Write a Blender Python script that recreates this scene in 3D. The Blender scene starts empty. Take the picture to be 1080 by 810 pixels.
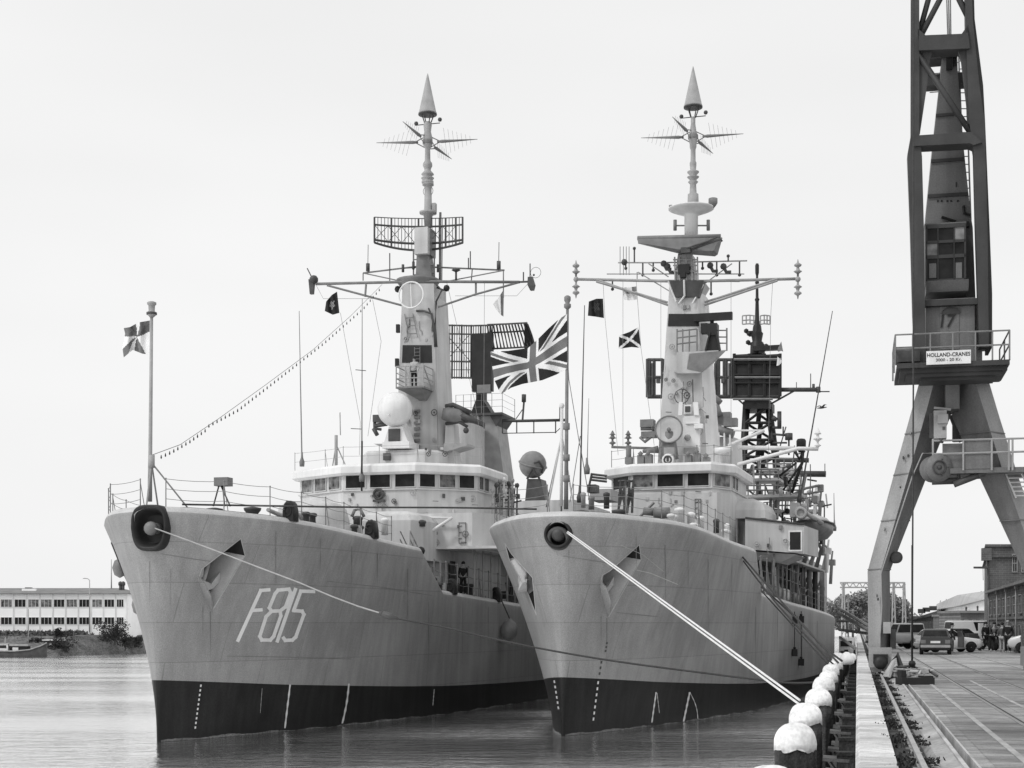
import bpy, bmesh, math, random
from mathutils import Vector, Matrix
random.seed(7)
PI = math.pi
SC = bpy.context.scene
COL = SC.collection
F = 1600.0; CX = 540.0; HY = 658.0; EYE = 4.6; QZ = 2.9

# ------------------------------------------------------------------ materials
MATS = {}
def mat(name, v, rough=.65, var=.18, scale=1.2, fine=.08, fscale=40, streak=0, bump=0, bscale=12, metal=0, plates=None, spec=.3):
    if name in MATS: return MATS[name]
    m = bpy.data.materials.new(name); m.use_nodes = True
    nt = m.node_tree; N = nt.nodes; Lk = nt.links
    bs = N['Principled BSDF']
    bs.inputs['Roughness'].default_value = rough
    bs.inputs['Metallic'].default_value = metal
    bs.inputs['Specular IOR Level'].default_value = spec
    tc = N.new('ShaderNodeTexCoord')
    def noise(sc, mp=None, det=4):
        n = N.new('ShaderNodeTexNoise'); n.inputs['Scale'].default_value = sc; n.inputs['Detail'].default_value = det
        if mp:
            mm = N.new('ShaderNodeMapping'); mm.inputs['Scale'].default_value = mp
            Lk.new(tc.outputs['Object'], mm.inputs[0]); Lk.new(mm.outputs[0], n.inputs['Vector'])
        else: Lk.new(tc.outputs['Object'], n.inputs['Vector'])
        return n.outputs['Fac']
    def mr(sock, lo, hi, a=.3, b=.7):
        r = N.new('ShaderNodeMapRange'); r.inputs[1].default_value = a; r.inputs[2].default_value = b
        r.inputs[3].default_value = lo; r.inputs[4].default_value = hi
        Lk.new(sock, r.inputs[0]); return r.outputs[0]
    def mul(a, b):
        k = N.new('ShaderNodeMath'); k.operation = 'MULTIPLY'
        for i, s in enumerate((a, b)):
            if isinstance(s, (int, float)): k.inputs[i].default_value = s
            else: Lk.new(s, k.inputs[i])
        return k.outputs[0]
    cur = mul(mr(noise(scale), 1-var, 1+var), v)
    if fine: cur = mul(cur, mr(noise(fscale, det=2), 1-fine, 1+fine))
    if streak:
        cur = mul(cur, mr(noise(1, (3.2, 3.2, .12), 5), 1-streak, 1+streak*.6))
        cur = mul(cur, mr(noise(1, (1.1, 1.1, .1), 3), 1-streak*.7, 1+streak*.5))
    if plates:
        br = N.new('ShaderNodeTexBrick'); sx = N.new('ShaderNodeSeparateXYZ'); cb = N.new('ShaderNodeCombineXYZ')
        Lk.new(tc.outputs['Object'], sx.inputs[0]); Lk.new(sx.outputs[plates[4]], cb.inputs[0]); Lk.new(sx.outputs[2], cb.inputs[1])
        Lk.new(cb.outputs[0], br.inputs['Vector'])
        br.inputs['Scale'].default_value = 1; br.inputs['Brick Width'].default_value = plates[0]; br.inputs['Row Height'].default_value = plates[1]
        br.inputs['Mortar Size'].default_value = plates[2]; br.inputs['Mortar Smooth'].default_value = .2
        br.inputs['Color1'].default_value = (1, 1, 1, 1); br.inputs['Color2'].default_value = (plates[5] if len(plates) > 5 else .95,)*3+(1,)
        br.inputs['Mortar'].default_value = (plates[3],)*3+(1,)
        bw = N.new('ShaderNodeRGBToBW'); Lk.new(br.outputs['Color'], bw.inputs[0]); cur = mul(cur, bw.outputs[0])
    cc = N.new('ShaderNodeCombineColor')
    for i in range(3): Lk.new(cur, cc.inputs[i])
    Lk.new(cc.outputs[0], bs.inputs['Base Color'])
    if bump:
        b = N.new('ShaderNodeBump'); b.inputs['Strength'].default_value = bump; b.inputs['Distance'].default_value = .05
        Lk.new(noise(bscale), b.inputs['Height']); Lk.new(b.outputs[0], bs.inputs['Normal'])
    MATS[name] = m
    return m
M_hull = mat('hull_grey_paint', .31, .5, .14, .3, .16, 26, streak=.12, bump=.7, bscale=.9, plates=(4.5, 1.55, .018, .74, 1, .93))
M_boot = mat('black_boot_topping', .018, .5, .3, .5, .2, 14, streak=.35)
M_sup = mat('pale_grey_ship_paint', .56, .6, .10, .6, .06, 30, streak=.10)
M_sup2 = mat('mid_grey_ship_paint', .47, .6, .12, .6, .08, 30, streak=.12)
M_lt = mat('light_paint', .74, .55, .08, 1, .05, 30, streak=.08)
M_dark = mat('dark_grey_metal', .07, .5, .25, 2, .1, 40)
M_blk = mat('black_metal', .02, .5, .25, 2, .1, 40)
M_steel = mat('rigging_grey_metal', .20, .5, .2, 2, .1, 40)
M_steelL = mat('pale_grey_metal', .34, .5, .15, 2, .1, 40)
M_deck = mat('deck_grey_paint', .13, .8, .2, .6)
M_white = mat('white_paint', .78, .5, .06, 2, .05, 30)
M_whiteW = mat('weathered_white_paint', .84, .65, .22, 2.6, .14, 14, streak=.12, bump=.5, bscale=7)
M_rope = mat('pale_rope', .70, .9, .1, 8)
M_ropeD = mat('dark_rope', .06, .9, .2, 8)
M_wood = mat('tarred_timber', .045, .85, .5, 4, .3, 25, streak=.5, bump=.9, bscale=14)
M_conc = mat('weathered_concrete', .40, .9, .28, 1.1, .18, 14, bump=.4, bscale=9)
M_stone = mat('quay_stone', .34, .9, .3, 1.0, .18, 14, bump=.5, bscale=6)
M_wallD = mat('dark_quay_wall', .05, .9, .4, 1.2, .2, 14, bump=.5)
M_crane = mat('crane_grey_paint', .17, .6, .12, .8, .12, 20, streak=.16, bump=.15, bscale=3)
M_craneL = mat('crane_pale_lit_paint', .29, .6, .10, .8, .12, 20, streak=.12, bump=.15, bscale=3)  # pale fittings, and the lit faces of the legs painted in
M_craneD = mat('crane_dark_paint', .05, .55, .25, 1.0, .08, 22, streak=.1)
M_rust = mat('rusty_steel', .10, .8, .3, 3, .2, 30, bump=.3)
M_pass = mat('passage_shade_tone', .09, .7, .3, 1.5)  # wall colour darkened to hold the shade under the wing
M_lipp = mat('lit_edge_tone', .52, .5, .12, .8, .1, 20, streak=.05)  # light caught by gunwale and pocket slope, put into the colour
M_glass = mat('dark_glass', .02, .25, .5, 2, 0, spec=.12)
M_glassL = mat('sky_lit_glass', .15, .3, .95, 2.6, 0, spec=.2)  # sky brightness painted into the pane colour as pale patches
M_brick = mat('brick_wall', .14, .9, .22, .6, .1, 10, plates=(.45, .16, .012, 1.5, 0, .8))
M_bld = mat('white_panel_wall', .92, .7, .05, .3, .03, 10)
M_roof = mat('grey_roofing', .20, .8, .2, .6, .1, 10)
M_roofL = mat('pale_sheet_roofing', .42, .7, .12, .4, .08, 10)
M_skin = mat('skin', .38, .6, .05, 4)
M_clothD = mat('dark_cloth', .022, .9, .25, 6)
M_clothM = mat('grey_cloth', .10, .9, .25, 6)
M_clothL = mat('pale_cloth', .40, .9, .15, 6)
M_hair = mat('dark_hair', .03, .8, .2, 10)
M_tyre = mat('tyre_rubber', .02, .8, .2, 6)
M_carD = mat('dark_car_paint', .045, .3, .1, 2, 0, spec=.6)
M_carM = mat('grey_car_paint', .38, .3, .1, 2, 0, spec=.6)
M_carW = mat('white_car_paint', .75, .3, .05, 2, 0, spec=.6)
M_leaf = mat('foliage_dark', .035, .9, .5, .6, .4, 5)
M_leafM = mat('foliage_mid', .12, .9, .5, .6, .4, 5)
M_leafH = mat('foliage_hazy', .19, .9, .4, .5, .3, 4)  # distance haze put into the leaf colour
M_leafF = mat('foliage_far_pale', .30, .9, .3, .1, .2, 1)  # paler still, with more haze in the colour
M_bark = mat('bark', .06, .9)
M_grass = mat('rough_grass', .12, .95, .5, .5, .4, 4, bump=.5, bscale=3)
M_flagR = mat('flag_mid_tone', .16, .9, .12, 2)
M_flagB = mat('flag_dark_tone', .022, .9, .12, 2)
M_flagW = mat('flag_white', .78, .9, .05, 2)

# ------------------------------------------------------------------ mesh builder
class MB:
    def __init__(s): s.b = bmesh.new(); s.slots = []; s.cur = 0; s.sm = False
    def mat(s, m):
        if m not in s.slots: s.slots.append(m)
        s.cur = s.slots.index(m); return s
    def smooth(s, v=True): s.sm = v; return s
    def v(s, p): return s.b.verts.new(p)
    def f(s, vs):
        try:
            f = s.b.faces.new(vs); f.material_index = s.cur; f.smooth = s.sm; return f
        except ValueError: return None
    def poly(s, pts): return s.f([s.v(p) for p in pts])
    def loft(s, rings, closed=True, caps=True):
        R = [[s.v(p) for p in r] for r in rings]
        n = len(R[0])
        for i in range(len(R)-1):
            for j in range(n if closed else n-1):
                k = (j+1) % n
                s.f([R[i][j], R[i][k], R[i+1][k], R[i+1][j]])
        if caps: 
            sm = s.sm; s.sm = False
            s.f(R[0][::-1]); s.f(R[-1]); s.sm = sm
        return s
    def box(s, c, d, rz=0, rx=0, ry=0):
        m = Matrix.Translation(c) @ Matrix.Rotation(rz, 4, 'Z') @ Matrix.Rotation(ry, 4, 'Y') @ Matrix.Rotation(rx, 4, 'X')
        x, y, z = d[0]/2, d[1]/2, d[2]/2
        q = [m @ Vector(p) for p in ((-x,-y,-z),(x,-y,-z),(x,y,-z),(-x,y,-z),(-x,-y,z),(x,-y,z),(x,y,z),(-x,y,z))]
        return s.loft([q[:4], q[4:]])
    def mm(s, a, b):   # box from min to max
        return s.box([(a[i]+b[i])/2 for i in range(3)], [abs(b[i]-a[i]) for i in range(3)])
    def prism(s, poly, z0, z1, poly2=None):
        p2 = poly2 or poly
        return s.loft([[(p[0], p[1], z0) for p in poly], [(p[0], p[1], z1) for p in p2]])
    def tube(s, pts, r, n=6, caps=True):
        pts = [Vector(p) for p in pts]
        rs = r if isinstance(r, (list, tuple)) else [r]*len(pts)
        rings = []; up = None
        for i, p in enumerate(pts):
            d = (pts[min(i+1, len(pts)-1)] - pts[max(i-1, 0)])
            if d.length < 1e-9: d = Vector((0, 0, 1))
            d.normalize()
            if up is None: up = Vector((0, 0, 1)) if abs(d.z) < .9 else Vector((1, 0, 0))
            a = d.cross(up)
            if a.length < 1e-4: a = d.cross(Vector((0, 1, 0)))
            a.normalize(); b = d.cross(a)
            rings.append([p + (a*math.cos(2*PI*k/n) + b*math.sin(2*PI*k/n))*rs[i] for k in range(n)])
        o = s.sm; s.sm = n > 5
        s.loft(rings, True, caps); s.sm = o
        return s
    def bar(s, p0, p1, w, h=None):   # rectangular bar
        h = h or w; p0 = Vector(p0); p1 = Vector(p1); d = (p1-p0).normalized()
        up = Vector((0, 0, 1)) if abs(d.z) < .95 else Vector((0, 1, 0))
        a = d.cross(up).normalized(); b = a.cross(d).normalized()
        q = lambda p: [p + a*x*w/2 + b*y*h/2 for x, y in ((-1,-1),(1,-1),(1,1),(-1,1))]
        return s.loft([q(p0), q(p1)])
    def lathe(s, prof, c=(0, 0, 0), n=20, axis=None, caps=True):
        c = Vector(c); q = Vector((0, 0, 1)).rotation_difference(Vector(axis).normalized()).to_matrix() if axis else Matrix.Identity(3)
        o = s.sm; s.sm = True
        s.loft([[c + q @ Vector((r*math.cos(2*PI*k/n), r*math.sin(2*PI*k/n), z)) for k in range(n)] for r, z in prof], True, caps)
        s.sm = o; return s
    def ball(s, c, r, n=16, sq=1, axis=None):
        m = n//2
        return s.lathe([(max(r*math.sin(PI*i/m), 1e-3), -r*sq*math.cos(PI*i/m)) for i in range(m+1)], c, n, axis)
    def ring(s, c, R, r, axis=(0, 0, 1), n=24, k=6, sq=1.0, e=1.0):
        q = Vector((0, 0, 1)).rotation_difference(Vector(axis).normalized()).to_matrix(); c = Vector(c)
        rr = []
        for i in range(n+1):
            a = 2*PI*i/n
            ca, sa = math.cos(a), math.sin(a)
            x = math.copysign(abs(ca)**e, ca); y = math.copysign(abs(sa)**e, sa)
            rr.append([c + q @ Vector(((R+r*math.cos(2*PI*j/k))*x, (R+r*math.cos(2*PI*j/k))*y*sq, r*math.sin(2*PI*j/k))) for j in range(k)])
        o = s.sm; s.sm = True; s.loft(rr, True, False); s.sm = o
        return s
    def build(s, name, m=None, parent=None, **kw):
        if m is not None and not s.slots: s.slots = [m]
        bmesh.ops.recalc_face_normals(s.b, faces=s.b.faces)
        if len(s.b.faces) == 1 and list(s.b.faces)[0].normal.z < 0: bmesh.ops.reverse_faces(s.b, faces=list(s.b.faces))
        me = bpy.data.meshes.new(name); s.b.to_mesh(me); s.b.free()
        for x in s.slots: me.materials.append(x)
        o = bpy.data.objects.new(name, me); COL.objects.link(o)
        if parent: o.parent = parent
        tag(o, **kw)
        return o
def tag(o, label=None, cat=None, group=None, kind=None):
    if label: o['label'] = label
    if cat: o['category'] = cat
    if group: o['group'] = group
    if kind: o['kind'] = kind
    return o
def empty(name, loc=(0, 0, 0), rz=0, parent=None, **kw):
    o = bpy.data.objects.new(name, None); COL.objects.link(o); o.location = loc; o.rotation_euler = (0, 0, rz)
    o.empty_display_size = .3
    if parent: o.parent = parent
    return tag(o, **kw)
def rebase(o, loc):      # put a mesh's origin at a point it stands on
    l = Vector(loc); o.data.transform(Matrix.Translation(-l)); o.location = l; return o
def W(px, py, Y): return Vector(((px-CX)/F*Y, Y, EYE-(py-HY)/F*Y))
QA = math.atan2(364, 1600); QS = Vector((math.sin(QA), math.cos(QA), 0)); QT = Vector((math.cos(QA), -math.sin(QA), 0))
def Q(s, t, z=0): return QS*s + QT*t + Vector((0, 0, z))
def interp(tab, x, smooth=True):
    if x <= tab[0][0]: return tab[0][1]
    if x >= tab[-1][0]: return tab[-1][1]
    for i in range(len(tab)-1):
        if x <= tab[i+1][0]: break
    x0, y0 = tab[i]; x1, y1 = tab[i+1]; h = x1-x0; t = (x-x0)/h
    if not smooth: return y0+(y1-y0)*t
    def sl(k):
        if k <= 0: return (tab[1][1]-tab[0][1])/(tab[1][0]-tab[0][0])
        if k >= len(tab)-1: return (tab[-1][1]-tab[-2][1])/(tab[-1][0]-tab[-2][0])
        a = (tab[k][1]-tab[k-1][1])/(tab[k][0]-tab[k-1][0]); b = (tab[k+1][1]-tab[k][1])/(tab[k+1][0]-tab[k][0])
        return 0 if a*b <= 0 else 2*a*b/(a+b)
    m0, m1 = sl(i)*h, sl(i+1)*h
    return (2*t**3-3*t*t+1)*y0+(t**3-2*t*t+t)*m0+(-2*t**3+3*t*t)*y1+(t**3-t*t)*m1

# ------------------------------------------------------------------ camera, light, sky
cam = bpy.data.cameras.new('camera'); cam.lens = 36*F/1080; cam.sensor_width = 36; cam.shift_y = (HY-405)/1080.0
cam.clip_end = 9000; cam.clip_start = .1
co = bpy.data.objects.new('camera', cam); COL.objects.link(co); co.location = (0, 0, EYE); co.rotation_euler = (PI/2, 0, 0)
SC.camera = co
SC.view_settings.view_transform = 'Standard'; SC.view_settings.look = 'None'; SC.view_settings.exposure = 0
w = bpy.data.worlds.new('World'); SC.world = w; w.use_nodes = True
nt = w.node_tree; bg = nt.nodes['Background']
sky = nt.nodes.new('ShaderNodeTexSky'); sky.sky_type = 'NISHITA'; sky.sun_disc = False
sun_el, sun_az = math.radians(48), math.radians(-125)   # azimuth clockwise from +Y
sky.sun_elevation = sun_el; sky.sun_rotation = sun_az
bw = nt.nodes.new('ShaderNodeRGBToBW'); nt.links.new(sky.outputs[0], bw.inputs[0])
k1 = nt.nodes.new('ShaderNodeMath'); k1.operation = 'MULTIPLY'; k1.inputs[1].default_value = .10; nt.links.new(bw.outputs[0], k1.inputs[0])
k2 = nt.nodes.new('ShaderNodeMath'); k2.operation = 'MINIMUM'; k2.inputs[1].default_value = .9; nt.links.new(k1.outputs[0], k2.inputs[0])
tc = nt.nodes.new('ShaderNodeTexCoord'); cn = nt.nodes.new('ShaderNodeTexNoise'); cn.inputs['Scale'].default_value = 1.6; cn.inputs['Detail'].default_value = 3
mp = nt.nodes.new('ShaderNodeMapping'); mp.inputs['Scale'].default_value = (1, 1, 3.5)
nt.links.new(tc.outputs['Generated'], mp.inputs[0]); nt.links.new(mp.outputs[0], cn.inputs['Vector'])
cr = nt.nodes.new('ShaderNodeMapRange'); cr.inputs[1].default_value = .3; cr.inputs[2].default_value = .7; cr.inputs[3].default_value = .875; cr.inputs[4].default_value = .975
nt.links.new(cn.outputs['Fac'], cr.inputs[0])
mx = nt.nodes.new('ShaderNodeMix'); mx.data_type = 'FLOAT'; mx.inputs[0].default_value = .93
nt.links.new(k2.outputs[0], mx.inputs[2]); nt.links.new(cr.outputs[0], mx.inputs[3])
nt.links.new(mx.outputs[0], bg.inputs['Color']); bg.inputs['Strength'].default_value = 1.0
sl = bpy.data.lights.new('sun', 'SUN'); sl.energy = 1.45; sl.angle = math.radians(12); sl.color = (1, 1, 1)
so = bpy.data.objects.new('sun', sl); COL.objects.link(so)
sd = Vector((math.sin(sun_az)*math.cos(sun_el), math.cos(sun_az)*math.cos(sun_el), math.sin(sun_el)))
so.rotation_euler = sd.to_track_quat('Z', 'Y').to_euler(); so.location = (0, 0, 100)
# ------------------------------------------------------------------ ships
WL = [(0,.04),(1.2,.55),(3,1.2),(7,2.3),(11,3.3),(14,4.0),(20,4.95),(27,5.6),(40,6.0),(58,5.75),(72,4.4),(89,2.6)]
DK = [(0,.25),(.3,1.15),(1,2.1),(2.2,3.05),(4.2,4.25),(7.2,4.95),(11,5.15),(16,5.35),(21,5.6),(31,6.0),(50,6.1),(60,5.75),(72,4.6),(89,3.0)]
BT = [(0,2.42),(8,1.95),(22,1.42),(40,1.2),(112,1.15)]
class Ship:
    def __init__(s, X, Y, deg, zd, over, name, label, group):
        s.O = Vector((X, Y, 0)); s.ph = math.radians(deg); s.zd = zd; s.over = over
        s.e = empty('frigate', (X, Y, 0), -s.ph, label=label, cat='warship', group=group)
        s.sn, s.cs = math.sin(s.ph), math.cos(s.ph)
    def P(s, px, py, a):       # the point of the ray through a pixel that lies at station a
        kx = (px-CX)/F; kz = (HY-py)/F
        # local y = (X-Ox)*sn + (Y-Oy)*cs
        Y = (a + s.O.x*s.sn + s.O.y*s.cs)/(kx*s.sn+s.cs)
        X = kx*Y; x = (X-s.O.x)*s.cs - (Y-s.O.y)*s.sn
        return Vector((x, a, EYE+kz*Y))
    def w(s, p):
        p = Vector(p)
        return Vector((s.O.x+p.x*s.cs+p.y*s.sn, s.O.y-p.x*s.sn+p.y*s.cs, p.z))
    def px(s, p):
        q = s.w(p); return (CX+F*q.x/q.y, HY-F*(q.z-EYE)/q.y)
    def Z(s, a): return interp(s.zd, a, False)
    def ov(s, z): return s.over*max(0, min(z/9.0, 1.1))**1.7
    def H(s, d, w, side=1):
        a0 = d; z = s.Z(d-s.over)*w if w > 0 else w*2
        zz = max(z, 0)
        a = d - s.ov(zz)*max(0, 1-d/50)
        sw = max(w, 0)**1.35
        # fullness is tied to absolute height so the break in the sheer leaves the side fair
        f = min(zz/8.9, 1)**1.35
        b = interp(WL, d)*(1-f)+interp(DK, d)*f
        if zz < 0.01: b = interp(WL, d)*(1+w*.12)
        return Vector((b*side, a, z))
    def pt(s, a, z, side=1, off=0):   # surface point at station a and height z
        d = a + s.ov(z)*max(0, 1-a/50)
        f = min(max(z, 0)/8.9, 1)**1.35
        b = interp(WL, d)*(1-f)+interp(DK, d)*f
        return Vector(((b+off)*side, a, z))
    def hit(s, px, py, side=1, off=0):   # where the ray through a pixel meets the hull side
        lo, hi = -1.1, 60
        def g(a):
            q = s.P(px, py, a); p = s.pt(a, q.z, side, off)
            return (q.x-p.x)*side
        best = None; n = 400; pa = lo; pg = g(lo)
        for i in range(1, n+1):
            a = lo+(hi-lo)*i/n; ga = g(a)
            if (pg > 0 >= ga) or (pg < 0 <= ga):
                for _ in range(30):
                    m = (pa+a)/2; gm = g(m)
                    if (gm > 0) == (pg > 0): pa = m
                    else: a = m
                q = s.P(px, py, pa); return s.pt(pa, q.z, side, off)
            pa, pg = a, ga
        q = s.P(px, py, 5); return s.pt(5, q.z, side, off)
    # shapes given by where they sit in the picture plus their station (metres aft of the stem)
    def bx(s, mb, x0, y0, x1, y1, a, dep):
        p = s.P(x0, y0, a); q = s.P(x1, y1, a)
        return mb.mm((p.x, a, p.z), (q.x, a+dep, q.z))
    def tb(s, mb, pts, r, n=6): return mb.tube([s.P(*p) for p in pts], r, n)

def hull(s):
    ds = [0, .04, .12, .22, .35, .55, .8, 1.1, 1.5, 2, 2.6, 3.3, 4.2]
    while ds[-1] < 14: ds.append(ds[-1]+.7)
    bk = [a+s.over for a, z in s.zd if 0 < a < 30]
    ds += bk + [x for x in (19, 20, 21.5, 23, 25, 27, 30, 33, 36, 40, 44, 48, 52, 56, 60, 66, 72, 80, 88)]
    ds = sorted(set(round(x, 3) for x in ds))
    ds = [d for i, d in enumerate(ds) if i == 0 or d-ds[i-1] > .03]
    g = .32
    mb = MB(); mb.mat(M_hull); mb.mat(M_boot); mb.mat(M_lipp)
    rows = []
    for d in ds:
        zt = s.Z(d-s.over)
        zs = [-1.2, -.4, 0, .35, .8]
        zb = interp(BT, d)
        zs = [-1.2, -.4, 0] + [zb*k/4 for k in (1, 2, 3)] + [zb]
        n = 16
        zs += [zb+(zt-g-zb)*k/n for k in range(1, n+1)]
        row = []
        for z in zs:
            p = s.pt(d - s.ov(max(z, 0))*max(0, 1-d/50), z)
            if z < 0: p.x *= 1+z*.05
            if d == 0: p.x = 0.0
            row.append(p)
        last = row[-1]
        for k in range(1, 6):
            th = PI/2*k/5
            ins = g*(1-math.cos(th)); nose = math.exp(-d/.8)
            x = max(last.x-ins*(1-nose*.5), 0) if d > 0 else 0
            row.append(Vector((x, last.y+ins*nose*1.3, last.z+g*math.sin(th))))
        rows.append(row)
    nb = 7
    V = {}
    for side in (1, -1):
        for i, row in enumerate(rows):
            for j, p in enumerate(row):
                if i == 0 and side == -1: V[side, i, j] = V[1, i, j]
                else: V[side, i, j] = mb.v((p.x*side, p.y, p.z))
    nj = len(rows[0]); ni = len(rows)
    mb.sm = True
    for side in (1, -1):
        for i in range(ni-1):
            for j in range(nj-1):
                mb.cur = 1 if j < nb-1 else (2 if j >= nj-5 else 0)  # rounded top rows coloured paler, as the lit edge
                q = [V[side, i, j], V[side, i+1, j], V[side, i+1, j+1], V[side, i, j+1]]
                mb.f(q if side == 1 else q[::-1])
    mb.cur = 0; mb.sm = False
    for i in range(ni-1):
        for j, fl in ((0, 0), (nj-1, 1)):
            q = [V[1, i, j], V[1, i+1, j], V[-1, i+1, j], V[-1, i, j]]
            uq = []
            for v in q:
                if v not in uq: uq.append(v)
            mb.f(uq)
    mb.f([V[1, ni-1, j] for j in range(nj)]+[V[-1, ni-1, j] for j in range(nj-1, -1, -1)])
    bmesh.ops.remove_doubles(mb.b, verts=mb.b.verts, dist=1e-4)
    for j in range(nj-1):
        a_, b_ = V[1, 0, j], V[1, 0, j+1]
        if a_.is_valid and b_.is_valid:
            ed = mb.b.edges.get((a_, b_))
            if ed: ed.smooth = False
    o = mb.build('hull', None, s.e)
    s.hull = o
    dk = MB()
    st = [d for d in ds if d > .5]
    L_ = []; 
    for d in st:
        row = rows[ds.index(d)]; p = row[-1]
        L_.append((p.x, p.y, p.z+.012))
    Rr = [(-x, y, z) for x, y, z in L_]
    VL = [dk.v(p) for p in L_]; VR = [dk.v(p) for p in Rr]
    for i in range(len(VL)-1): dk.f([VL[i], VL[i+1], VR[i+1], VR[i]])
    dk.build('deck', M_deck, s.e)
    return o
CUT = []; RIMS = []
def hole(s, c, w, h, e, deep):
    cu = MB(); c = Vector(c); N_ = 32
    def rg(y, k): return [c+Vector((w/2*k*math.copysign(abs(math.cos(2*PI*i/N_))**e, math.cos(2*PI*i/N_)), y, h/2*k*math.copysign(abs(math.sin(2*PI*i/N_))**e, math.sin(2*PI*i/N_)))) for i in range(N_)]
    cu.mat(M_blk); cu.loft([rg(-1.0, 1), rg(deep, .9)]); o = cu.build('fairlead_cutter', None, s.e); COL.objects.unlink(o); CUT.append(o)
    m = s.hull.modifiers.new('hole', 'BOOLEAN'); m.operation = 'DIFFERENCE'; m.object = o; m.solver = 'EXACT'; m.material_mode = 'TRANSFER'

def pocket(s, pts, side, depth, shift, lip=None):
    """anchor pocket: cut into the flare of the bow"""
    outer = [s.hit(x, y, side) for x, y in pts]
    c = sum(outer, Vector())/len(outer)
    n = Vector((side*.9, -.42, -.15)).normalized()
    cu = MB()
    rim = list(pts)+[pts[0]]; RIMS.append((s, rim, side))
    ring0 = [p+n*.8+(p-c)*.0 for p in outer]
    ring1 = [c+(p-c)*.82+Vector(shift)-n*depth for p in outer]
    # straight wall from outside through the skin, then tapering in
    cu.loft([ring0, [p+n*.02 for p in outer], ring1])
    fc = max(cu.b.faces, key=lambda f: -sum(((v.co-c).dot(n) for v in f.verts))/len(f.verts))
    cu.mat(M_steel); cu.mat(M_blk); cu.mat(M_lipp); cu.mat(M_blk); fc.material_index = 3
    for f in cu.b.faces:
        if f is fc or len(f.verts) != 4: continue
        q = f.calc_center_median()-c
        f.material_index = 2 if (q.y > .05 and f.calc_center_median().z < c.z+.35) else 1  # lit slope pale, shaded walls black, both by colour
    o = cu.build('anchor_pocket_cutter', None, s.e)
    COL.objects.unlink(o)
    CUT.append(o)
    m = s.hull.modifiers.new('pocket', 'BOOLEAN'); m.operation = 'DIFFERENCE'; m.object = o; m.solver = 'EXACT'; m.material_mode = 'TRANSFER'
    return c, n, outer
def bake(o):    # freeze modifiers so no helper stays in the scene
    for c in CUT: COL.objects.link(c)
    dg = bpy.context.evaluated_depsgraph_get(); dg.update()
    me = bpy.data.meshes.new_from_object(o.evaluated_get(dg))
    o.modifiers.clear(); o.data = me
    for c in CUT: bpy.data.objects.remove(c)
    CUT.clear()

def stroke(s, pts, wpx, off, m, name, parent, side=1, **kw):
    """paint line that follows the hull plating, pts in picture positions"""
    mb = MB()
    P2 = [Vector(p) for p in pts]
    for i in range(len(P2)-1):
        a, b = P2[i], P2[i+1]; d = (b-a).normalized(); nn = Vector((-d.y, d.x))*wpx/2
        a2 = a-d*wpx*.45; b2 = b+d*wpx*.45; k = max(1, int((b2-a2).length/3))
        prev = None
        for j in range(k+1):
            c = a2+(b2-a2)*j/k
            u = mb.v(s.hit(c.x+nn.x, c.y+nn.y, side, off+i*.002)); v = mb.v(s.hit(c.x-nn.x, c.y-nn.y, side, off+i*.002))
            if prev: mb.f([prev[0], u, v, prev[1]])
            prev = (u, v)
    return mb.build(name, m, parent, **kw)

def rail(s, a0, a1, side, h=1.1, step=1.9, wires=3, inset=.3, zoff=0, name='guard_rail', sag=.06, r=.022, zfix=None, dense=False):
    n = max(2, int(round((a1-a0)/step))+1)
    st = []
    for i in range(n):
        a = a0+(a1-a0)*i/(n-1)
        z = s.Z(a); p = s.pt(a, z, side); x = p.x-side*inset*(1 if abs(p.x) > .5 else 0)
        st.append(Vector((x, a, z+zoff)))
    return rail_pts(s, st, h, wires, name, sag, r)
def rail_pts(s, st, h=1.1, wires=3, name='guard_rail', sag=.05, r=.02, m=None, parent=None, brace=True):
    m = m or M_steel
    mb = MB()
    for k in range(wires):
        zz = h*(k+1)/wires-.02
        pts = []
        for i in range(len(st)-1):
            for t in (0, .25, .5, .75):
                p = st[i].lerp(st[i+1], t); pts.append(p+Vector((0, 0, zz-sag*4*t*(1-t))))
        pts.append(st[-1]+Vector((0, 0, zz)))
        mb.tube(pts, r*.55, 4)
    o = mb.build(name, m, parent or s.e)
    if parent is None:
        for i, p in enumerate(st):
            q = MB(); q.tube([p, p+Vector((0, 0, h))], r*1.1, 5)
            if brace and i % 3 == 1: q.tube([p+Vector((0, .35, 0)), p+Vector((0, 0, h*.9))], r*.8, 5)
            q.ball(p+Vector((0, 0, h)), r*1.7, 6)
            q.build('stanchion', m, o)
    else:
        for p in st:
            q = MB(); q.tube([p, p+Vector((0, 0, h))], r, 5); q.build('stanchion', m, parent)
    return o
def insul(mb, c, h, r, n=4):     # stack of discs on a rod
    c = Vector(c); mb.tube([c, c+Vector((0, 0, h))], r*.22, 6)
    for i in range(n):
        z = h*(i+.5)/n
        mb.lathe([(r*.2, z-r*.55), (r*(1-.12*abs(i-n/2+.5)), z-r*.1), (r*.85, z+r*.12), (r*.2, z+r*.5)], c, 10)
def fin(mb, c, h, r):            # finial: ball, disc and spike
    c = Vector(c)
    mb.lathe([(r*.25, 0), (r*.3, h*.1), (r, h*.2), (r*.3, h*.32), (r*.25, h*.5), (r*.75, h*.56), (r*.5, h*.66), (r*.12, h)], c, 10)
def ladder(mb, p0, p1, w, r=.02, n=10, ax=(1, 0, 0)):
    p0 = Vector(p0); p1 = Vector(p1); a = Vector(ax)*w/2
    mb.tube([p0-a, p1-a], r, 5); mb.tube([p0+a, p1+a], r, 5)
    for i in range(n):
        q = p0.lerp(p1, (i+.5)/n); mb.tube([q-a, q+a], r*.8, 4)
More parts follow.
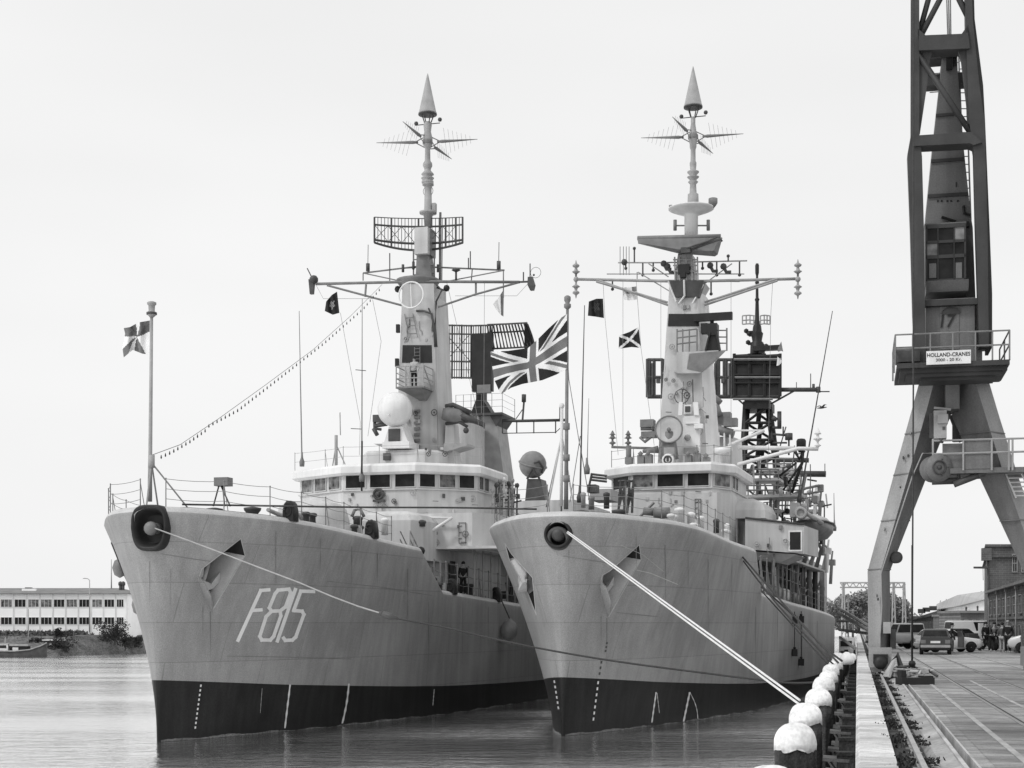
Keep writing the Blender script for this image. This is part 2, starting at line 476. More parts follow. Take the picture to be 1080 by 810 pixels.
def yagi(mb, c, d, L_, nel, e0, e1, tilt):   # tapered boom with crossing rods
    c = Vector(c); d = Vector(d).normalized()
    mb.tube([c, c+d*L_*.12, c+d*L_], [.05, .10, .015], 8)
    u = Vector((0, tilt, 1)).normalized()
    lean = d*.18
    for i in range(nel):
        t = .2+.62*i/(nel-1); e = e0+(e1-e0)*i/(nel-1)
        q = c+d*L_*t; mb.tube([q-(u+lean*-1)*e, q+(u+lean*-1)*e], .008, 4)
def window_quad(mbf, mbg, p, ux, uz, n, w, h, fw=.045):
    """frame ring and pane on a wall: p centre, ux/uz unit axes, n outward"""
    def q(a, b, o): return p+ux*a+uz*b+n*o
    W2, H2 = w/2, h/2
    for (a0, b0, a1, b1) in ((-W2-fw, H2, W2+fw, H2+fw), (-W2-fw, -H2-fw, W2+fw, -H2), (-W2-fw, -H2, -W2, H2), (W2, -H2, W2+fw, H2)):
        mbf.loft([[q(a0, b0, .0), q(a1, b0, .0), q(a1, b1, .0), q(a0, b1, .0)], [q(a0, b0, .05), q(a1, b0, .05), q(a1, b1, .05), q(a0, b1, .05)]])
    mbg.loft([[q(-W2, -H2, 0), q(W2, -H2, 0), q(W2, H2, 0), q(-W2, H2, 0)], [q(-W2, -H2, .012), q(W2, -H2, .012), q(W2, H2, .012), q(-W2, H2, .012)]])
def wall_windows(s, wall, A, B, zc, h, spans, lean=0, gl=None):
    """A,B plan points of a wall facet; spans = fractions of each pane"""
    A = Vector((A[0], A[1], 0)); B = Vector((B[0], B[1], 0)); ux = (B-A); Ln = ux.length; ux.normalize(); n = Vector((ux.y, -ux.x, 0))
    for i, (f0, f1) in enumerate(spans):
        c = A+(B-A)*((f0+f1)/2); c = Vector((c.x, c.y, zc)); n2 = Vector((n.x, n.y, 0))
        fr = MB(); g = MB()
        uz = Vector((n.x*lean, n.y*lean, 1)).normalized()
        window_quad(fr, g, c+n2*.012, ux, uz, n2, Ln*(f1-f0), h)
        wdw = fr.build('window', M_sup, wall)
        gm = M_glass if not gl or not gl[i] else M_glassL
        # the pane joins the window mesh so that the window is one sub-part
        fo = g.build('pane', gm, wall)
        me = wdw.data; bm = bmesh.new(); bm.from_mesh(me); nf = len(bm.faces); bm.from_mesh(fo.data)
        bm.faces.ensure_lookup_table()
        for f in bm.faces[nf:]: f.material_index = 1
        bm.to_mesh(me); bm.free(); me.materials.append(gm)
        bpy.data.objects.remove(fo)
def cowl(s, at, w, h, name='fairlead'):
    """black arch shaped chock on the deck edge"""
    q = MB(); c = Vector(at)
    rr = []
    for yy, sc in ((-.28, .9), (-.2, 1), (.2, 1), (.28, .9)):
        rr.append([c+Vector((w/2*sc*x, yy, h*z*sc)) for x, z in ((-1, 0), (1, 0), (1, .55), (.8, .85), (.35, 1), (-.35, 1), (-.8, .85), (-1, .55))])
    q.smooth().loft(rr)
    q.ring(c+Vector((0, -.3, h*.5)), w*.3, .03, (0, 1, 0), sq=1.3)
    return q.build(name, M_blk, s.e)
def turret(s, c, w, l, h, m):
    c = Vector(c); q = MB(); q.smooth()
    rings = []
    for k, (sc, z) in enumerate(((1, 0), (1.02, .25), (1, .6), (.92, .85), (.75, .97), (.5, 1.0))):
        rings.append([c+Vector((w/2*sc*math.copysign(abs(math.cos(t))**.6, math.cos(t)), l/2*sc*math.copysign(abs(math.sin(t))**.6, math.sin(t)), h*z)) for t in [2*PI*i/24 for i in range(24)]])
    q.loft(rings)
    o = q.build('gun_turret', m, s.e)
    for sx in (-.45, .45):
        b = MB(); p = c+Vector((sx, -l*.42, h*.55)); b.tube([p, p+Vector((0, -1.0, .12)), p+Vector((0, -1.0, .12)), p+Vector((0, -2.6, .3))], [.2, .17, .11, .09], 10)
        b.build('gun_barrel', M_steelL, o)
    b = MB(); b.ring(c+Vector((0, 0, .02)), max(w, l)*.45, .09); b.build('turret_ring', M_dark, o)
    return o
GRP = 'frigates moored side by side at the quay'
L = Ship(-13.76, 58.9, 16, [(-1.2, 9.1), (5, 8.78), (12.6, 8.42), (15.4, 8.3), (18.3, 6.32), (30, 5.8), (60, 5.2), (112, 5.2)], 1.2, 'L',
         'grey frigate with F815 painted on its bow, lying outside and left of the other warship', GRP)
R = Ship(2.07, 62.1, 17, [(-1.2, 9.15), (5, 8.9), (12, 8.62), (17.6, 8.5), (19.6, 6.3), (30, 5.9), (60, 5.25), (112, 5.25)], 1.2, 'R',
         'grey frigate nearest the quay, with round bow fairlead and large Union flag at its jackstaff', GRP)

def tower(s, mb, x0, x1, y0, x2, x3, y1, a0, a1, a2=None, a3=None):
    """plated mast: picture spans at its foot (x0,x1 at y0) and head (x2,x3 at y1); fore and aft stations a0,a1"""
    a2 = a0 if a2 is None else a2; a3 = a1 if a3 is None else a3
    p, q, r, t = s.P(x0, y0, a0), s.P(x1, y0, a0), s.P(x2, y1, a2), s.P(x3, y1, a2)
    mb.loft([[p, q, Vector((q.x, a1, q.z)), Vector((p.x, a1, p.z))], [r, t, Vector((t.x, a3, t.z)), Vector((r.x, a3, r.z))]])
def cyl(s, mb, cx, y0, y1, rpx, a, rpx2=None, n=16):
    p = s.P(cx, y0, a); q = s.P(cx, y1, a); k = (s.P(cx+rpx, y0, a)-p).x; k2 = (s.P(cx+(rpx2 or rpx), y1, a)-q).x
    mb.lathe([(k, min(p.z, q.z)), (k2 if q.z > p.z else k, max(p.z, q.z))] if q.z > p.z else [(k2, q.z), (k, p.z)], (p.x, a, 0), n)
def prof(s, mb, cx, a, tab, n=16):   # lathe from picture radii: (y, half width)
    p = s.P(cx, tab[0][0], a)
    mb.lathe([((s.P(cx+r, y, a).x-s.P(cx, y, a).x), s.P(cx, y, a).z) for y, r in tab], (p.x, a, 0), n)

def whip(s, x0, y0, x1, y1, a, r=.045, dark=0, x2=None):
    mb = MB(); p = s.P(x0, y0, a); q = s.P(x1, y1, a); 
    mb.lathe([(.14, 0), (.16, .25), (.07, .5), (.05, .8)], p, 8)
    mb.tube([p, p.lerp(q, .3), q], [r, r*.8, r*.4], 5)
    return mb.build('whip_antenna', M_dark if dark else M_steel, s.e)

def topmast(s, mast, cx, a, y_cone0, y_cone1, cr, yy, xl, xr, stack, M_c):
    """cone radome, crossed direction finding arms and the stacked discs under them"""
    P = s.P
    mb = MB(); prof(s, mb, cx, a, [(y_cone0+1.6, cr*.9), (y_cone0+.2, cr+.4), (y_cone0, cr), (y_cone1+2, .8), (y_cone1, .25)], 24)
    mb.build('cone_radome', M_steelL, mast)
    mb = MB(); prof(s, mb, cx, a, [(y_cone0+2.6, cr*.6), (y_cone0+2.4, cr+.5), (y_cone0+1.2, cr+.6), (y_cone0+1, cr*.5)], 20)
    c0 = P(cx, y_cone0+12, a)
    for k in range(4):
        th = PI/4+PI/2*k; r = P(cx+cr*.75, 0, a).x-P(cx, 0, a).x; t = P(cx, y_cone0+2, a)
        mb.tube([t+Vector((r*math.cos(th), r*math.sin(th), 0)), c0+Vector((r*.45*math.cos(th), r*.45*math.sin(th), 0))], .035, 5)
    mb.tube([c0+Vector((-.75, 0, 0)), c0+Vector((.75, 0, 0))], .03, 5)
    mb.ball(c0+Vector((-.7, 0, .1)), .13, 8); mb.ball(c0+Vector((.75, 0, .2)), .13, 8)
    mb.build('cone_support', M_dark, mast)
    mb = MB(); prof(s, mb, cx, a, stack, 16); mb.build('antenna_stack', M_steelL, mast)
    c = P(cx, yy, a)
    mb = MB()
    mb.ball(c, .32, 10)
    for d, ln in (((-1, -.25, 0), c.x-P(xl, yy, a).x), ((1, .25, .05), P(xr, yy, a).x-c.x), ((-.55, -1, .45), 2.0), ((.5, 1, -.3), 2.0)):
        d = Vector(d).normalized()
        for o in (Vector((0, 0, .4)), Vector((0, 0, -.4))): mb.tube([c+o, c+d*.75], .03, 4)
        yagi(mb, c+d*.55, d, ln-.5, 7, .85 if abs(d.x) > .5 else .5, .25, .2)
    mb.build('direction_finder', M_steel, mast)

# ================================================================== LEFT SHIP
s = L
hull(s)
CUTP = [(254, 568), (258.5, 586), (224, 644), (209, 611), (213, 600)]
c, n, outer = pocket(s, CUTP, 1, 1.9, (0, -.42, .15))
_pf = s.P(160, 557, -.85); hole(s, (_pf.x, -.98, _pf.z), 1.3, 1.5, .62, 1.1)
bake(s.hull)
def anchor(s, c, n, side=1, k=1.0):
    c = c-n*.62
    mb = MB(); up = Vector((0, .55, .85)).normalized()
    mb.tube([c-up*.9*k, c+up*1.2*k], [.16*k, .11*k], 8)
    w_ = Vector((-side*.35, -1, .25)).normalized()
    mb.loft([[c-up*(.9*k)+w_*x*k+n*y*k+up*z*k for x, y, z in r] for r in (
        ((-.75, -.1, 0), (-.75, .12, 0), (-.75, .12, .25), (-.75, -.1, .25)), ((-.2, -.2, -.25), (-.2, .28, -.25), (-.2, .28, .3), (-.2, -.2, .3)),
        ((.2, -.2, -.25), (.2, .28, -.25), (.2, .28, .3), (.2, -.2, .3)), ((.75, -.1, 0), (.75, .12, 0), (.75, .12, .25), (.75, -.1, .25)))])
    for sg in (-1, 1):
        b0 = c-up*.85*k+w_*.62*sg*k
        mb.loft([[b0+w_*.16*k+n*.1, b0-w_*.16*k+n*.1, b0-w_*.16*k-n*.05, b0+w_*.16*k-n*.05],
                 [b0+up*.5*k+w_*.2*k+n*.3, b0+up*.5*k-w_*.2*k+n*.3, b0+up*.5*k-w_*.2*k+n*.14, b0+up*.5*k+w_*.2*k+n*.14],
                 [b0+up*1.05*k+w_*.02+n*.36, b0+up*1.05*k-w_*.02+n*.36, b0+up*1.05*k-w_*.02+n*.3, b0+up*1.05*k+w_*.02+n*.3]])
    return mb.build('anchor', M_sup2, s.e)
anchor(s, c+Vector((0, -.1, -.15))-n*.2, n, 1, .72)
def lip(s, pts, h, side=1):   # bolster plate standing out from the lower edge of the pocket
    mb = MB(); A = [s.hit(x, y, side) for x, y in pts]; n = Vector((side*.86, -.5, 0)).normalized()
    mb.loft([[p-n*.15, p-n*.15+Vector((0, .09, .05)), p+n*hh+Vector((0, .09, .05)), p+n*hh] for p, hh in zip(A, h)])
    return mb.build('anchor_bolster', M_hull, s.e)
lip(s, [(209, 609), (211, 618), (216, 630), (224, 645)], [.05, .35, .4, .02])
# starboard anchor pocket seen edge-on: its shade as a flat dark sheet and the anchor crown
mb = MB()
for a, z in ((3.0, 8.0), (5.0, 5.4)): pass
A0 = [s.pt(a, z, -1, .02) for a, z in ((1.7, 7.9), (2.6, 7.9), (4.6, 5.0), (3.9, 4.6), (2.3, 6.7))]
mb.loft([A0, [p+Vector((-.02, -.01, 0)) for p in A0]]); mb.build('recess_shade', M_dark, s.e)
mb = MB(); p = s.pt(2.7, 6.9, -1, .1); mb.ball(p, .32, 8, 1.3); mb.ball(s.pt(3.7, 5.4, -1, .05), .28, 8, 1.6); mb.build('anchor', M_steel, s.e)

# bow fairlead: deep dark hood with a roller ball
def hood(s, c, w, h, e, deep, ballr):
    c = Vector(c); q = MB(); q.smooth()
    rr = []
    N_ = 32
    def ring_(sc, y, e=e):
        out = []
        for i in range(N_):
            t = 2*PI*i/N_; x = math.copysign(abs(math.cos(t))**e, math.cos(t)); z = math.copysign(abs(math.sin(t))**e, math.sin(t))
            k = 1 if z > -.2 else 1-.16*abs(z)
            out.append(c+Vector((w/2*sc*x*k, y, h/2*sc*z)))
        return out
    q.loft([ring_(1.0, .9), ring_(1.04, .15), ring_(1.03, -.08), ring_(.96, -.16), ring_(.86, -.12), ring_(.72, .12), ring_(.6, .5)], True, True)
    o = q.build('bow_fairlead', M_blk, s.e)
    b = MB(); b.ball(c+Vector((.05, -.02, -.02)), ballr, 14); b.tube([c+Vector((.05, .1, 0)), c+Vector((.05, .8, 0))], ballr*.8, 10)
    b.build('roller', M_steel if e < .8 else M_dark, o)
    return o
pf = s.P(160, 557, -.85)
hood(s, (pf.x, -.98, pf.z), 1.5, 1.72, .62, .8, .27)

# hull number, draught marks, streams from the scuppers, knuckle seam
def z2(x, y): return (100+x/2.794, 500+y/2.794)
num = empty('hull_number', (0, 0, 0), parent=s.e)
digits = {'letter_f': [[(513, 341), (489, 343), (422, 490)], [(463, 402), (490, 400)]],
          'digit_eight': [[(540, 342), (572, 339), (577, 349), (562, 391), (546, 403), (521, 404), (514, 394), (531, 353), (540, 342)],
                          [(521, 404), (505, 420), (486, 478), (492, 489), (517, 489), (527, 478), (548, 418), (546, 403)]],
          'digit_one': [[(591, 340), (538, 492)]],
          'digit_five': [[(645, 346), (607, 345), (586, 402), (611, 404), (616, 414), (592, 480), (582, 489), (561, 490), (556, 483)]]}
for nm, ss in digits.items():
    for k, st in enumerate(ss):
        o = stroke(s, [z2(*p) for p in st], 3.7, .012+.02*k*.1, M_white, nm, num)
def dashes(s, p0, p1, n, side, name='draught_mark', wd=1.6):
    mb = MB()
    for i in range(n):
        t0 = i/n; t1 = (i+.5)/n
        A = [(p0[0]+(p1[0]-p0[0])*t, p0[1]+(p1[1]-p0[1])*t) for t in (t0, t1)]
        q = [s.hit(A[0][0]-wd/2, A[0][1], side, .012), s.hit(A[0][0]+wd/2, A[0][1], side, .012), s.hit(A[1][0]+wd/2, A[1][1], side, .012), s.hit(A[1][0]-wd/2, A[1][1], side, .012)]
        mb.poly(q)
    return mb.build(name, M_white, s.e)
dashes(s, (212, 722), (205.5, 771), 10, 1)
def stream(s, pts, wpx, m=M_lt):
    mb = MB(); prev = None
    for i, (x, y) in enumerate(pts):
        ww = wpx*(.5+.5*math.sin(i*1.7+1)**2)
        u = mb.v(s.hit(x-ww/2, y, 1, .015)); v = mb.v(s.hit(x+ww/2, y, 1, .015))
        if prev: mb.f([prev[0], prev[1], v, u])
        prev = (u, v)
    return mb.build('discharge_stream', m, s.e)
def linepts(x0, y0, x1, y1, n=9, bow=0): return [(x0+(x1-x0)*i/n+bow*math.sin(PI*i/n), y0+(y1-y0)*i/n) for i in range(n+1)]
stream(s, linepts(306, 722, 300.5, 768), 2.2); stream(s, linepts(368, 721, 361, 763, 9, 1), 2.4); stream(s, linepts(458, 727, 456.5, 744), .9)
stream(s, linepts(276.5, 726, 274.5, 752), .5, M_sup2)
def seam(s, pts, wpx=.8, m=None):
    return stroke(s, pts, wpx, .008, m or M_steel, 'plate_seam', s.e)
seam(s, [(170, 584), (200, 589), (222, 592)], .7); seam(s, [(240, 692), (300, 693), (370, 695)], .6)
seam(s, [(345, 613), (400, 619), (455, 628)], .5); 

# jackstaff
js = MB(); a0 = .25
b = s.P(158, 529, a0); t = s.P(160, 326, a0)
js.tube([b, b.lerp(t, .25), t], [.095, .08, .06], 8)
k = s.P(159.8, 488, a0); js.tube([k+Vector((0, 0, -.2)), k+Vector((0, 0, .3))], .13, 8)
for dx, da in ((-.45, 1.4), (1.1, 1.2), (.1, -.6)): js.tube([k, Vector((k.x+dx, a0+da, 9.0))], .035, 5)
js.lathe([(.08, -.12), (.2, 0), (.2, .06), (.12, .12), (.13, .34), (.18, .38), (.18, .46), (.08, .5)], t+Vector((0, 0, -.2)), 10)
js.build('jackstaff', M_steelL, s.e)
mb = MB(); mb.lathe([(.205, -.02), (.205, .07)], t+Vector((0, 0, -.2)), 10); mb.build('staff_lantern', M_dark, s.e)

# deck edge rails, fairleads, deck gear
def bow_rail(s, hi=1.12, a1=14):
    st = []
    for a in (11.5, 9.3, 7.2, 5.2, 3.4, 1.9, .7):
        p = s.pt(a, s.Z(a), -1); st.append(Vector((p.x+.35, a, s.Z(a))))
    st.append(Vector((-.55, -.35, s.Z(-.3)))); 
    rail_pts(s, st, hi)
    st = [Vector((.55, -.35, s.Z(-.3)))]
    a = .7
    while a < a1:
        p = s.pt(a, s.Z(a), 1); st.append(Vector((p.x-.35, a, s.Z(a)))); a += 1.75
    rail_pts(s, st, hi)
bow_rail(s, 1.15, 13)
rail(s, 18.6, 34, 1, 1.5, 1.5, 3, zoff=0, r=.03)
rail(s, 34, 60, 1, 1.15, 2.2, 3)
rail(s, 14, 60, -1, 1.1, 2.6, 3)
for px, py in ((306.5, 553), (392, 568.5), (476.5, 625.5), (523.5, 635)):
    p = s.hit(px, py+3, 1, -.2); cowl(s, (p.x, p.y, s.Z(p.y)-.12), .5, .82)
def bollard(s, x, a, m=M_steelL):
    mb = MB(); z = s.Z(a)
    for d in (-.35, .35): mb.lathe([(.16, 0), (.14, .12), (.13, .55), (.19, .6), (.19, .7), (.1, .74)], (x, a+d, z), 10)
    mb.box((x, a, z+.05), (.45, 1.2, .1)); return mb.build('bollard', m, s.e)
for x, a in ((3.1, 7.5), (3.3, 12.5), (4.4, 20.5), (-3.1, 7.5), (4.7, 25)): bollard(s, x, a, M_dark)
def capstan(s, x, a):
    mb = MB(); mb.lathe([(.45, 0), (.42, .1), (.26, .25), (.24, .6), (.36, .75), (.38, .85), (.1, .9)], (x, a, s.Z(a)), 14); return mb.build('capstan', M_dark, s.e)
capstan(s, .9, 6.5); capstan(s, -.9, 6.5)
# searchlight box on its trestle
mb = MB(); s.bx(mb, 225.5, 503.5, 240, 512, 6, .5); o = mb.build('signal_box', M_steel, s.e)
mb = MB(); 
for x0, x1 in ((231, 225), (235, 237), (233, 243)): s.tb(mb, [(x0, 512, 6.2), (x1, 534, 6.2)], .035, 5)
mb.build('box_trestle', M_dark, o)
# anchor windlass hump, gun turret, hatch coamings, lockers
turret(s, (.35, 14.2, s.Z(14)-.05), 3.1, 3.4, 2.1, M_sup)
mb = MB(); p0 = s.P(380, 566, 19.5); p1 = s.P(433, 538, 19.5)
rp = []
for z, k in ((p0.z-1.2, 0), (p1.z-.5, 0), (p1.z-.2, .12), (p1.z, .5)):
    rp.append([Vector((x, y, z)) for x, y in ((p0.x+k, 19.5+k), (p1.x-k*1.6, 19.5+k), (p1.x+.4-k*1.6, 20.2), (p1.x+.6-k*1.6, 24), (p0.x+k, 24))])
mb.loft(rp); mb.build('deckhouse', M_sup, s.e)
for x0, y0, x1, y1, a, m in ((343, 541, 348, 552, 15.5, M_dark), (352, 542, 357, 553, 15.5, M_dark), (371, 545, 380, 555, 16, M_dark), (401, 547, 408, 562, 17, M_white), (438, 549, 447, 553, 20, M_dark), (389, 549, 393, 556, 16.5, M_dark), (330, 541, 336, 550, 13, M_lt)):
    mb = MB(); p = s.P(x0, y1, a); q = s.P(x1, y0, a); cx = (p.x+q.x)/2; r = (q.x-p.x)/2
    mb.lathe([(r, p.z-.1), (r, q.z-.15), (r*1.2, q.z-.1), (r*1.15, q.z), (r*.4, q.z+.06)], (cx, a+r, 0), 10); mb.build('deck_ventilator', m, s.e)
mb = MB(); s.tb(mb, [(330, 547, 15), (345, 545, 15), (352, 551, 15), (360, 548, 15)], .09, 6); s.tb(mb, [(371, 545, 16), (374, 538, 16), (380, 537, 16), (384, 545, 16)], .08, 6)
mb.build('deck_piping', M_steel, s.e)
# breakwater
mb = MB(); mb.loft([[(-3.6, 12.5, s.Z(12)), (-3.6, 12.6, s.Z(12)), (-3.5, 12.5, s.Z(12)+.7), (-3.5, 12.4, s.Z(12)+.7)], [(0, 10.6, s.Z(11)), (0, 10.7, s.Z(11)), (0, 10.6, s.Z(11)+.7), (0, 10.5, s.Z(11)+.7)], [(3.6, 12.5, s.Z(12)), (3.6, 12.6, s.Z(12)), (3.5, 12.5, s.Z(12)+.7), (3.5, 12.4, s.Z(12)+.7)]])
mb.build('breakwater', M_sup, s.e)

# superstructure
def plan_bridge(s, fr, sl_, sr, back, y_sill, y_top, y_roof, zbase, flare=.25):
    """fr=(x0,x1,a) front facet, sl_/sr=(x,a) outer corners, all at the window band"""
    ym = (y_sill+y_top)/2
    A = s.P(sl_[0], ym, sl_[1]); B = s.P(fr[0], ym, fr[2]); C = s.P(fr[1], ym, fr[2]); D = s.P(sr[0], ym, sr[1])
    pl = [(A.x, back), (A.x, A.y), (B.x, B.y), (C.x, C.y), (D.x, D.y), (D.x, back)]
    zs = s.P(fr[0], y_sill, fr[2]).z; zt = s.P(fr[0], y_top, fr[2]).z; zr = s.P(fr[0], y_roof, fr[2]).z
    cxm = (A.x+D.x)/2
    def grow(k, b=0): return [(x+math.copysign(k, x-cxm) if i in (0, 1, 4, 5) else x, y-k if 0 < i < 5 else y+b) for i, (x, y) in enumerate(pl)]
    br = MB(); br.prism(pl, zbase, zt)
    o = br.build('bridge', M_sup, s.e)
    rf = MB(); r = []
    for k, z in ((.22, zt-.02), (.34, zt+.1), (.34, zr-.16), (.22, zr-.03), (.05, zr)): r.append([(x, y, z) for x, y in grow(k, k)])
    rf.loft(r); rf.build('bridge_roof', M_lt, o)
    sb = MB(); 
    for z0, k in ((zs-.14, .09),):
        sb.prism(grow(k), z0, z0+.07)
    sb.build('window_ledge', M_sup, o)
    return o, pl, zs, zt, zr
br, pl, zs, zt, zr = plan_bridge(s, (362, 440, 24.3), (316.5, 26.6), (503, 26.4), 31, 515.5, 501.5, 490, s.Z(26)-.2)
h = (zt-zs)*.93; zc = (zs+zt)/2
wall_windows(s, br, pl[1], pl[2], zc, h, [(.06, .30), (.37, .62), (.69, .94)], gl=[1, 1, 1])
wall_windows(s, br, pl[2], pl[3], zc, h, [(.04, .30), (.37, .64), (.71, .97)])
wall_windows(s, br, pl[3], pl[4], zc, h, [(.04, .29), (.37, .63), (.70, .95)], gl=[0, 1, 0])
wall_windows(s, br, pl[4], (pl[4][0], pl[4][1]+2.4), zc, h, [(.12, .45), (.55, .88)])
mb = MB(); c = s.P(399, 521, 24.2); mb.ring(c, .26, .07, (0, 1, 0), 16); mb.ball(c, .14, 8); mb.tube([c, c+Vector((0, 0, -.5))], .05, 5); mb.build('searchlight', M_dark, br)
mb = MB(); s.bx(mb, 334, 529, 342, 536, 24.9, .3); s.bx(mb, 393, 527, 405, 529, 24.1, .3); mb.build('junction_box', M_dark, br)
# lower superstructure with an overhanging deck above the side passage
z1 = s.P(470, 577, 22).z
mb = MB()
A = s.P(434, 545, 22.3); B = s.P(498, 545, 22.3)
mb.prism([(A.x, 22.3), (B.x, 22.3), (B.x+1.0, 23.5), (B.x+1.0, 34), (A.x, 34)], z1+.02, A.z+.15)
mb.build('deckhouse', M_sup, s.e)
mb = MB(); D0 = s.P(470, 578, 22.0)
mb.prism([(D0.x, 22.0), (D0.x+3.2, 22.0), (5.85, 24), (5.9, 50), (-5.5, 50), (-5.5, 26), (D0.x-3, 22)], z1-.1, z1+.04)
mb.prism([(5.75, 24.2), (5.85, 24.2), (5.85, 34), (5.75, 34)], z1+.04, z1+1.5)
mb.build('upper_deck_overhang', M_sup, s.e)
mb = MB(); zd = s.Z(24)-.3
mb.prism([(-1.0, 20.8), (1.9, 20.8), (3.2, 21.9), (3.7, 23.2), (3.7, 50), (-4.5, 50), (-4.5, 22.5)], zd, z1-.1)
mb.build('deckhouse', M_sup, s.e)
for a in (24.6, 27.6, 31.5, 36):
    mb = MB(); mb.mm((3.69, a, zd+.5), (3.76, a+.85, zd+2.2)); mb.tube([(3.78, a, zd+.5), (3.78, a+.85, zd+.5), (3.78, a+.85, zd+2.2), (3.78, a, zd+2.2), (3.78, a, zd+.5)], .04, 4); mb.build('passage_door', M_dark, s.e)
for i in range(9):
    a = 23.4+i*1.55; mb = MB(); mb.tube([(5.55, a, s.Z(a)), (5.55, a, z1-.1)], .055, 6); mb.build('awning_stanchion', M_steelL, s.e)
# diagonal strut and wire supports on the front of the house
mb = MB(); s.tb(mb, [(477, 546, 21.8), (435, 573, 21.4)], .09, 6); s.tb(mb, [(434, 545.5, 21.9), (476, 546.5, 21.9)], .07, 6); mb.build('breakwater_strut', M_lt, s.e)
# steps up the break of the forecastle
mb = MB(); pA = s.pt(15.6, s.Z(15.6), 1, -.5); pB = s.pt(18.6, s.Z(18.6), 1, -.55)
for o_ in (Vector((0, 0, .9)), Vector((-.5, 0, .9)), Vector((0, 0, .5)), Vector((-.5, 0, .5))): mb.tube([pA+o_, pB+o_], .03, 5)
for i in range(7):
    q = pA.lerp(pB, i/6); mb.tube([q, q+Vector((0, 0, .9))], .028, 5); mb.box(q+Vector((-.25, 0, 0)), (.5, .25, .04))
mb.build('break_ladder', M_steelL, s.e)
for px, py in ((438, 585), (444, 581)):
    mb = MB(); q = s.P(px, py, 17.2); mb.ball(q, .22, 8); mb.tube([q, q+Vector((0, 0, -1.2))], .05, 5); mb.build('fire_monitor', M_blk, s.e)
mb = MB(); p = s.hit(543, 664, 1, .45)
# second level house behind the wheelhouse, side wings
mb = MB(); p0 = s.P(378, 489, 27.2); p1 = s.P(459, 473, 27.2)
rp = []
for z, k in ((zr-.1, 0), (p1.z-.15, 0), (p1.z, .15)):
    rp.append([Vector((x, y, z)) for x, y in ((p0.x+k, 32), (p0.x+k, 27.9+k), (p0.x+.5, 27.2+k), (p1.x-.6, 27.2+k), (p1.x-k, 27.9+k), (p1.x-k, 32))])
mb.loft(rp); mb.build('upper_bridge', M_sup, s.e)
mb = MB(); a = 29
for X in ((395, 404, 393, 475, 470), (465, 492, 491, 476, 467)):
    pass
p0 = s.P(468, 467.5, a); p1 = s.P(492, 467.5, a); p2 = s.P(468, 477, a)
mb.loft([[p0, p1, p1+Vector((0, 0, -.12)), p2], [p0+Vector((0, 1.6, 0)), p1+Vector((0, 1.6, 0)), p1+Vector((0, 1.6, -.12)), p2+Vector((0, 1.6, 0))]])
p0 = s.P(404, 468, a); p1 = s.P(394, 468, a); p2 = s.P(404, 472, a)
mb.loft([[p0, p1, p2], [p0+Vector((0, 1.6, 0)), p1+Vector((0, 1.6, 0)), p2+Vector((0, 1.6, 0))]])
mb.build('side_wing', M_steelL, s.e)
mb = MB(); s.bx(mb, 404, 478, 410.5, 485, 26.9, .3); mb.build('loudhailer', M_dark, s.e)
# rails on the bridge roof
st = [s.P(x, y, a) for x, y, a in ((311, 493, 26.6), (343, 490, 25.6), (362, 490, 24.5), (400, 490, 24.5), (440, 490, 24.5), (478, 492, 25.6), (508, 496, 26.6))]
for p in st: p.z = zr
rail_pts(s, st, 1.0, 2, sag=.02, r=.018, m=M_steelL)
mb = MB(); c = s.P(354.5, 459, 25.5)
mb.tube([c+Vector((0, 0, 0)), Vector((c.x, c.y, zr))], .09, 6)
for dx in (-.35, .5): mb.tube([c+Vector((0, 0, -.5)), Vector((c.x+dx, c.y+.3, zr))], .035, 5)
s.tb(mb, [(359, 459, 25.5), (358.5, 435, 25.5)], .03, 5)
mb.build('roof_aerial', M_steelL, s.e)
whip(s, 318.5, 492, 315.5, 328, 26.2); whip(s, 381.5, 508, 382, 315, 23.6)
o = MB(); s.tb(o, [(381.8, 465, 23.55), (381.5, 518, 23.55)], .05, 6); s.tb(o, [(370, 452, 23.6), (381, 452.5, 23.6)], .02, 4); s.tb(o, [(375, 390, 23.6), (386, 391, 23.6)], .02, 4); o.build('whip_sleeve', M_blk, s.e)

# foremast
a = 29.2; b_ = 31.4
mb = MB(); tower(s, mb, 417, 462, 492, 424.5, 457.5, 299, a, b_)
mast = mb.build('foremast', M_sup2, s.e)
mb = MB(); p0 = s.P(461.6, 492, a); p1 = s.P(457.6, 312, a); 
mb.loft([[p0, p0+Vector((.35, .9, 0)), Vector((p0.x+.35, b_, p0.z)), Vector((p0.x, b_, p0.z))], [p1, p1+Vector((.1, .9, 0)), Vector((p1.x+.1, b_, p1.z)), Vector((p1.x, b_, p1.z))]])
mb.build('mast_side_plate', M_sup, mast)
mb = MB(); tower(s, mb, 423.9, 455.8, 382.6, 424.6, 455.2, 364, a-.02, b_); mb.build('black_band', M_blk, mast)
mb = MB(); prof(s, mb, 441, 30.2, [(312, 12), (304, 17), (298, 21.5), (297, 22), (295.5, 22)], 20); mb.build('mast_head_platform', M_steel, mast)
mb = MB(); c = s.P(433.5, 311, 28.6); mb.ring(c, .74, .045, (0, 1, 0), 30); s.tb(mb, [(433, 299, 28.7), (434, 325, 28.7)], .03, 5); mb.build('loop_aerial', M_white, mast)
mb = MB(); ladder(mb, s.P(440, 384, 29.0), s.P(440, 366, 29.0), .33, .02, 5); ladder(mb, s.P(436, 356, 29.05), s.P(431, 331, 29.1), .5, .03, 3)
for i in range(9): s.bx(mb, 436.5, 432+i*6.2, 442.5, 435+i*6.2, 29.08+.002*i, .1)
mb.build('mast_ladder', M_steel, mast)
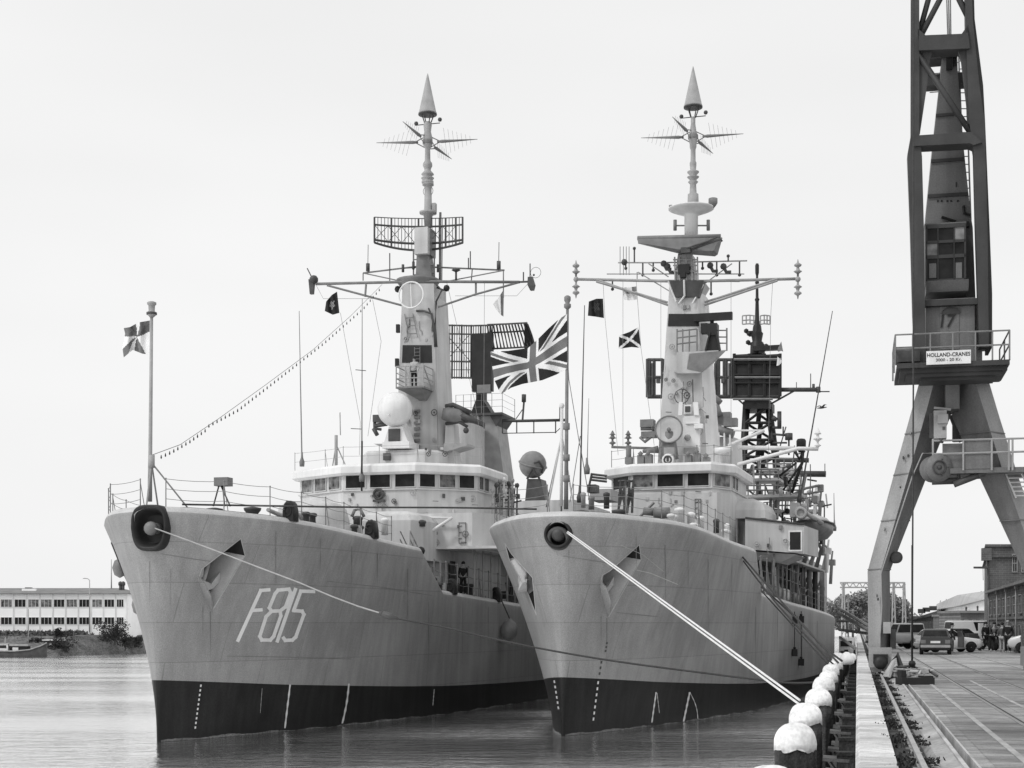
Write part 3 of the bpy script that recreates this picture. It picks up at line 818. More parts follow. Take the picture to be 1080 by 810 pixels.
# cables over the mast face
mb = MB(); s.tb(mb, [(439, 328, 29.1), (447, 328, 29.1), (455, 331, 29), (458, 345, 29), (459, 366, 29)], .07, 6); s.tb(mb, [(460, 300, 29.2), (466, 306, 29.2), (460, 318, 29), (459, 345, 29), (460.5, 366, 29)], .06, 6)
s.tb(mb, [(452, 325, 29), (456, 335, 29), (457, 350, 29)], .05, 6); mb.build('mast_cable', M_dark, mast)
# lookout platform
mb = MB(); zf = s.P(417, 411, 28).z; p0 = s.P(417.5, 411, 27.6); p1 = s.P(446, 411, 27.6); p2 = s.P(457, 415, 29.2)
mb.loft([[(p0.x, 27.6, zf), (p1.x, 27.6, zf), (p2.x, 29.2, zf), (p0.x, 29.2, zf)][::1], [(p0.x, 27.6, zf+.1), (p1.x, 27.6, zf+.1), (p2.x, 29.2, zf+.1), (p0.x, 29.2, zf+.1)]])
mb.loft([[(p0.x+.1, 27.7, zf), (p1.x-.1, 27.7, zf), (p1.x, 29.2, zf-.03), (p0.x+.1, 29.2, zf)], [(p0.x+.9, 28.9, zf-.5), (p1.x-.3, 28.9, zf-.5), (p1.x-.3, 29.2, zf-.5), (p0.x+.9, 29.2, zf-.5)]])
pf_ = mb.build('lookout_platform', M_steel, mast)
mb = MB(); hr = s.P(417, 386.5, 27.6).z-zf
cs_ = [Vector((p0.x, 29.2, zf)), Vector((p0.x, 27.65, zf)), Vector((p0.x+.55, 27.65, zf)), Vector(((p0.x+p1.x)/2, 27.65, zf)), Vector((p1.x, 27.65, zf)), Vector((p2.x, 29.1, zf))]
for k in (.45, 1): mb.tube([p+Vector((0, 0, hr*k)) for p in cs_], .035, 5)
for p in cs_: mb.tube([p, p+Vector((0, 0, hr))], .04, 5)
mb.tube([Vector((p1.x, 27.65, zf+hr)), Vector((p2.x, 29.1, zf))], .04, 5)
mb.build('platform_rail', M_steelL, mast)
mb = MB(); q = [Vector((p0.x+.05, 27.63, zf+.12)), Vector((p1.x-.05, 27.63, zf+.12)), Vector((p1.x-.05, 27.63, zf+hr-.08)), Vector((p0.x+.05, 27.63, zf+hr-.08))]
mb = MB()
for k in (.25, .7): mb.tube([p+Vector((0, 0, hr*k)) for p in cs_], .018, 5)
mb.build('platform_wire', M_steelL, mast)
L_PLAT = Vector(((p0.x+p1.x)/2+.02, 28.35, zf+.1))
# yards
def yard(pts, r, m=M_steel, extra=None):
    mb = MB(); s.tb(mb, pts, r, 6)
    if extra:
        for e in extra: s.tb(mb, e, r*.75, 5)
    return mb.build('yard', m, mast)
yard([(333, 299.5, 29), (420, 297.5, 29.3), (460, 297, 29.5), (548, 297.5, 29.8)], .085, M_steel, [[(345, 301, 29), (427, 323, 29.3), (433, 326, 29.3)], [(462, 324, 29.5), (500, 311, 29.6), (547, 298, 29.8)], [(385, 313, 29.1), (386, 300, 29.1)], [(502, 298, 29.7), (502, 310, 29.7)]])
yard([(383, 288, 30.5), (440, 281, 30.5), (532, 285, 30.5)], .05, M_steel, [[(383, 288, 30.5), (425, 297, 30.3)], [(532, 285, 30.5), (470, 297, 30.4)], [(383, 288, 30.5), (383, 296, 30.5)], [(531, 285, 30.5), (531, 314, 30.5)], [(497, 297, 30.5), (498, 284, 30.5)], [(411, 297, 30.5), (411, 284, 30.5)]])
mb = MB()
for (x, y0, y1) in ((388, 286, 278), (526, 284, 275.5)): s.tb(mb, [(x, y0, 30.5), (x, y1, 30.5)], .12, 8); s.tb(mb, [(x, y1, 30.5), (x+.3, y1-20, 30.5)], .02, 4)
for (x, y0, y1) in ((411, 285, 267), (496, 283, 265), (494, 283, 272), (559, 296, 278), (447, 282, 268)): s.tb(mb, [(x, y0, 30.4), (x, y1, 30.4)], .035, 5)
for (x, y) in ((447, 284), (425, 287), (462, 287), (436, 284)): s.tb(mb, [(x, y, 30), (x, y-8, 30)], .08, 6)
s.tb(mb, [(481, 285, 30.2), (481, 296, 30.2)], .06, 6); prof(s, mb, 481, 30.2, [(286.5, 2), (285, 4.6), (283.4, 3)], 12)
s.tb(mb, [(425, 283, 30.4), (447, 282, 30.4)], .03, 5)
mb.build('mast_aerial', M_dark, mast)
mb = MB(); c = s.P(331, 295, 29); mb.ball(c, .27, 10); c2 = s.P(329, 304, 29); mb.loft([[c2+Vector((x*.16, y*.16, .5)) for x, y in ((-1, -1), (1, -1), (1, 1), (-1, 1))], [c2+Vector((x*.1, y*.1, -.35)) for x, y in ((-1, -1), (1, -1), (1, 1), (-1, 1))]])
s.tb(mb, [(331, 297, 29), (324, 283, 29)], .035, 5)
c = s.P(559.5, 299, 29.8); mb.loft([[c+Vector((x*.12, y*.16, .35)) for x, y in ((-1, -1), (1, -1), (1, 1), (-1, 1))], [c+Vector((.06+x*.2, y*.16, -.1)) for x, y in ((-1, -1), (1, -1), (1, 1), (-1, 1))], [c+Vector((.1+x*.1, y*.1, -.4)) for x, y in ((-1, -1), (1, -1), (1, 1), (-1, 1))]])
s.tb(mb, [(548, 297.5, 29.8), (560, 297, 29.8)], .06, 5); s.tb(mb, [(552, 296, 29.8), (552, 287, 29.8)], .04, 5); mb.ring(s.P(565, 287.5, 29.8), .3, .012, (0, 1, 0), 16); mb.ball(s.P(563, 290, 29.8), .07, 6)
mb.build('yardarm_light', M_dark, mast)
mb = MB()
for x, y in ((419, 346), (418, 382)): s.bx(mb, x-1.5, y-4, x+1.8, y+4.5, 29.1, .2)
for x, y in ((419.5, 305), (471, 304)): mb.ball(s.P(x, y, 29.6), .2, 8)
for x, y in ((421, 303), (468, 306)): s.tb(mb, [(x, y, 29.6), (x+(441-x)*.6, y-6, 29.9)], .05, 5)
mb.build('mast_lamp', M_blk, mast)
# upper lattice and radar
mb = MB(); tower(s, mb, 438, 456, 297, 439.5, 452, 268, 29.9, 30.6); tower(s, mb, 439, 453, 268, 439, 453.5, 240, 29.7, 30.8)
for x in (436, 458): s.tb(mb, [(x, 297, 30.2), (x, 264, 30.2)], .05, 5)
for y in (290, 282, 274): s.tb(mb, [(436, y, 30.2), (458, y-2, 30.2)], .035, 5)
s.tb(mb, [(464, 296, 30.6), (464.5, 224, 30.6)], .07, 6); s.tb(mb, [(466, 296, 30.6), (466.5, 238, 30.6)], .03, 6)
mb.build('upper_mast', M_steel, mast)
mb = MB(); prof(s, mb, 451.5, 30.3, [(240, 3.6), (226, 4.6), (225.5, 8.6), (223.4, 8.8), (222.8, 4), (200, 3.5), (196, 4), (195.5, 5.8), (192, 5.4), (191.5, 3)], 14)
s.bx(mb, 455.5, 214, 459, 222, 30.2, .3); mb.ring(s.P(451.5, 201.5, 30.3), .3, .02, (0, 1, 0), 14)
mb.build('radar_mast_pole', M_steelL, mast)
# curved lattice search radar
def curved_radar(s, xa, xb, cx, ytop, y1, y2, ybot, a, bulge, mast, m=M_dark):
    rd = MB(); n = 26; nd = {}
    def q(t, y, sagy):
        x = xa+(xb-xa)*t; u = (t-.5)*2
        return s.P(x, y+sagy*(1-u*u), a-bulge*(u*u)+bulge)
    rows = ((ytop, 1.5, .03), (y1, 2.2, .06), (y2, 4, .07), (ybot, 8, .07))
    for y, sg, r in rows: rd.tube([q(i/n, y, sg) for i in range(n+1)], r, 5)
    for i in range(n+1):
        if i % 1 == 0:
            big = i in (0, 5, n//2, n-5, n-2, n)
            P_ = [q(i/n, y, sg) for y, sg, r in rows]
            rd.tube(P_, .06 if big else .022, 5)
    for i in range(0, n-4, 4):
        rd.tube([q(i/n, y1, 2.2), q((i+4)/n, y2, 4)], .018, 4); rd.tube([q((i+4)/n, y1, 2.2), q(i/n, y2, 4)], .018, 4)
    return rd.build('search_radar', m, mast)
curved_radar(s, 395, 488, 441, 229, 237, 253, 256, 29.4, .9, mast)
mb = MB(); s.bx(mb, 437, 240, 451, 267, 29.2, .35); mb.build('radar_feed_panel', M_sup2, mast)
topmast(s, mast, 451, 30.3, 119, 77.5, 8.8, 150, 401, 500.5,
        [(196, 3), (193, 6), (191, 6), (190.5, 4), (188.5, 6.4), (187.5, 6.4), (186, 3.6), (184.3, 6.3), (183.6, 6.3), (180, 3.2), (178, 3.4), (175, 4.8), (172, 4.5), (170, 3), (168, 2.8), (157, 2.6), (153, 4.6), (146, 5), (139, 3.4), (132, 4.2), (129, 3.5)], M_steelL)
# director radome beside the mast
c = s.P(416.5, 432, 27.3); r = s.P(433.8, 432, 27.3).x-c.x
mb = MB(); mb.lathe([(r*math.sin(PI*i/16)+1e-3, -r*math.cos(PI*i/16)) for i in range(17)], c, 28, (-.05, -1, -.5))
dr = mb.build('tracking_radome', M_lt, s.e)
mb = MB(); mb.lathe([(.06, .0), (.02, .12)], c+Vector((-.02, -r*.93, -r*.42)), 10, (0, -1, -.5)); 
tower(s, mb, 404, 432, 470, 410, 424, 450, 27.1, 28.3); s.bx(mb, 403, 466, 431.5, 472, 26.9, 1.6); mb.build('radome_pedestal', M_lt, dr)
mb = MB(); s.bx(mb, 409.5, 452.5, 421.5, 465, 27.0, .1); mb.build('pedestal_hatch', M_dark, dr)
mb = MB(); s.bx(mb, 393, 437.5, 402.5, 444.5, 27.1, .5); s.tb(mb, [(395, 444, 27.3), (395, 452, 27.3), (402, 453, 27.3)], .09, 6); s.tb(mb, [(394, 452, 27.3), (398, 459, 27.3)], .12, 6); s.tb(mb, [(396, 449, 27.3), (408, 447, 27.3)], .13, 6); mb.build('optical_sight', M_dark, dr)
# second director on the other side
mb = MB(); q = s.P(478, 437, 31); q.y = 29.6
mb.lathe([(.3, -.8), (.42, -.5), (.45, .1), (.3, .75), (.15, .9)], s.P(481, 438.5, 29.6), 12, (.9, .3, -.15)); dd = mb.build('gun_director', M_steel, s.e)
mb = MB(); s.tb(mb, [(484, 438, 29.6), (502, 444, 29.6), (505, 445.5, 29.6)], [.35, .16, .1], 8); s.tb(mb, [(470, 429, 29.5), (478, 427, 29.5), (487, 431, 29.5), (496, 435, 29.5)], .15, 6); s.tb(mb, [(470, 447, 29.5), (484, 445, 29.5), (493, 450, 29.5)], .1, 6); mb.ball(s.P(491.5, 454, 29.5), .18, 8)
mb.build('director_yoke', M_dark, dd)
mb = MB(); mb.ring(s.P(471, 438, 29.3), .22, .06, (0, 1, 0)); mb.ball(s.P(471, 438, 29.4), .18, 8); mb.build('director_lens', M_lt, dd)
mb = MB(); tower(s, mb, 468, 481, 492, 470, 478, 446, 29.6, 30.6); mb.build('director_pedestal', M_sup, dd)

# funnel and mainmast
mb = MB(); 
r = []
for z in (s.P(490, 540, 38).z-3, s.P(490, 445, 38).z):
    p0 = s.P(474, 445, 38); p1 = s.P(496, 445, 38); cx = (p0.x+p1.x)/2; rx = (p1.x-p0.x)/2
    r.append([(cx+rx*math.copysign(abs(math.cos(t))**.7, math.cos(t)), 40+2.2*math.sin(t), z) for t in [2*PI*i/24 for i in range(24)]])
mb.smooth().loft(r); fn = mb.build('funnel', M_sup2, s.e)
mb = MB(); mb.smooth().loft([[(x, y, z+.0) for x, y, z in r[1]], [(cx+(x-cx)*1.04, 40+(y-40)*1.04, z+.35) for x, y, z in r[1]]]); mb.build('funnel_cap', M_dark, fn)
a = 42.5
mb = MB(); tower(s, mb, 493, 531, 500, 503, 522.5, 437, a, a+2.4); tower(s, mb, 492, 532, 560, 493, 531, 500, a, a+2.4)
mm_ = mb.build('mainmast', M_steelL, s.e)
mb = MB(); s.tb(mb, [(504.5, 437, a-.1), (504, 497, a-.1)], .09, 6); s.tb(mb, [(500, 440, a-.1), (496, 497, a-.1)], .06, 6); mb.build('mast_pipe', M_lt, mm_)
mb = MB(); p0 = s.P(497, 437, a-.3); p1 = s.P(530, 437, a-.3); mb.mm((p0.x, a-.4, p0.z-.1), (p1.x, a+2.8, p0.z+.05))
mb.loft([[(p1.x-.9, a-.2, p0.z-.1), (p1.x, a-.2, p0.z-.1), (p1.x-.5, a-.2, p0.z-.8)], [(p1.x-.9, a+2.4, p0.z-.1), (p1.x, a+2.4, p0.z-.1), (p1.x-.5, a+2.4, p0.z-.8)]]); mb.build('radar_platform', M_dark, mm_)
p2 = s.P(481, 437, a-.3)
rail_pts(s, [Vector((x, a-.35, p0.z+.05)) for x in (p2.x, (p2.x+p0.x)/2, p0.x, (p0.x*2+p1.x)/3, (p0.x+2*p1.x)/3, p1.x)]+[Vector((p1.x, a+2.6, p0.z+.05))], s.P(497, 417.5, a).z-p0.z, 3, sag=0, m=M_steel, parent=mm_)
mb = MB(); tower(s, mb, 496, 519, 437, 502, 509, 421, a+.4, a+1.6); tower(s, mb, 502, 509, 421, 502, 509, 412, a+.5, a+1.5); mb.build('radar_turntable', M_blk, mm_)
# large lattice radar with a dark feed column
mb = MB(); A_ = a+.2
def bed(x, y, k=0): return s.P(x, y, A_+k)
for y in (343, 352, 381, 398): mb.tube([bed(467, y), bed(497, y+.6), bed(520, y)], .06, 5)
for i in range(22):
    x = 467+i*2.5; mb.tube([bed(x, 342+i*.05), bed(x-.3, 399.5)], .065 if i % 4 == 0 else .032, 4)
for y in (362, 371, 390): mb.tube([bed(467, y), bed(520, y)], .025, 4)
mb.tube([bed(470, 352), bed(496, 381)], .025, 4); mb.tube([bed(496, 352), bed(470, 381)], .025, 4)
for i in range(14):
    t = i/13; x = 514+t*42; y1_ = 370-3*t*2-.1*i
    mb.tube([bed(x, 343-1.5*t, -.4), bed(x+1.5+t*3, 354, .3*t), bed(x+4+t*4, 369-4*t, .6*t)], .06, 4)
for y, k in ((342.5, -.4), (351, .0), (368, .5)): mb.tube([bed(514, y, k*0), bed(535, y-.8, k*.5), bed(556, y-2, k)], .06, 5)
rdr = mb.build('search_radar', M_dark, mm_)
mb = MB(); rim = [bed(553, 340.5, -.4), bed(557, 341.5, -.3), bed(561, 352, .2), bed(564, 362, .6), bed(560, 366, .6), bed(553, 369, .6)]
mb.loft([rim, [p+Vector((0, .08, 0)) for p in rim]]); mb.build('radar_end_plate', M_blk, rdr)
mb = MB(); s.bx(mb, 497.5, 352, 518.5, 412, A_-.5, .5); mb.build('radar_feed_column', M_blk, rdr)
mb = MB(); s.bx(mb, 503, 406, 517, 414, A_-.62, .3); mb.build('gearbox', M_steel, rdr)
mb = MB(); s.tb(mb, [(530, 443.5, a), (545, 444, a), (598, 443, a)], .10, 6)
for x in (530, 545, 563, 586): s.tb(mb, [(x, 443, a), (x, 457, a)], .04, 4)
s.tb(mb, [(530, 457, a), (586, 456, a), (597, 446, a)], .03, 4); s.tb(mb, [(551, 443, a), (552.5, 424, a)], .07, 5); s.tb(mb, [(552.5, 424, a), (552.6, 416, a)], .15, 6); s.tb(mb, [(544, 442, a), (551, 432, a)], .03, 4)
s.tb(mb, [(592, 442, a), (592, 429, a)], .14, 6); s.tb(mb, [(592, 540, a-2), (592, 429, a)], .06, 5); s.tb(mb, [(592, 460, a), (576, 535, a)], .035, 5)
mb.build('aft_yard', M_dark, mm_)
# hangar and aft director
mb = MB(); zb = s.P(560, 535, 58).z
mb.prism([(-4.4, 50), (4.6, 50), (4.6, 68), (-4.4, 68)], 5.2, 9.6); mb.prism([(-3.5, 52), (4.0, 52), (4.0, 64), (-3.5, 64)], 9.6, zb); mb.build('hangar', M_sup2, s.e)
c = s.P(562, 490, 56); r = s.P(576, 490, 56).x-c.x
mb = MB(); mb.ball(c, r, 22); mb.ring(c, r*1.02, .07, (.3, -.2, 1), 28); ad = mb.build('aft_director', M_steel, s.e)
mb = MB(); mb.tube([c+Vector((.35, -r*.95, .0)), c+Vector((.7, -r*.8, .15)), c+Vector((.92, -r*.5, -.3)), c+Vector((.8, -r*.5, -.7))], .09, 6)
tower(s, mb, 553, 577, 536, 556, 570, 505, 55.4, 57); s.tb(mb, [(556, 505, 55.3), (562, 494, 55), (569, 505, 55.3)], .1, 5); mb.build('director_mount', M_dark, ad)
# cluttered fittings at the after end of the bridge
rnd = random.Random(3)
for i, (x, y0, y1, a, m) in enumerate(((519, 517, 535, 27, M_steelL), (523, 512, 530, 28, M_dark), (527, 508, 534, 28.5, M_steel), (531, 506, 532, 30, M_lt), (536, 510, 536, 31, M_dark), (540, 507, 530, 32, M_steelL), (545, 512, 536, 33, M_dark))):
    mb = MB(); s.tb(mb, [(x, y1+14, a), (x+.5, y0, a)], .05, 6)
    c = s.P(x+.5, y0, a); mb.ball(c, .13, 8, 1.2); s.bx(mb, x-1.5, y0+9, x+2, y0+14, a-.1, .3); s.tb(mb, [(x-3, y0+18, a), (x+5, y0+16, a)], .05, 5)
    mb.build('deck_fitting', m, s.e)
for i in range(3):
    mb = MB(); ladder(mb, s.P(527+6*i, 536, 30+i), s.P(529+6*i, 510, 30+i), .3, .03, 7); mb.build('ladder', M_dark, s.e)
def lerp_(a, b, t): return a+(b-a)*t
# ================================================================== RIGHT SHIP
s = R
hull(s)
def z3(x, y): return (500+x/2.793, 500+y/2.793)
c1, n1, o1 = pocket(s, [z3(*p) for p in ((487, 208), (492, 252), (397, 420), (372, 320), (378, 298), (400, 285))], 1, 1.9, (0, -.42, .15))
c2, n2, o2 = pocket(s, [z3(*p) for p in ((91, 204), (110, 235), (172, 305), (183, 415), (160, 355), (103, 250))], -1, .7, (0, -.1, .2))
_pf = s.P(589.5, 563.5, -.85); hole(s, (_pf.x, -1.0, _pf.z), .98, .98, 1, 1.1)
bake(s.hull)
anchor(s, c1+Vector((0, -.1, -.15))-n1*.2, n1, 1, .72); anchor(s, c2+n2*.35, n2, -1, .8)
lip(s, [z3(*p) for p in ((371, 318), (372, 340), (383, 380), (396, 420))], [.05, .35, .4, .02])
pf = s.P(589.5, 563.5, -.85)
o = MB(); c = Vector((pf.x, -1.0, pf.z))
o.smooth().lathe([(.58, .9), (.6, .1), (.575, -.05), (.52, -.12), (.45, -.06), (.42, .3), (.3, .5)], c, 32, (0, 1, 0)); fl = o.build('bow_fairlead', M_blk, s.e)
o = MB(); o.ball(c+Vector((0, .1, 0)), .3, 16); o.ring(c+Vector((0, .05, -.18)), .4, .1, (0, 1, .2), 20); o.build('roller', M_dark, fl)
seam(s, [z3(255, 240), z3(330, 252), z3(395, 262)], .6); seam(s, [z3(480, 283), z3(520, 292), z3(600, 325)], .7, M_sup); seam(s, [z3(420, 408), z3(540, 420)], .5)
seam(s, [(655, 575), (678, 585), (700, 603)], .5, M_sup2); 
dashes(s, z3(366, 610), z3(350, 735), 7, 1); dashes(s, z3(236, 608), z3(250, 700), 6, -1); 
mb = MB()
def dm(s, p0, p1, n, m):
    o = dashes(s, p0, p1, n, 1, wd=1.8); o.data.materials[0] = m
dm(s, z3(392, 495), z3(386, 530), 3, M_dark); dm(s, z3(376, 550), z3(368, 600), 3, M_dark)
stream(s, linepts(692, 730, 687.5, 762), 1.8); stream(s, linepts(727.5, 730, 721, 761), 2.4); stream(s, linepts(728, 731, 736, 758, 9, 2), .9); stream(s, linepts(693, 731, 695.5, 752), .7)
for px in (728, 692): pass
# jackstaff
js = MB(); a0 = .2; b = s.P(597, 537, a0); t = s.P(598.5, 322, a0)
js.tube([b, b.lerp(t, .3), t], [.095, .08, .06], 8)
for y in (483, 450, 505): k = s.P(597.5, y, a0); js.tube([k+Vector((0, 0, -.12)), k+Vector((0, 0, .14))], .14, 8)
js.lathe([(.07, -.15), (.15, -.08), (.15, .04), (.08, .08), (.14, .2), (.14, .34), (.06, .4)], t, 10)
js.build('jackstaff', M_steel, s.e)
mb = MB()
k = s.P(598, 440, a0)
for q in ((594.5, 428, 0, 592, 533, .3), ): pass
mb.tube([s.P(592.5, 430, .6), s.P(592, 534, .6)], .07, 6); mb.tube([s.P(592, 462, .6), s.P(578, 534, 1.8)], .045, 5); mb.tube([s.P(593, 462, .6), s.P(605, 534, 1.6)], .045, 5); mb.ball(s.P(592.5, 428, .6), .12, 8)
mb.build('staff_support', M_lt, s.e)
bow_rail(s, 1.15, 16)
rail(s, 20, 36, 1, 2.0, 1.6, 3, r=.032); rail(s, 36, 60, 1, 1.2, 2.2, 3); rail(s, 14, 60, -1, 1.1, 2.6, 3)
for x, a in ((3.1, 7.5), (3.4, 11.5), (4.3, 15.2), (-3.1, 7.5), (4.6, 22), (4.8, 27)): bollard(s, x, a, M_lt)
capstan(s, .9, 6.5); capstan(s, -.9, 6.5)
turret(s, (.2, 13.6, s.Z(14)-.05), 3.0, 3.2, 1.2, M_sup2)
mb = MB(); s.tb(mb, [(706, 541, 12), (690, 541, 12)], .28, 10); s.tb(mb, [(690, 540, 12), (679, 539, 12)], .2, 10); s.tb(mb, [(672, 548, 12), (690, 530, 12)], .07, 5); mb.build('torpedo_davit', M_steel, s.e)
for x0, y0, x1, y1, a, m in ((636, 520, 642, 534, 9, M_dark), (620, 524, 626, 535, 8, M_steel), (711, 536, 721, 550, 14, M_white), (735, 545, 742, 556, 15, M_lt), (752, 548, 758, 560, 16, M_dark), (612, 520, 617, 533, 7, M_steelL), (764, 553, 769, 566, 16.3, M_white), (724, 541, 732, 552, 14.5, M_white)):
    mb = MB(); p = s.P(x0, y1, a); q = s.P(x1, y0, a); r = (q.x-p.x)/2
    mb.lathe([(r, p.z-.1), (r, q.z-.15), (r*1.2, q.z-.1), (r*1.15, q.z), (r*.4, q.z+.06)], ((p.x+q.x)/2, a+r, 0), 10); mb.build('deck_ventilator', m, s.e)
# trestles and lattice stands on the forecastle
for x0, x1, w_, a in ((655, 657, 6, 9.5), (664, 666, 5, 10)):
    mb = MB()
    for dx in (-w_/2, w_/2): s.tb(mb, [(x0+dx, 541, a), (x1+dx*.8, 506, a)], .06, 5)
    s.tb(mb, [(x0-w_/2, 538, a), (x1+w_/2, 508, a)], .05, 5); s.tb(mb, [(x0+w_/2, 530, a), (x1-w_/2, 512, a)], .05, 5); s.tb(mb, [(x0-w_/2, 508, a), (x1+w_/2, 507, a)], .06, 5); s.tb(mb, [(x0-w_/2, 522, a), (x1+w_/2, 522, a)], .05, 5)
    mb.build('stowage_trestle', M_dark, s.e)
mb = MB(); 
for i in range(3): s.tb(mb, [(623, 500+i*3, 12), (640, 502+i*3, 12)], .06, 5)
s.tb(mb, [(620, 518, 12), (624, 500, 12)], .06, 5); s.bx(mb, 619, 511, 628, 519, 12, .8); mb.build('folded_davit', M_dark, s.e)
mb = MB(); s.bx(mb, 622, 516, 644, 527, 15, 2); mb.build('deck_locker', M_steelL, s.e)
whip(s, 611.5, 530, 616.5, 322, 9, .05, 1); whip(s, 619, 500, 621, 420, 12, .03)
mb = MB(); s.tb(mb, [(611.5, 470, 9), (600, 400, 9), (597, 345, 9)], .018, 4); s.tb(mb, [(612, 470, 9), (622, 530, 9.4)], .02, 4); s.tb(mb, [(612, 460, 9), (601, 530, 8.6)], .02, 4); mb.build('whip_stay', M_steel, s.e)

# superstructure
br, pl, zs, zt, zr = plan_bridge(s, (667, 751, 23.3), (645, 25), (771, 25), 31, 514.5, 501.0, 489.5, s.Z(24)-.2)
h = (zt-zs)*.93; zc = (zs+zt)/2
wall_windows(s, br, pl[1], pl[2], zc, h, [(.12, .86)])
wall_windows(s, br, pl[2], pl[3], zc, h, [(.01, .26), (.32, .64), (.70, .96)], gl=[1, 0, 0])
wall_windows(s, br, pl[3], pl[4], zc, h, [(.08, .90)], gl=[1])
wall_windows(s, br, pl[4], (pl[4][0], pl[4][1]+2.6), zc, h, [(.12, .45), (.55, .88)])
mb = MB(); A = s.P(648, 524, 24.4); B = s.P(760, 524, 24.4); mb.prism([(A.x, 24.0), (A.x+.6, 23.2), (B.x, 23.2), (B.x+.6, 24), (B.x+.6, 32), (A.x, 32)], s.Z(22)-.2, A.z)
mb.build('deckhouse', M_sup, s.e)
# covered housing to the right of the bridge, and the big overhanging wing
a = 26
mb = MB(); p0 = s.P(764, 547, a); p1 = s.P(807, 524.5, a); rp = []
for z, k in ((p0.z, 0), (p1.z-.7, 0), (p1.z-.25, .15), (p1.z, .6)): rp.append([(p0.x, a+k, z), (p1.x-k*1.3, a+k, z), (p1.x-k*1.3, a+5-k, z), (p0.x, a+5-k, z)])
mb.loft(rp); mb.build('covered_housing', M_sup, s.e)
a = 24.2
p0 = s.P(786, 581, a); p1 = s.P(848, 590, a); t0 = s.P(786, 547, a); t1 = s.P(848, 554, a)
mb = MB()
X0, X1 = p0.x, t1.x; 
zb0 = p0.z+.1; zb1 = s.P(848, 587, a).z; zt0 = t0.z; zt1 = t1.z
mb.loft([[(X0, a, zb0), (X1, a, zb0-.3), (X1, a, zt1), (X0, a, zt0)], [(X0, a+4.8, zb0), (X1+.3, a+4.8, zb0-.3), (X1+.3, a+4.8, zt1), (X0, a+4.8, zt0)]])
wg = mb.build('bridge_wing', M_sup2, s.e)
mb = MB(); s.tb(mb, [(786, 546, a-.05), (848, 553, a-.05)], .06, 6); mb.build('wing_coaming', M_dark, wg)
mb = MB(); s.bx(mb, 833, 561, 844.5, 580, a-.03, .05); mb.build('wing_opening', M_blk, wg)
mb = MB(); 
for x0, y0, x1, y1 in ((831.5, 559.5, 833, 581.5), (844.5, 559.5, 846, 581.5), (833, 559.5, 844.5, 561), (833, 580, 844.5, 581.5)): s.bx(mb, x0, y0, x1, y1, a-.06, .07)
mb.build('opening_frame', M_lt, wg)
mb = MB(); mb.loft([[(X0-1.0, a+.2, zb0-.02), (X1-.4, a+.2, zb0-.32), (X1-1.4, a+.8, zb0-.75), (X0-1, a+.8, zb0-.35)], [(X0-1.0, a+4.6, zb0-.02), (X1-.4, a+4.6, zb0-.32), (X1-1.4, a+4.6, zb0-.75), (X0-1, a+4.6, zb0-.35)]]); mb.build('wing_underside', M_sup2, wg)
# house below and aft of it, dark passage openings
zd = s.Z(24)-.3
mb = MB(); mb.prism([(-1, 21.4), (2.0, 21.4), (3.2, 22.8), (3.5, 24), (3.5, 50), (-4.4, 50), (-4.4, 23)], zd, 8.5); mb.build('deckhouse', M_pass, s.e)  # dark wall tone stands in for shade below the wing
for a_ in (25, 27.8, 31, 35, 39.5):
    mb = MB(); mb.mm((3.49, a_, zd+.4), (3.56, a_+.95, zd+2.1)); mb.build('passage_door', M_blk, s.e)
for a_ in (24.5, 26.5, 28.5, 30.5, 33, 36, 39): mb = MB(); mb.tube([(5.5, a_, s.Z(a_)), (5.5, a_, 8.6)], .045, 6); mb.build('awning_stanchion', M_steel, s.e)
mb = MB(); mb.prism([(1, 29), (5.9, 29), (5.9, 50), (1, 50)], 8.3, 8.42); mb.build('upper_deck_overhang', M_sup2, s.e)
mb = MB(); mb.prism([(-4, 32), (3.6, 32), (3.6, 50), (-4, 50)], 8.42, 11.2); mb.build('deckhouse', M_sup2, s.e)
for i, (x, z, a_, m) in enumerate(((4.6, s.Z(24)+.45, 23.8, M_lt), (4.9, s.Z(27)+.4, 26.4, M_steel), (4.9, s.Z(30)+.5, 29.4, M_steelL), (5.0, s.Z(33)+.5, 32.6, M_lt), (5.0, s.Z(36)+.45, 36.2, M_steel))):
    mb = MB(); mb.lathe([(.1, -.75), (.4, -.68), (.42, 0), (.4, .68), (.1, .75)], (x, a_, z), 12, (.2, 1, 0)); mb.box((x, a_, z-.45), (.7, .9, .1)); mb.build('life_raft_canister', m, s.e)
# tall narrow davit posts and deck clutter aft on the port side
for i, a_ in enumerate((34, 37, 41, 45, 49, 54)):
    mb = MB(); x = 5.3; z0 = s.Z(a_)
    mb.tube([(x, a_, z0), (x, a_, 8.4), (x+.1, a_, 8.7), (x+.45, a_-.3, 9.6+.3*(i % 3)), (x+.2, a_-.6, 10.4)], [.2, .2, .17, .14, .09], 6)
    mb.box((x-.3, a_, 7.2), (1.0, .25, .25)); mb.tube([(x-.8, a_, 6.4), (x, a_, 8)], .08, 5); mb.build('boat_davit', M_steel if i % 2 else M_dark, s.e)
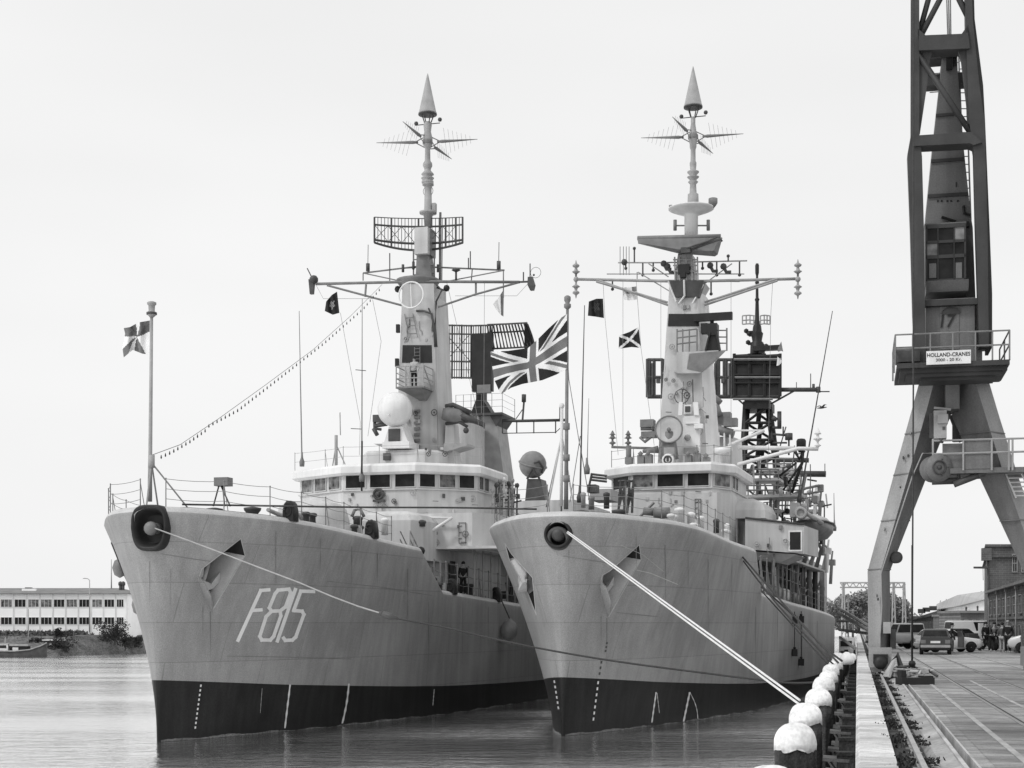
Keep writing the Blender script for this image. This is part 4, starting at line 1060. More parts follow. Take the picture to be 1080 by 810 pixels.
# foremast
a = 27.6; b_ = 30.2
mb = MB(); tower(s, mb, 693.5, 746, 491, 705.5, 735, 308, a, b_, a+.2, b_-.2); tower(s, mb, 705.5, 735, 308, 705.8, 742, 296, a+.2, b_-.2)
mast = mb.build('foremast', M_sup, s.e)
mb = MB(); p0 = s.P(746, 491, a); p1 = s.P(735, 308, a+.2); mb.loft([[p0, p0+Vector((.4, .8, 0)), Vector((p0.x+.4, b_, p0.z)), Vector((p0.x, b_, p0.z))], [p1, p1+Vector((.3, .8, 0)), Vector((p1.x+.3, b_-.2, p1.z)), Vector((p1.x, b_-.2, p1.z))]]); mb.build('mast_side_plate', M_lt, mast)
mb = MB(); tower(s, mb, 704.3, 737.4, 344, 705.2, 736.4, 331, a+.12, b_-.25); mb.build('black_band', M_blk, mast)
mb = MB(); tower(s, mb, 712, 737, 313, 705.5, 742, 295.6, a-.05, a+.4, a-.25, a+.4); mb.build('mast_head_box', M_dark, mast)
mb = MB(); s.tb(mb, [(721.5, 295, a-.3), (722, 312, a-.1), (716, 320, a)], .06, 5); s.tb(mb, [(742, 300, a), (730, 320, a)], .05, 5); s.tb(mb, [(705, 297, a), (713, 318, a)], .05, 5); mb.build('mast_cable', M_lt, mast)
def yard(pts, r, m=M_steelL, extra=None):
    mb = MB(); s.tb(mb, pts, r, 6)
    for e in extra or []: s.tb(mb, e, r*.8, 5)
    return mb.build('yard', m, mast)
yard([(608, 294.5, 28.6), (706, 296.5, 28.6), (742, 296.5, 28.6), (842, 294, 28.8)], .09, M_steelL, [[(629, 295, 28.5), (705, 322, 28.2)], [(629, 297, 28.4), (704, 319, 28.2)], [(743, 322, 28.3), (820, 296, 28.6)], [(743, 319, 28.3), (820, 294, 28.6)]])
yard([(652, 277, 29), (700, 277, 29), (788, 275, 29)], .045, M_steelL, [[(673, 287, 29), (706, 307, 28.6)], [(772, 278, 29), (742, 300, 28.6)], [(684, 278, 29), (705, 292, 28.8)], [(640, 289, 29), (785, 289, 29)], [(672, 287, 29), (672, 294, 29)], [(646, 295, 28.8), (780, 297, 28.8)]])
mb = MB()
for x in (607.5, 841.5):
    for sg, y in ((1, 292), (-1, 298)):
        c = s.P(x, 294.5, 28.6)
        mb.lathe([(.05, 0), (.07, .35*sg), (.09, .33*sg), (.25, .45*sg), (.12, .52*sg), (.07, .68*sg), (.2, .76*sg), (.22, .84*sg), (.06, .95*sg), (.02, 1.15*sg)], c, 10)
    mb.ball(s.P(x, 294.5, 28.6), .17, 8)
mb.build('yardarm_aerial', M_steelL, mast)
mb = MB()
for x, y0, y1 in ((669, 277, 262), (660, 276, 283), (678, 277, 290), (689, 277, 285), (756, 276, 290), (768, 276, 270), (780, 276, 290), (750, 296, 310), (646, 296, 305), (718, 277, 270), (741, 276, 283)):
    s.tb(mb, [(x, y0, 29), (x, y1, 29)], .05, 5); mb.ball(s.P(x, y1, 29), .11, 6)
for x in (654, 657.5, 660.5, 663.5): s.tb(mb, [(x, 260, 29), (x, 290, 29)], .018, 4)
mb.ball(s.P(658.5, 276.5, 29), .2, 8)
for x0, y0 in ((704, 281), (749, 280), (763, 281), (700, 278)): s.tb(mb, [(x0, y0, 28.6), (x0+3, y0+6, 28.6), (x0+8, y0+6, 28.6)], .11, 6); mb.ball(s.P(x0, y0, 28.6), .2, 8)
mb.build('mast_aerial', M_dark, mast)
mb = MB(); tower(s, mb, 711, 733, 295, 715, 730, 268, 28.4, 29.4); tower(s, mb, 716, 727, 268, 718, 726, 258, 28.5, 29.2)
for x in (712, 717, 724, 730, 736): s.tb(mb, [(x, 296, 28.3), (x-.5, 271, 28.3)], .05, 5)
for y in (274, 280, 286): s.tb(mb, [(710, y, 28.3), (736, y, 28.3)], .05, 5)
mb.build('upper_mast', M_steelL, mast)
mb = MB(); s.bx(mb, 715, 279, 727, 288, 28.1, .3); s.bx(mb, 717, 287, 723, 292, 28.0, .3); mb.build('equipment_box', M_blk, mast)
# solid wedge radar
mb = MB(); A = 27.9
F_ = [(672.5, 251.5), (760, 249.5), (762, 251), (757, 268.5), (754, 270.5), (716, 267.5), (673, 257)]
B_ = [(672.5, 252), (755, 251), (758, 252), (753, 264), (750, 265), (716, 263), (673, 256)]
mb.loft([[s.P(x, y, A+.25) for x, y in F_], [s.P(x, y, A-.35) for x, y in B_]])
rd = mb.build('search_radar', M_steel, mast)
mb = MB(); s.tb(mb, [(672.5, 251.3, A-.1), (760, 249.3, A-.1)], .14, 8); mb.build('radar_top_edge', M_steel, rd)
mb = MB(); s.bx(mb, 718, 261, 728, 266, A-.45, .3); s.tb(mb, [(716, 268, A), (740, 259, A-.6), (760, 252, A-.9), (761.5, 254.5, A-.9)], .07, 6); s.tb(mb, [(724, 262, A-.4), (745, 255, A-.8), (757, 250, A-.9)], .06, 5); mb.build('feed_arm', M_dark, rd)
# crow platform and pole
mb = MB(); prof(s, mb, 729, 28.8, [(251, 7), (228, 7.2), (226.5, 9), (222, 21), (220.5, 24), (219.5, 24), (219.3, 3)], 20); pl_ = mb.build('radar_mast_pole', M_lt, mast)
mb = MB(); s.tb(mb, [(712, 238, 28.8), (746, 238, 28.8)], .05, 5)
for x in (712, 747): s.tb(mb, [(x, 243, 28.8), (x, 232, 28.8)], .11, 6)
prof(s, mb, 752, 28.8, [(219, 1.5), (216.5, 3.5), (214.5, 4.8), (209.5, 4.8), (208.8, 3)], 12); s.tb(mb, [(707.5, 220, 28.8), (707.5, 216.5, 28.8)], .12, 6); s.tb(mb, [(738, 219, 28.8), (738, 213, 28.8)], .03, 4)
mb.build('mast_aerial', M_steel, mast)
topmast(s, mast, 731, 28.8, 111.5, 70, 9.4, 144.5, 678, 783,
        [(220, 5.5), (216, 5.5), (215, 6), (205, 5.6), (204, 3.8), (194.5, 3.2), (192, 5.4), (190, 3.2), (187.5, 5.8), (186.6, 6.4), (185.2, 3.2), (182, 6.2), (181, 6.2), (179.5, 3), (174.5, 3.5), (172, 3.6), (170, 2.7), (158, 2.6), (155, 3.6), (152, 3.6), (146, 5), (138, 3.4), (131, 2.4), (124, 2.4)], M_sup2)
# sponson platform with navigation radar
mb = MB(); a = 27.0
t = [(713.5, 371), (765, 368.5), (752, 389), (741, 393), (713.5, 393.5)]
mb.loft([[s.P(x, y, a) for x, y in ((713.5, 372), (726, 372), (724, 393), (713.5, 393.5))], [s.P(x, y, a-.01) for x, y in ((713.6, 372), (726, 372), (724, 393), (713.6, 393.5))]])
mb.loft([[s.P(x, y, a) for x, y in ((713.5, 371.5), (766.5, 369), (748, 388), (738, 393.5), (713.5, 394))], [s.P(x, y, a+1.3) for x, y in ((713.5, 371.5), (766.5, 369), (748, 388), (738, 393.5), (713.5, 394))]])
sp = mb.build('radar_sponson', M_sup2, mast)
mb = MB(); mb.loft([[s.P(x, y, a-.02) for x, y in ((727, 373), (766, 369.5), (741, 392.5), (724.5, 389))], [s.P(x, y, a-.03) for x, y in ((727.2, 373), (765.6, 369.7), (741, 392.3), (724.7, 389))]]); mb.build('sponson_facet', M_steel, mast)
zp = s.P(740, 370, a).z
mb = MB()
for y in (362, 355.5, 348.5): s.tb(mb, [(714, y+1, a+.1), (735, y-1.5, a+.1)], .045, 5); s.tb(mb, [(754, y, a+.5), (767, y, a+.5)], .04, 5)
for x in (714, 720, 727, 735): s.tb(mb, [(x, 372, a+.1), (x, 347, a+.1)], .045, 5)
s.tb(mb, [(766.5, 370, a+.5), (766.5, 346, a+.5)], .05, 5); mb.build('platform_rail', M_steel, mast)
mb = MB(); tower(s, mb, 744, 759, 370, 748, 756, 352, a+.2, a+.9)
for x0, x1 in ((744, 749), (759, 755)): s.tb(mb, [(x0, 370, a), (x1, 350, a+.1)], .07, 5)
s.bx(mb, 746, 341, 756, 353, a+.1, .8); s.tb(mb, [(751, 341, a+.5), (751, 333, a+.5)], .12, 6); s.bx(mb, 731.5, 331, 772, 336.5, a+.3, .3); s.bx(mb, 739, 341, 746, 351, a+.2, .5); mb.build('navigation_radar', M_blk, mast)
# director dish and electronics boxes low on the mast
c = s.P(705.5, 453, 26.2); r = s.P(719.5, 453, 26.2).x-c.x
mb = MB(); mb.lathe([(.05, .45), (r*.55, .32), (r*.97, .02), (r, -.02), (r*.95, -.04), (r*.5, .12), (.04, .16)], c, 28, (-.12, 1, -.05))
dd = mb.build('director_dish', M_sup, s.e)
mb = MB(); mb.ball(c+Vector((0, -.02, 0)), .13, 8); mb.ring(c+Vector((0, -.03, 0)), r, .05, (-.12, 1, -.05), 28); s.tb(mb, [(706, 455, 26.5), (706, 466, 26.6), (706, 484, 26.6)], [.3, .4, .55], 10); mb.build('dish_mount', M_steel, dd)
mb = MB(); s.bx(mb, 675, 442.5, 689, 450, 26.6, .7); s.bx(mb, 676, 455, 691, 461, 26.6, .6); s.tb(mb, [(676, 452, 26.8), (690, 452, 26.8)], .13, 6); s.tb(mb, [(675, 461, 26.7), (680, 466, 26.7), (690, 458, 26.7)], .1, 6); s.tb(mb, [(688, 457, 27), (700, 456, 27)], .2, 6); mb.build('tracking_camera', M_steel, dd)
mb = MB(); s.bx(mb, 720, 439, 738, 491, 27.2, .6); s.bx(mb, 723, 447, 736, 446, 27.1, .3); mb.build('equipment_cabinet', M_lt, mast)
mb = MB(); tower(s, mb, 715, 719.5, 438, 716, 720, 424, 27.1, 27.3); tower(s, mb, 732, 737, 438, 731, 736, 424, 27.1, 27.3); s.bx(mb, 721.5, 427, 729, 436, 27.15, .1); s.bx(mb, 732, 447, 741, 451.5, 26.9, .3); mb.build('signal_lamp_bracket', M_white, mast)
mb = MB(); s.bx(mb, 722.5, 428.5, 728, 434.5, 27.1, .03); mb.ring(s.P(719, 418, 27.2), .42, .025, (0, 1, 0), 18); s.tb(mb, [(719.5, 410, 27.2), (719.5, 426, 27.2)], .03, 4); s.tb(mb, [(730.5, 400, 27.2), (731, 424, 27.2)], .03, 4); mb.build('mast_fitting', M_dark, mast)
mb = MB(); c = s.P(725, 461.5, 27.15); mb.ball(c, .2, 8); s.bx(mb, 721, 472, 736, 478, 27.1, .2); s.bx(mb, 700, 472, 711, 479, 25.4, .5); mb.ring(s.P(705, 484, 25.2), .28, .08, (0, 1, 0), 14); mb.build('cabinet_fitting', M_steelL, mast)
mb = MB(); 
for x, y0, y1, a_ in ((672, 491, 480, 25), (680, 491, 479, 25), (722, 491, 480, 25), (731, 490, 478, 25.2), (741, 491, 482, 25.3)): s.bx(mb, x, y1, x+7, y0, a_, .5); s.tb(mb, [(x+2, y1, a_), (x+5, y1-3, a_)], .12, 6)
mb.build('roof_equipment', M_steel, s.e)
st = [s.P(x, y, a_) for x, y, a_ in ((645, 492, 24.9), (668, 490, 23.6), (690, 490, 23.6), (712, 490, 23.6), (735, 490, 23.6), (753, 490, 23.6), (771, 493, 24.9))]
for p in st: p.z = zr
rail_pts(s, st, .95, 2, sag=.02, r=.02, m=M_steel)
# ship's crest on the bridge roof front
mb = MB(); c = s.P(704.5, 485, 24.2); mb.lathe([(.34, 0), (.34, .06), (.28, .08)], c, 18, (0, -1, 0)); cr_ = mb.build('crest', M_white, s.e)
mb = MB(); mb.ring(c+Vector((0, -.09, 0)), .2, .05, (0, 1, 0), 14); mb.box(c+Vector((0, -.1, .02)), (.12, .05, .24)); mb.build('crest_emblem', M_dark, cr_)
# lower yards with insulators, left and right of the bridge roof
mb = MB(); s.tb(mb, [(645, 471.5, 27), (693, 473, 27)], .08, 6); s.tb(mb, [(678, 476, 26.5), (694, 474, 26.5)], [.1, .22], 8); s.tb(mb, [(663, 489, 27), (663, 470, 27)], .16, 8); s.bx(mb, 659, 482, 666, 489, 26.8, .5)
for x in (646, 662.5): fin(mb, s.P(x, 470.5, 27), 16/18., .22); fin(mb, s.P(x, 464, 27), .55, .25)
mb.build('lower_yard', M_steel, s.e)
mb = MB(); 
s.tb(mb, [(753, 476.5, 27), (772, 473, 27)], [.22, .16], 8); s.tb(mb, [(768, 470, 28), (806, 454, 28)], .1, 8); s.tb(mb, [(774, 454, 28.5), (806, 454, 28)], .06, 6)
s.tb(mb, [(778, 472, 30), (838, 473, 30)], .13, 8); s.tb(mb, [(778, 490, 26.2), (842, 473, 27), (863, 473.5, 27)], .11, 8)
for x in (862.5,): fin(mb, s.P(x, 473, 27), .8, .2); fin(mb, s.P(x, 466, 27), .8, .28)
mb.build('signal_boom', M_lt, s.e)
mb = MB(); prof(s, mb, 845, 34, [(477, 3), (474, 3.5), (473, 5), (465, 5.2), (463, 4), (462.5, 1)], 16); s.tb(mb, [(838, 475, 34), (843, 484, 34), (848, 475, 34)], .12, 6); s.tb(mb, [(847, 475, 34), (846, 488, 34), (835, 520, 34)], .1, 6); s.tb(mb, [(846, 488, 34), (826, 517, 34)], .07, 6); s.tb(mb, [(840, 488, 34), (822, 502, 34)], .07, 6); mb.build('satellite_dome', M_blk, s.e)
whip(s, 843, 530, 878, 328, 34, .06, 1)
# funnel, mainmast
r = []
for z, x0, x1 in ((s.P(760, 560, 37).z, 746, 779), (s.P(760, 460, 37).z, 746, 775)):
    p0 = s.P(x0, 460, 37); p1 = s.P(x1, 460, 37); cx = (p0.x+p1.x)/2; rx = (p1.x-p0.x)/2
    r.append([(cx+rx*math.copysign(abs(math.cos(t))**.7, math.cos(t)), 39.5+2.2*math.sin(t), z) for t in [2*PI*i/24 for i in range(24)]])
mb = MB(); mb.smooth().loft(r); fn = mb.build('funnel', M_sup, s.e)
mb = MB(); s.bx(mb, 752, 435, 770, 447, 37, .8); s.tb(mb, [(753, 428, 37), (757, 440, 37)], .35, 8); s.tb(mb, [(752, 452, 36.8), (774, 458, 36.8)], .3, 8); s.bx(mb, 763, 441, 777, 449, 36.5, .6); s.tb(mb, [(760, 425, 37), (752, 418, 37)], .2, 8); mb.build('gun_director', M_steel, s.e)
for x in (752, 758, 764, 770): mb = MB(); s.tb(mb, [(x, 456, 36.6), (x, 490, 36.6)], .07, 6); mb.build('funnel_pipe', M_lt, fn)
a = 55
mb = MB()
legs = [((782, 520), (787.5, 424)), ((823, 520), (810, 424))]
for da in (0, 3):
    for (b0, t0) in legs: s.tb(mb, [(b0[0], b0[1], a+da), (t0[0], t0[1], a+.8+da*.5)], .3, 6)
for k in range(5):
    y0 = 500-18*k; y1 = y0-18; xl = lambda y: 782+(520-y)/96*5.5; xr = lambda y: 823-(520-y)/96*13
    s.tb(mb, [(xl(y0), y0, a), (xr(y0), y0, a)], .12, 5); s.tb(mb, [(xl(y0), y0, a), (xr(y1), y1, a)], .11, 5); s.tb(mb, [(xl(y0), y0, a+3), (xr(y0), y0, a+3)], .12, 5); s.tb(mb, [(xr(y0), y0, a+3), (xl(y1), y1, a+3)], .11, 5)
    s.tb(mb, [((xl(y0)+xr(y0))/2, y0, a+1), ((xl(y0)+xr(y0))/2+2, y1, a+1)], (.36 if k < 2 else .2), 6)
tower(s, mb, 785, 812, 431, 785, 812, 422, a-.2, a+2.6)
mm_ = mb.build('mainmast', M_blk, s.e)
mb = MB(); s.tb(mb, [(798, 422, a+1), (798.5, 372, a+1)], .4, 8)
prof(s, mb, 798.5, a+1, [(374, 8), (372, 7.5), (362, 7), (360, 5), (352, 6.5), (350, 5), (345, 4.5), (338, 2.4), (318, 1.8), (316, 2.6), (314, 1.6), (300, 1.4), (298, 2.4), (296, 1.3), (291, 1.2), (288, 2), (280, 2.1), (278, 1.4)], 12)
for y, x in ((350, 787), (353, 790), (362, 789), (366, 808)): s.tb(mb, [(798, y, a+1), (x, y+.5, a+1)], .12, 5); mb.ball(s.P(x, y-1, a+1), .2, 6)
mb.build('pole_topmast', M_blk, mm_)
mb = MB(); 
for y in (333, 338, 342): 
    s.tb(mb, [(783, y, a), (790, y-.6, a), (796, y, a)], .05, 4); s.tb(mb, [(802, y, a), (806, y-.6, a), (812, y, a)], .05, 4)
for x in (783, 787, 791, 795, 802, 806, 809, 812): s.tb(mb, [(x, 333, a), (x, 342, a)], .05, 4)
mb.build('small_lattice_aerial', M_steelL, mm_)
mb = MB(); s.bx(mb, 794, 365, 823, 368.5, a-.3, .5); s.bx(mb, 800, 363, 806, 372, a-.2, .5); mb.build('navigation_radar', M_blk, mm_)
# bedstead radar
A = a-.4; mb = MB()
for y in (379.5, 398, 418): s.tb(mb, [(683, y, A), (699, y, A)], .13, 5); s.tb(mb, [(748, y, A), (823, y, A)], .13, 5)
s.tb(mb, [(683, 418.5, A+.3), (823, 418.5, A+.3)], .16, 5)
for x in (683, 685.5, 690, 699, 749, 756, 758, 764, 766, 772, 774): s.tb(mb, [(x, 378.5, A), (x, 419, A)], .14, 5)
for x in (687, 697, 753, 768): s.bx(mb, x, 383, x+2, 417, A-.2, .3)
for x in (692, 760.5): s.bx(mb, x, 399, x+3.5, 403.5, A-.2, .4)
bd = mb.build('bedstead_radar', M_dark, mm_)
mb = MB()
for i in range(3):
    for j in range(2):
        x0 = 775+i*16; y0 = 374+j*22; s.bx(mb, x0, y0, x0+14.6, y0+20.6, A-.1, .5)
for x in (774.5, 790.3, 806.3, 822.8): s.tb(mb, [(x, 373, A-.2), (x, 418, A-.2)], .13, 5)
for y in (376, 383, 395.4, 404): s.tb(mb, [(774, y, A-.25), (823, y, A-.25)], .09, 5)
mb.build('bedstead_panel', M_blk, bd)
mb = MB(); s.tb(mb, [(774, 379, A-.4), (824, 379, A-.4)], .1, 5); s.tb(mb, [(775, 398, A-.4), (823, 398, A-.4)], .08, 5)
s.tb(mb, [(773, 421, A-.4), (815, 421, A-.4)], .09, 5); mb.build('bedstead_rail', M_steel, bd)
mb = MB()
for pts, r_ in (([(803, 411, a), (863, 411, a)], .28), ([(813, 426, a), (838, 412, a)], .12), ([(776, 419, a), (785, 427, a)], .12), ([(863, 408, a), (863, 414, a)], .3), ([(855, 411, a), (855, 394, a)], .06), ([(840, 411, a), (840, 403, a)], .05), ([(858, 411, a), (858, 405, a)], .18), ([(863, 413, a), (875, 413, a)], .08),
                ([(818, 485, a-4), (853, 485.5, a-4)], .3), ([(822, 499.5, a-6), (871, 500, a-6)], .38), ([(800, 507, a-6), (842, 507, a-6)], .12), ([(815, 451, a), (824, 451, a)], .18), ([(822, 452, a), (822, 434, a)], .28), ([(815, 458, a), (829, 459, a)], .15), ([(826, 459, a), (826, 450, a)], .1), ([(832, 464, a), (832, 457, a)], .5), ([(832, 480, a), (832, 460, a)], .12), ([(815, 467, a), (830, 467, a)], .12), ([(820, 480, a), (829, 450, a)], .08), ([(837, 483, a), (838, 470, a)], .08),
                ([(870, 500, a-6), (870, 489, a-6)], .05), ([(815, 440, a), (819, 443, a)], .3)):
    s.tb(mb, pts, r_*.62, 6)
mb.build('aft_yard', M_dark, mm_)
# dense fittings aft of the bridge: platforms, ladders, boxes and pipes seen past the foremast
rnd = random.Random(11)
plats = [(776, 822, 505, 40), (780, 846, 522, 36), (816, 862, 538, 42), (800, 836, 494, 46)]
for x0, x1, y, a_ in plats:
    mb = MB(); s.bx(mb, x0, y, x1, y+1.5, a_, 2.5); pf_ = mb.build('equipment_platform', M_sup2, s.e)
    mb = MB()
    for k in (5, 10): s.tb(mb, [(x0, y-k, a_), (x1, y-k, a_)], .05, 4)
    x = x0
    while x <= x1: s.tb(mb, [(x, y, a_), (x, y-10.5, a_)], .045, 4); x += 9
    mb.build('platform_rail', M_steel, pf_)
    mb = MB()
    for x in (x0+2, (x0+x1)/2, x1-2): s.tb(mb, [(x, y+1, a_+1), (x-1, y+30, a_+1)], .1, 5)
    s.tb(mb, [(x0+2, y+2, a_+1), ((x0+x1)/2, y+20, a_+1)], .07, 5); mb.build('platform_leg', M_steel, pf_)
for i in range(46):
    x = rnd.uniform(776, 858); y = rnd.uniform(492, 560); a_ = rnd.uniform(33, 50)
    if y < 515 and x > 840: continue
    m = rnd.choice([M_steel, M_steelL, M_dark, M_sup, M_blk, M_sup2]); mb = MB(); k = rnd.random(); w_ = rnd.uniform(3, 7)
    if k < .3: s.bx(mb, x, y, x+w_, y+rnd.uniform(4, 9), a_, 1)
    elif k < .55: prof(s, mb, x, a_, [(y+9, w_*.35), (y+2, w_*.4), (y, w_*.2)], 8)
    elif k < .8: s.tb(mb, [(x, y+12, a_), (x+rnd.uniform(-8, 12), y-6, a_+1)], rnd.uniform(.06, .14), 5)
    else: s.tb(mb, [(x, y+16, a_), (x, y-4, a_), (x+w_, y-6, a_)], .08, 5); mb.ball(s.P(x+w_, y-6, a_), .2, 6)
    mb.build('deck_fitting', m, s.e)
mb = MB()
s.tb(mb, [(835, 522, 38), (850, 515, 38), (864, 512, 38)], .09, 6); s.tb(mb, [(843, 522, 38), (868, 518, 38)], .07, 5); s.bx(mb, 862, 511, 868, 518, 38, .6); s.tb(mb, [(846, 520, 38), (850, 500, 38)], .09, 5); mb.build('crane_jib', M_steel, s.e)
mb = MB(); mb.lathe([(.3, -.6), (.36, -.3), (.36, .4), (.2, .6)], s.P(844.5, 541, 30), 16, (0, 1, 0)); mb.ring(s.P(844.5, 541, 29.3), .28, .08, (0, 1, 0), 16); s.bx(mb, 833, 530, 842, 545, 30.5, 1); s.tb(mb, [(850, 541, 30), (867, 552, 31)], .14, 8); mb.build('chaff_launcher', M_steelL, s.e)
for i, (x, y) in enumerate(((862, 528), (857, 520), (866, 560), (870, 578), (874, 590))):
    mb = MB(); s.bx(mb, x, y, x+6, y+6, 40+2*i, 1); s.tb(mb, [(x+3, y+6, 40+2*i), (x+2, y+26, 40+2*i)], .12, 5); s.tb(mb, [(x+3, y, 40+2*i), (x+4, y-9, 40+2*i)], .07, 5); mb.build('deck_fitting', (M_steel, M_lt)[i % 2], s.e)
whip(s, 880, 560, 879.5, 520, 52, .05)
# hangar at the stern
mb = MB(); mb.prism([(-4.4, 50), (4.4, 50), (4.0, 72), (-4.0, 72)], 5.2, 9.4); mb.build('hangar', M_sup2, s.e)

# ------------------------------------------------ light rims round the anchor pockets, and small fittings on the plating
for s, rim, side in RIMS:
    stroke(s, rim, .8, .01, M_sup2, 'pocket_rim', s.e, side)
rnd = random.Random(17)
def fittings(s, rects, mast=None):
    for (x0, x1, y0, y1, a0, a1, n) in rects:
        for i in range(n):
            x = rnd.uniform(x0, x1); y = rnd.uniform(y0, y1); a = a0+(a1-a0)*(x-x0)/(x1-x0)-.04; k = rnd.random(); mb = MB(); m = rnd.choice([M_steel, M_dark, M_steelL, M_sup2])
            if k < .35: s.bx(mb, x, y, x+rnd.uniform(1.5, 3.5), y+rnd.uniform(2, 4.5), a, .15); nm = 'equipment_box'
            elif k < .7:
                L_ = rnd.uniform(8, 22); s.tb(mb, [(x, y, a), (x+rnd.uniform(-.6, .6), y+L_*.6, a), (x+rnd.choice((0, 3, -3)), y+L_*.7, a), (x+rnd.choice((0, 3, -3)), y+L_, a)] if y+L_ < y1+6 else [(x, y, a), (x+6, y+.3, a)], .022, 5); nm = 'cable_run'
            else: c = s.P(x, y, a); mb.ring(c, rnd.uniform(.09, .18), .025, (0, 1, 0), 12); mb.ball(c, .06, 6); nm = 'porthole'
            mb.build(nm, m, s.e)
fittings(L, [(366, 436, 519, 536, 24.2, 24.2, 12), (444, 500, 519, 542, 24.3, 26.3, 10), (440, 496, 549, 572, 22.2, 22.2, 9), (424, 456, 334, 362, 29.2, 29.2, 6), (422, 460, 415, 480, 29.1, 29.1, 14), (440, 470, 470, 488, 27.0, 27.0, 5)])
fittings(R, [(672, 748, 517, 530, 23.2, 23.2, 10), (794, 830, 552, 580, 24.1, 24.1, 6), (707, 735, 300, 328, 27.7, 27.7, 4), (702, 712, 350, 440, 27.55, 27.55, 8), (716, 738, 398, 440, 27.5, 27.5, 8), (740, 745, 400, 480, 27.5, 27.5, 6)])
for s_, pts_ in ((L, [(449, 540, 519, 26.15), (494, 542, 520, 26.2)]), (R, [(757, 528, 517, 23.9)])):
    pass
# watertight doors and handrails on the house fronts
for s_, x0, y0, x1, y1, a in ((L, 448, 551, 455, 573, 22.24), (L, 484, 551, 491, 573, 22.24), (R, 654, 526, 661, 545, 23.9), (R, 733, 526, 739, 546, 23.15)):
    mb = MB(); s_.bx(mb, x0, y0, x1, y1, a, .06); d_ = mb.build('watertight_door', M_sup2, s_.e)
    mb = MB(); p = s_.P(x0, y1, a-.02); q = s_.P(x1, y0, a-.02); mb.tube([(p.x, a-.02, p.z), (q.x, a-.02, p.z), (q.x, a-.02, q.z), (p.x, a-.02, q.z), (p.x, a-.02, p.z)], .025, 4)
    for k in (.2, .5, .8): mb.tube([(p.x, a-.03, lerp_(p.z, q.z, k)), (p.x+.16, a-.03, lerp_(p.z, q.z, k)+.05)], .018, 4)
    mb.build('door_clips', M_steel, d_)

# grime: runs below the pockets and the deck edge, and the scum line on the water
M_stain = mat('hull_stain', .25, .6, .2, 1, .2, 20, streak=.3)
M_scum = mat('waterline_scum', .16, .8, .5, 1.5, .4, 12)
for s_, runs in ((L, [(214, 640, 668), (222, 645, 700), (262, 560, 590), (291, 560, 615), (338, 568, 600), (371, 576, 640), (398, 584, 622), (430, 600, 655), (452, 632, 690), (488, 634, 700), (515, 640, 682), (180, 600, 640), (158, 592, 640)]),
                  (R, [(640, 652, 705), (634, 650, 676), (600, 580, 640), (671, 566, 600), (702, 575, 640), (726, 580, 622), (747, 590, 660), (772, 590, 640), (797, 640, 700), (820, 640, 690), (846, 650, 712), (862, 655, 690), (560, 560, 600)])):
    for x, y0, y1 in runs:
        mb = MB(); prev = None; n_ = 7
        for i in range(n_+1):
            y = y0+(y1-y0)*i/n_; ww = .9*(1-i/n_)**.7+.12
            u = mb.v(s_.hit(x-ww/2, y, 1, .006)); v = mb.v(s_.hit(x+ww/2, y, 1, .006))
            if prev: mb.f([prev[0], prev[1], v, u])
            prev = (u, v)
        mb.build('stain_run', M_stain, s_.e)
    for side in (1, -1):
        mb = MB(); prev = None
        for i in range(260):
            a = .1+i*.155; h_ = .05+.03*math.sin(i*.37)+.035*rnd.random()+.03*math.sin(i*.083)
            u = mb.v(s_.pt(a, .01, side, .01)); v = mb.v(s_.pt(a, h_, side, .01))
            if prev: mb.f([prev[0], u, v, prev[1]])
            prev = (u, v)
        mb.build('scum_line', M_scum, s_.e)
s = R
for i in range(70):
    x = rnd.uniform(778, 874); top = 478 if x < 850 else 500; y = rnd.uniform(top, 575); a_ = rnd.uniform(34, 52); m = rnd.choice([M_steel, M_steelL, M_dark, M_dark, M_sup2]); mb = MB(); k = rnd.random()
    if k < .5: s.tb(mb, [(x, y+rnd.uniform(8, 20), a_), (x+rnd.uniform(-2, 2), y-rnd.uniform(4, 14), a_)], rnd.uniform(.03, .06), 4); nm = 'aerial_rod'
    elif k < .8: s.tb(mb, [(x-rnd.uniform(4, 10), y, a_), (x+rnd.uniform(3, 9), y+rnd.uniform(-3, 3), a_)], rnd.uniform(.03, .06), 4); nm = 'spar'
    else: s.bx(mb, x, y, x+rnd.uniform(2, 4), y+rnd.uniform(2, 5), a_, .4); nm = 'equipment_box'
    mb.build(nm, m, s.e)
for i in range(16):
    a_ = 22.5+i*1.3; mb = MB(); z = s.Z(a_); mb.tube([(5.0+.2*math.sin(i*3), a_, z), (4.8, a_+.2, z+1.5+.6*math.sin(i*2.3))], .07, 5); mb.box((4.6+.2*math.sin(i), a_, z+.5+.3*math.sin(i*1.7)), (.5, .4, .5)); mb.build('deck_fitting', (M_dark, M_steel, M_lt, M_steelL)[i % 4], s.e)
s = L
for i in range(14):
    a_ = 19.5+i*1.2; mb = MB(); z = s.Z(a_); mb.tube([(4.6+.2*math.sin(i*3), a_, z), (4.5, a_+.2, z+1.2+.5*math.sin(i*2.3))], .06, 5); mb.box((4.3+.2*math.sin(i), a_, z+.4+.2*math.sin(i*1.7)), (.4, .4, .45)); mb.build('deck_fitting', (M_dark, M_steel, M_lt, M_dark)[i % 4], s.e)
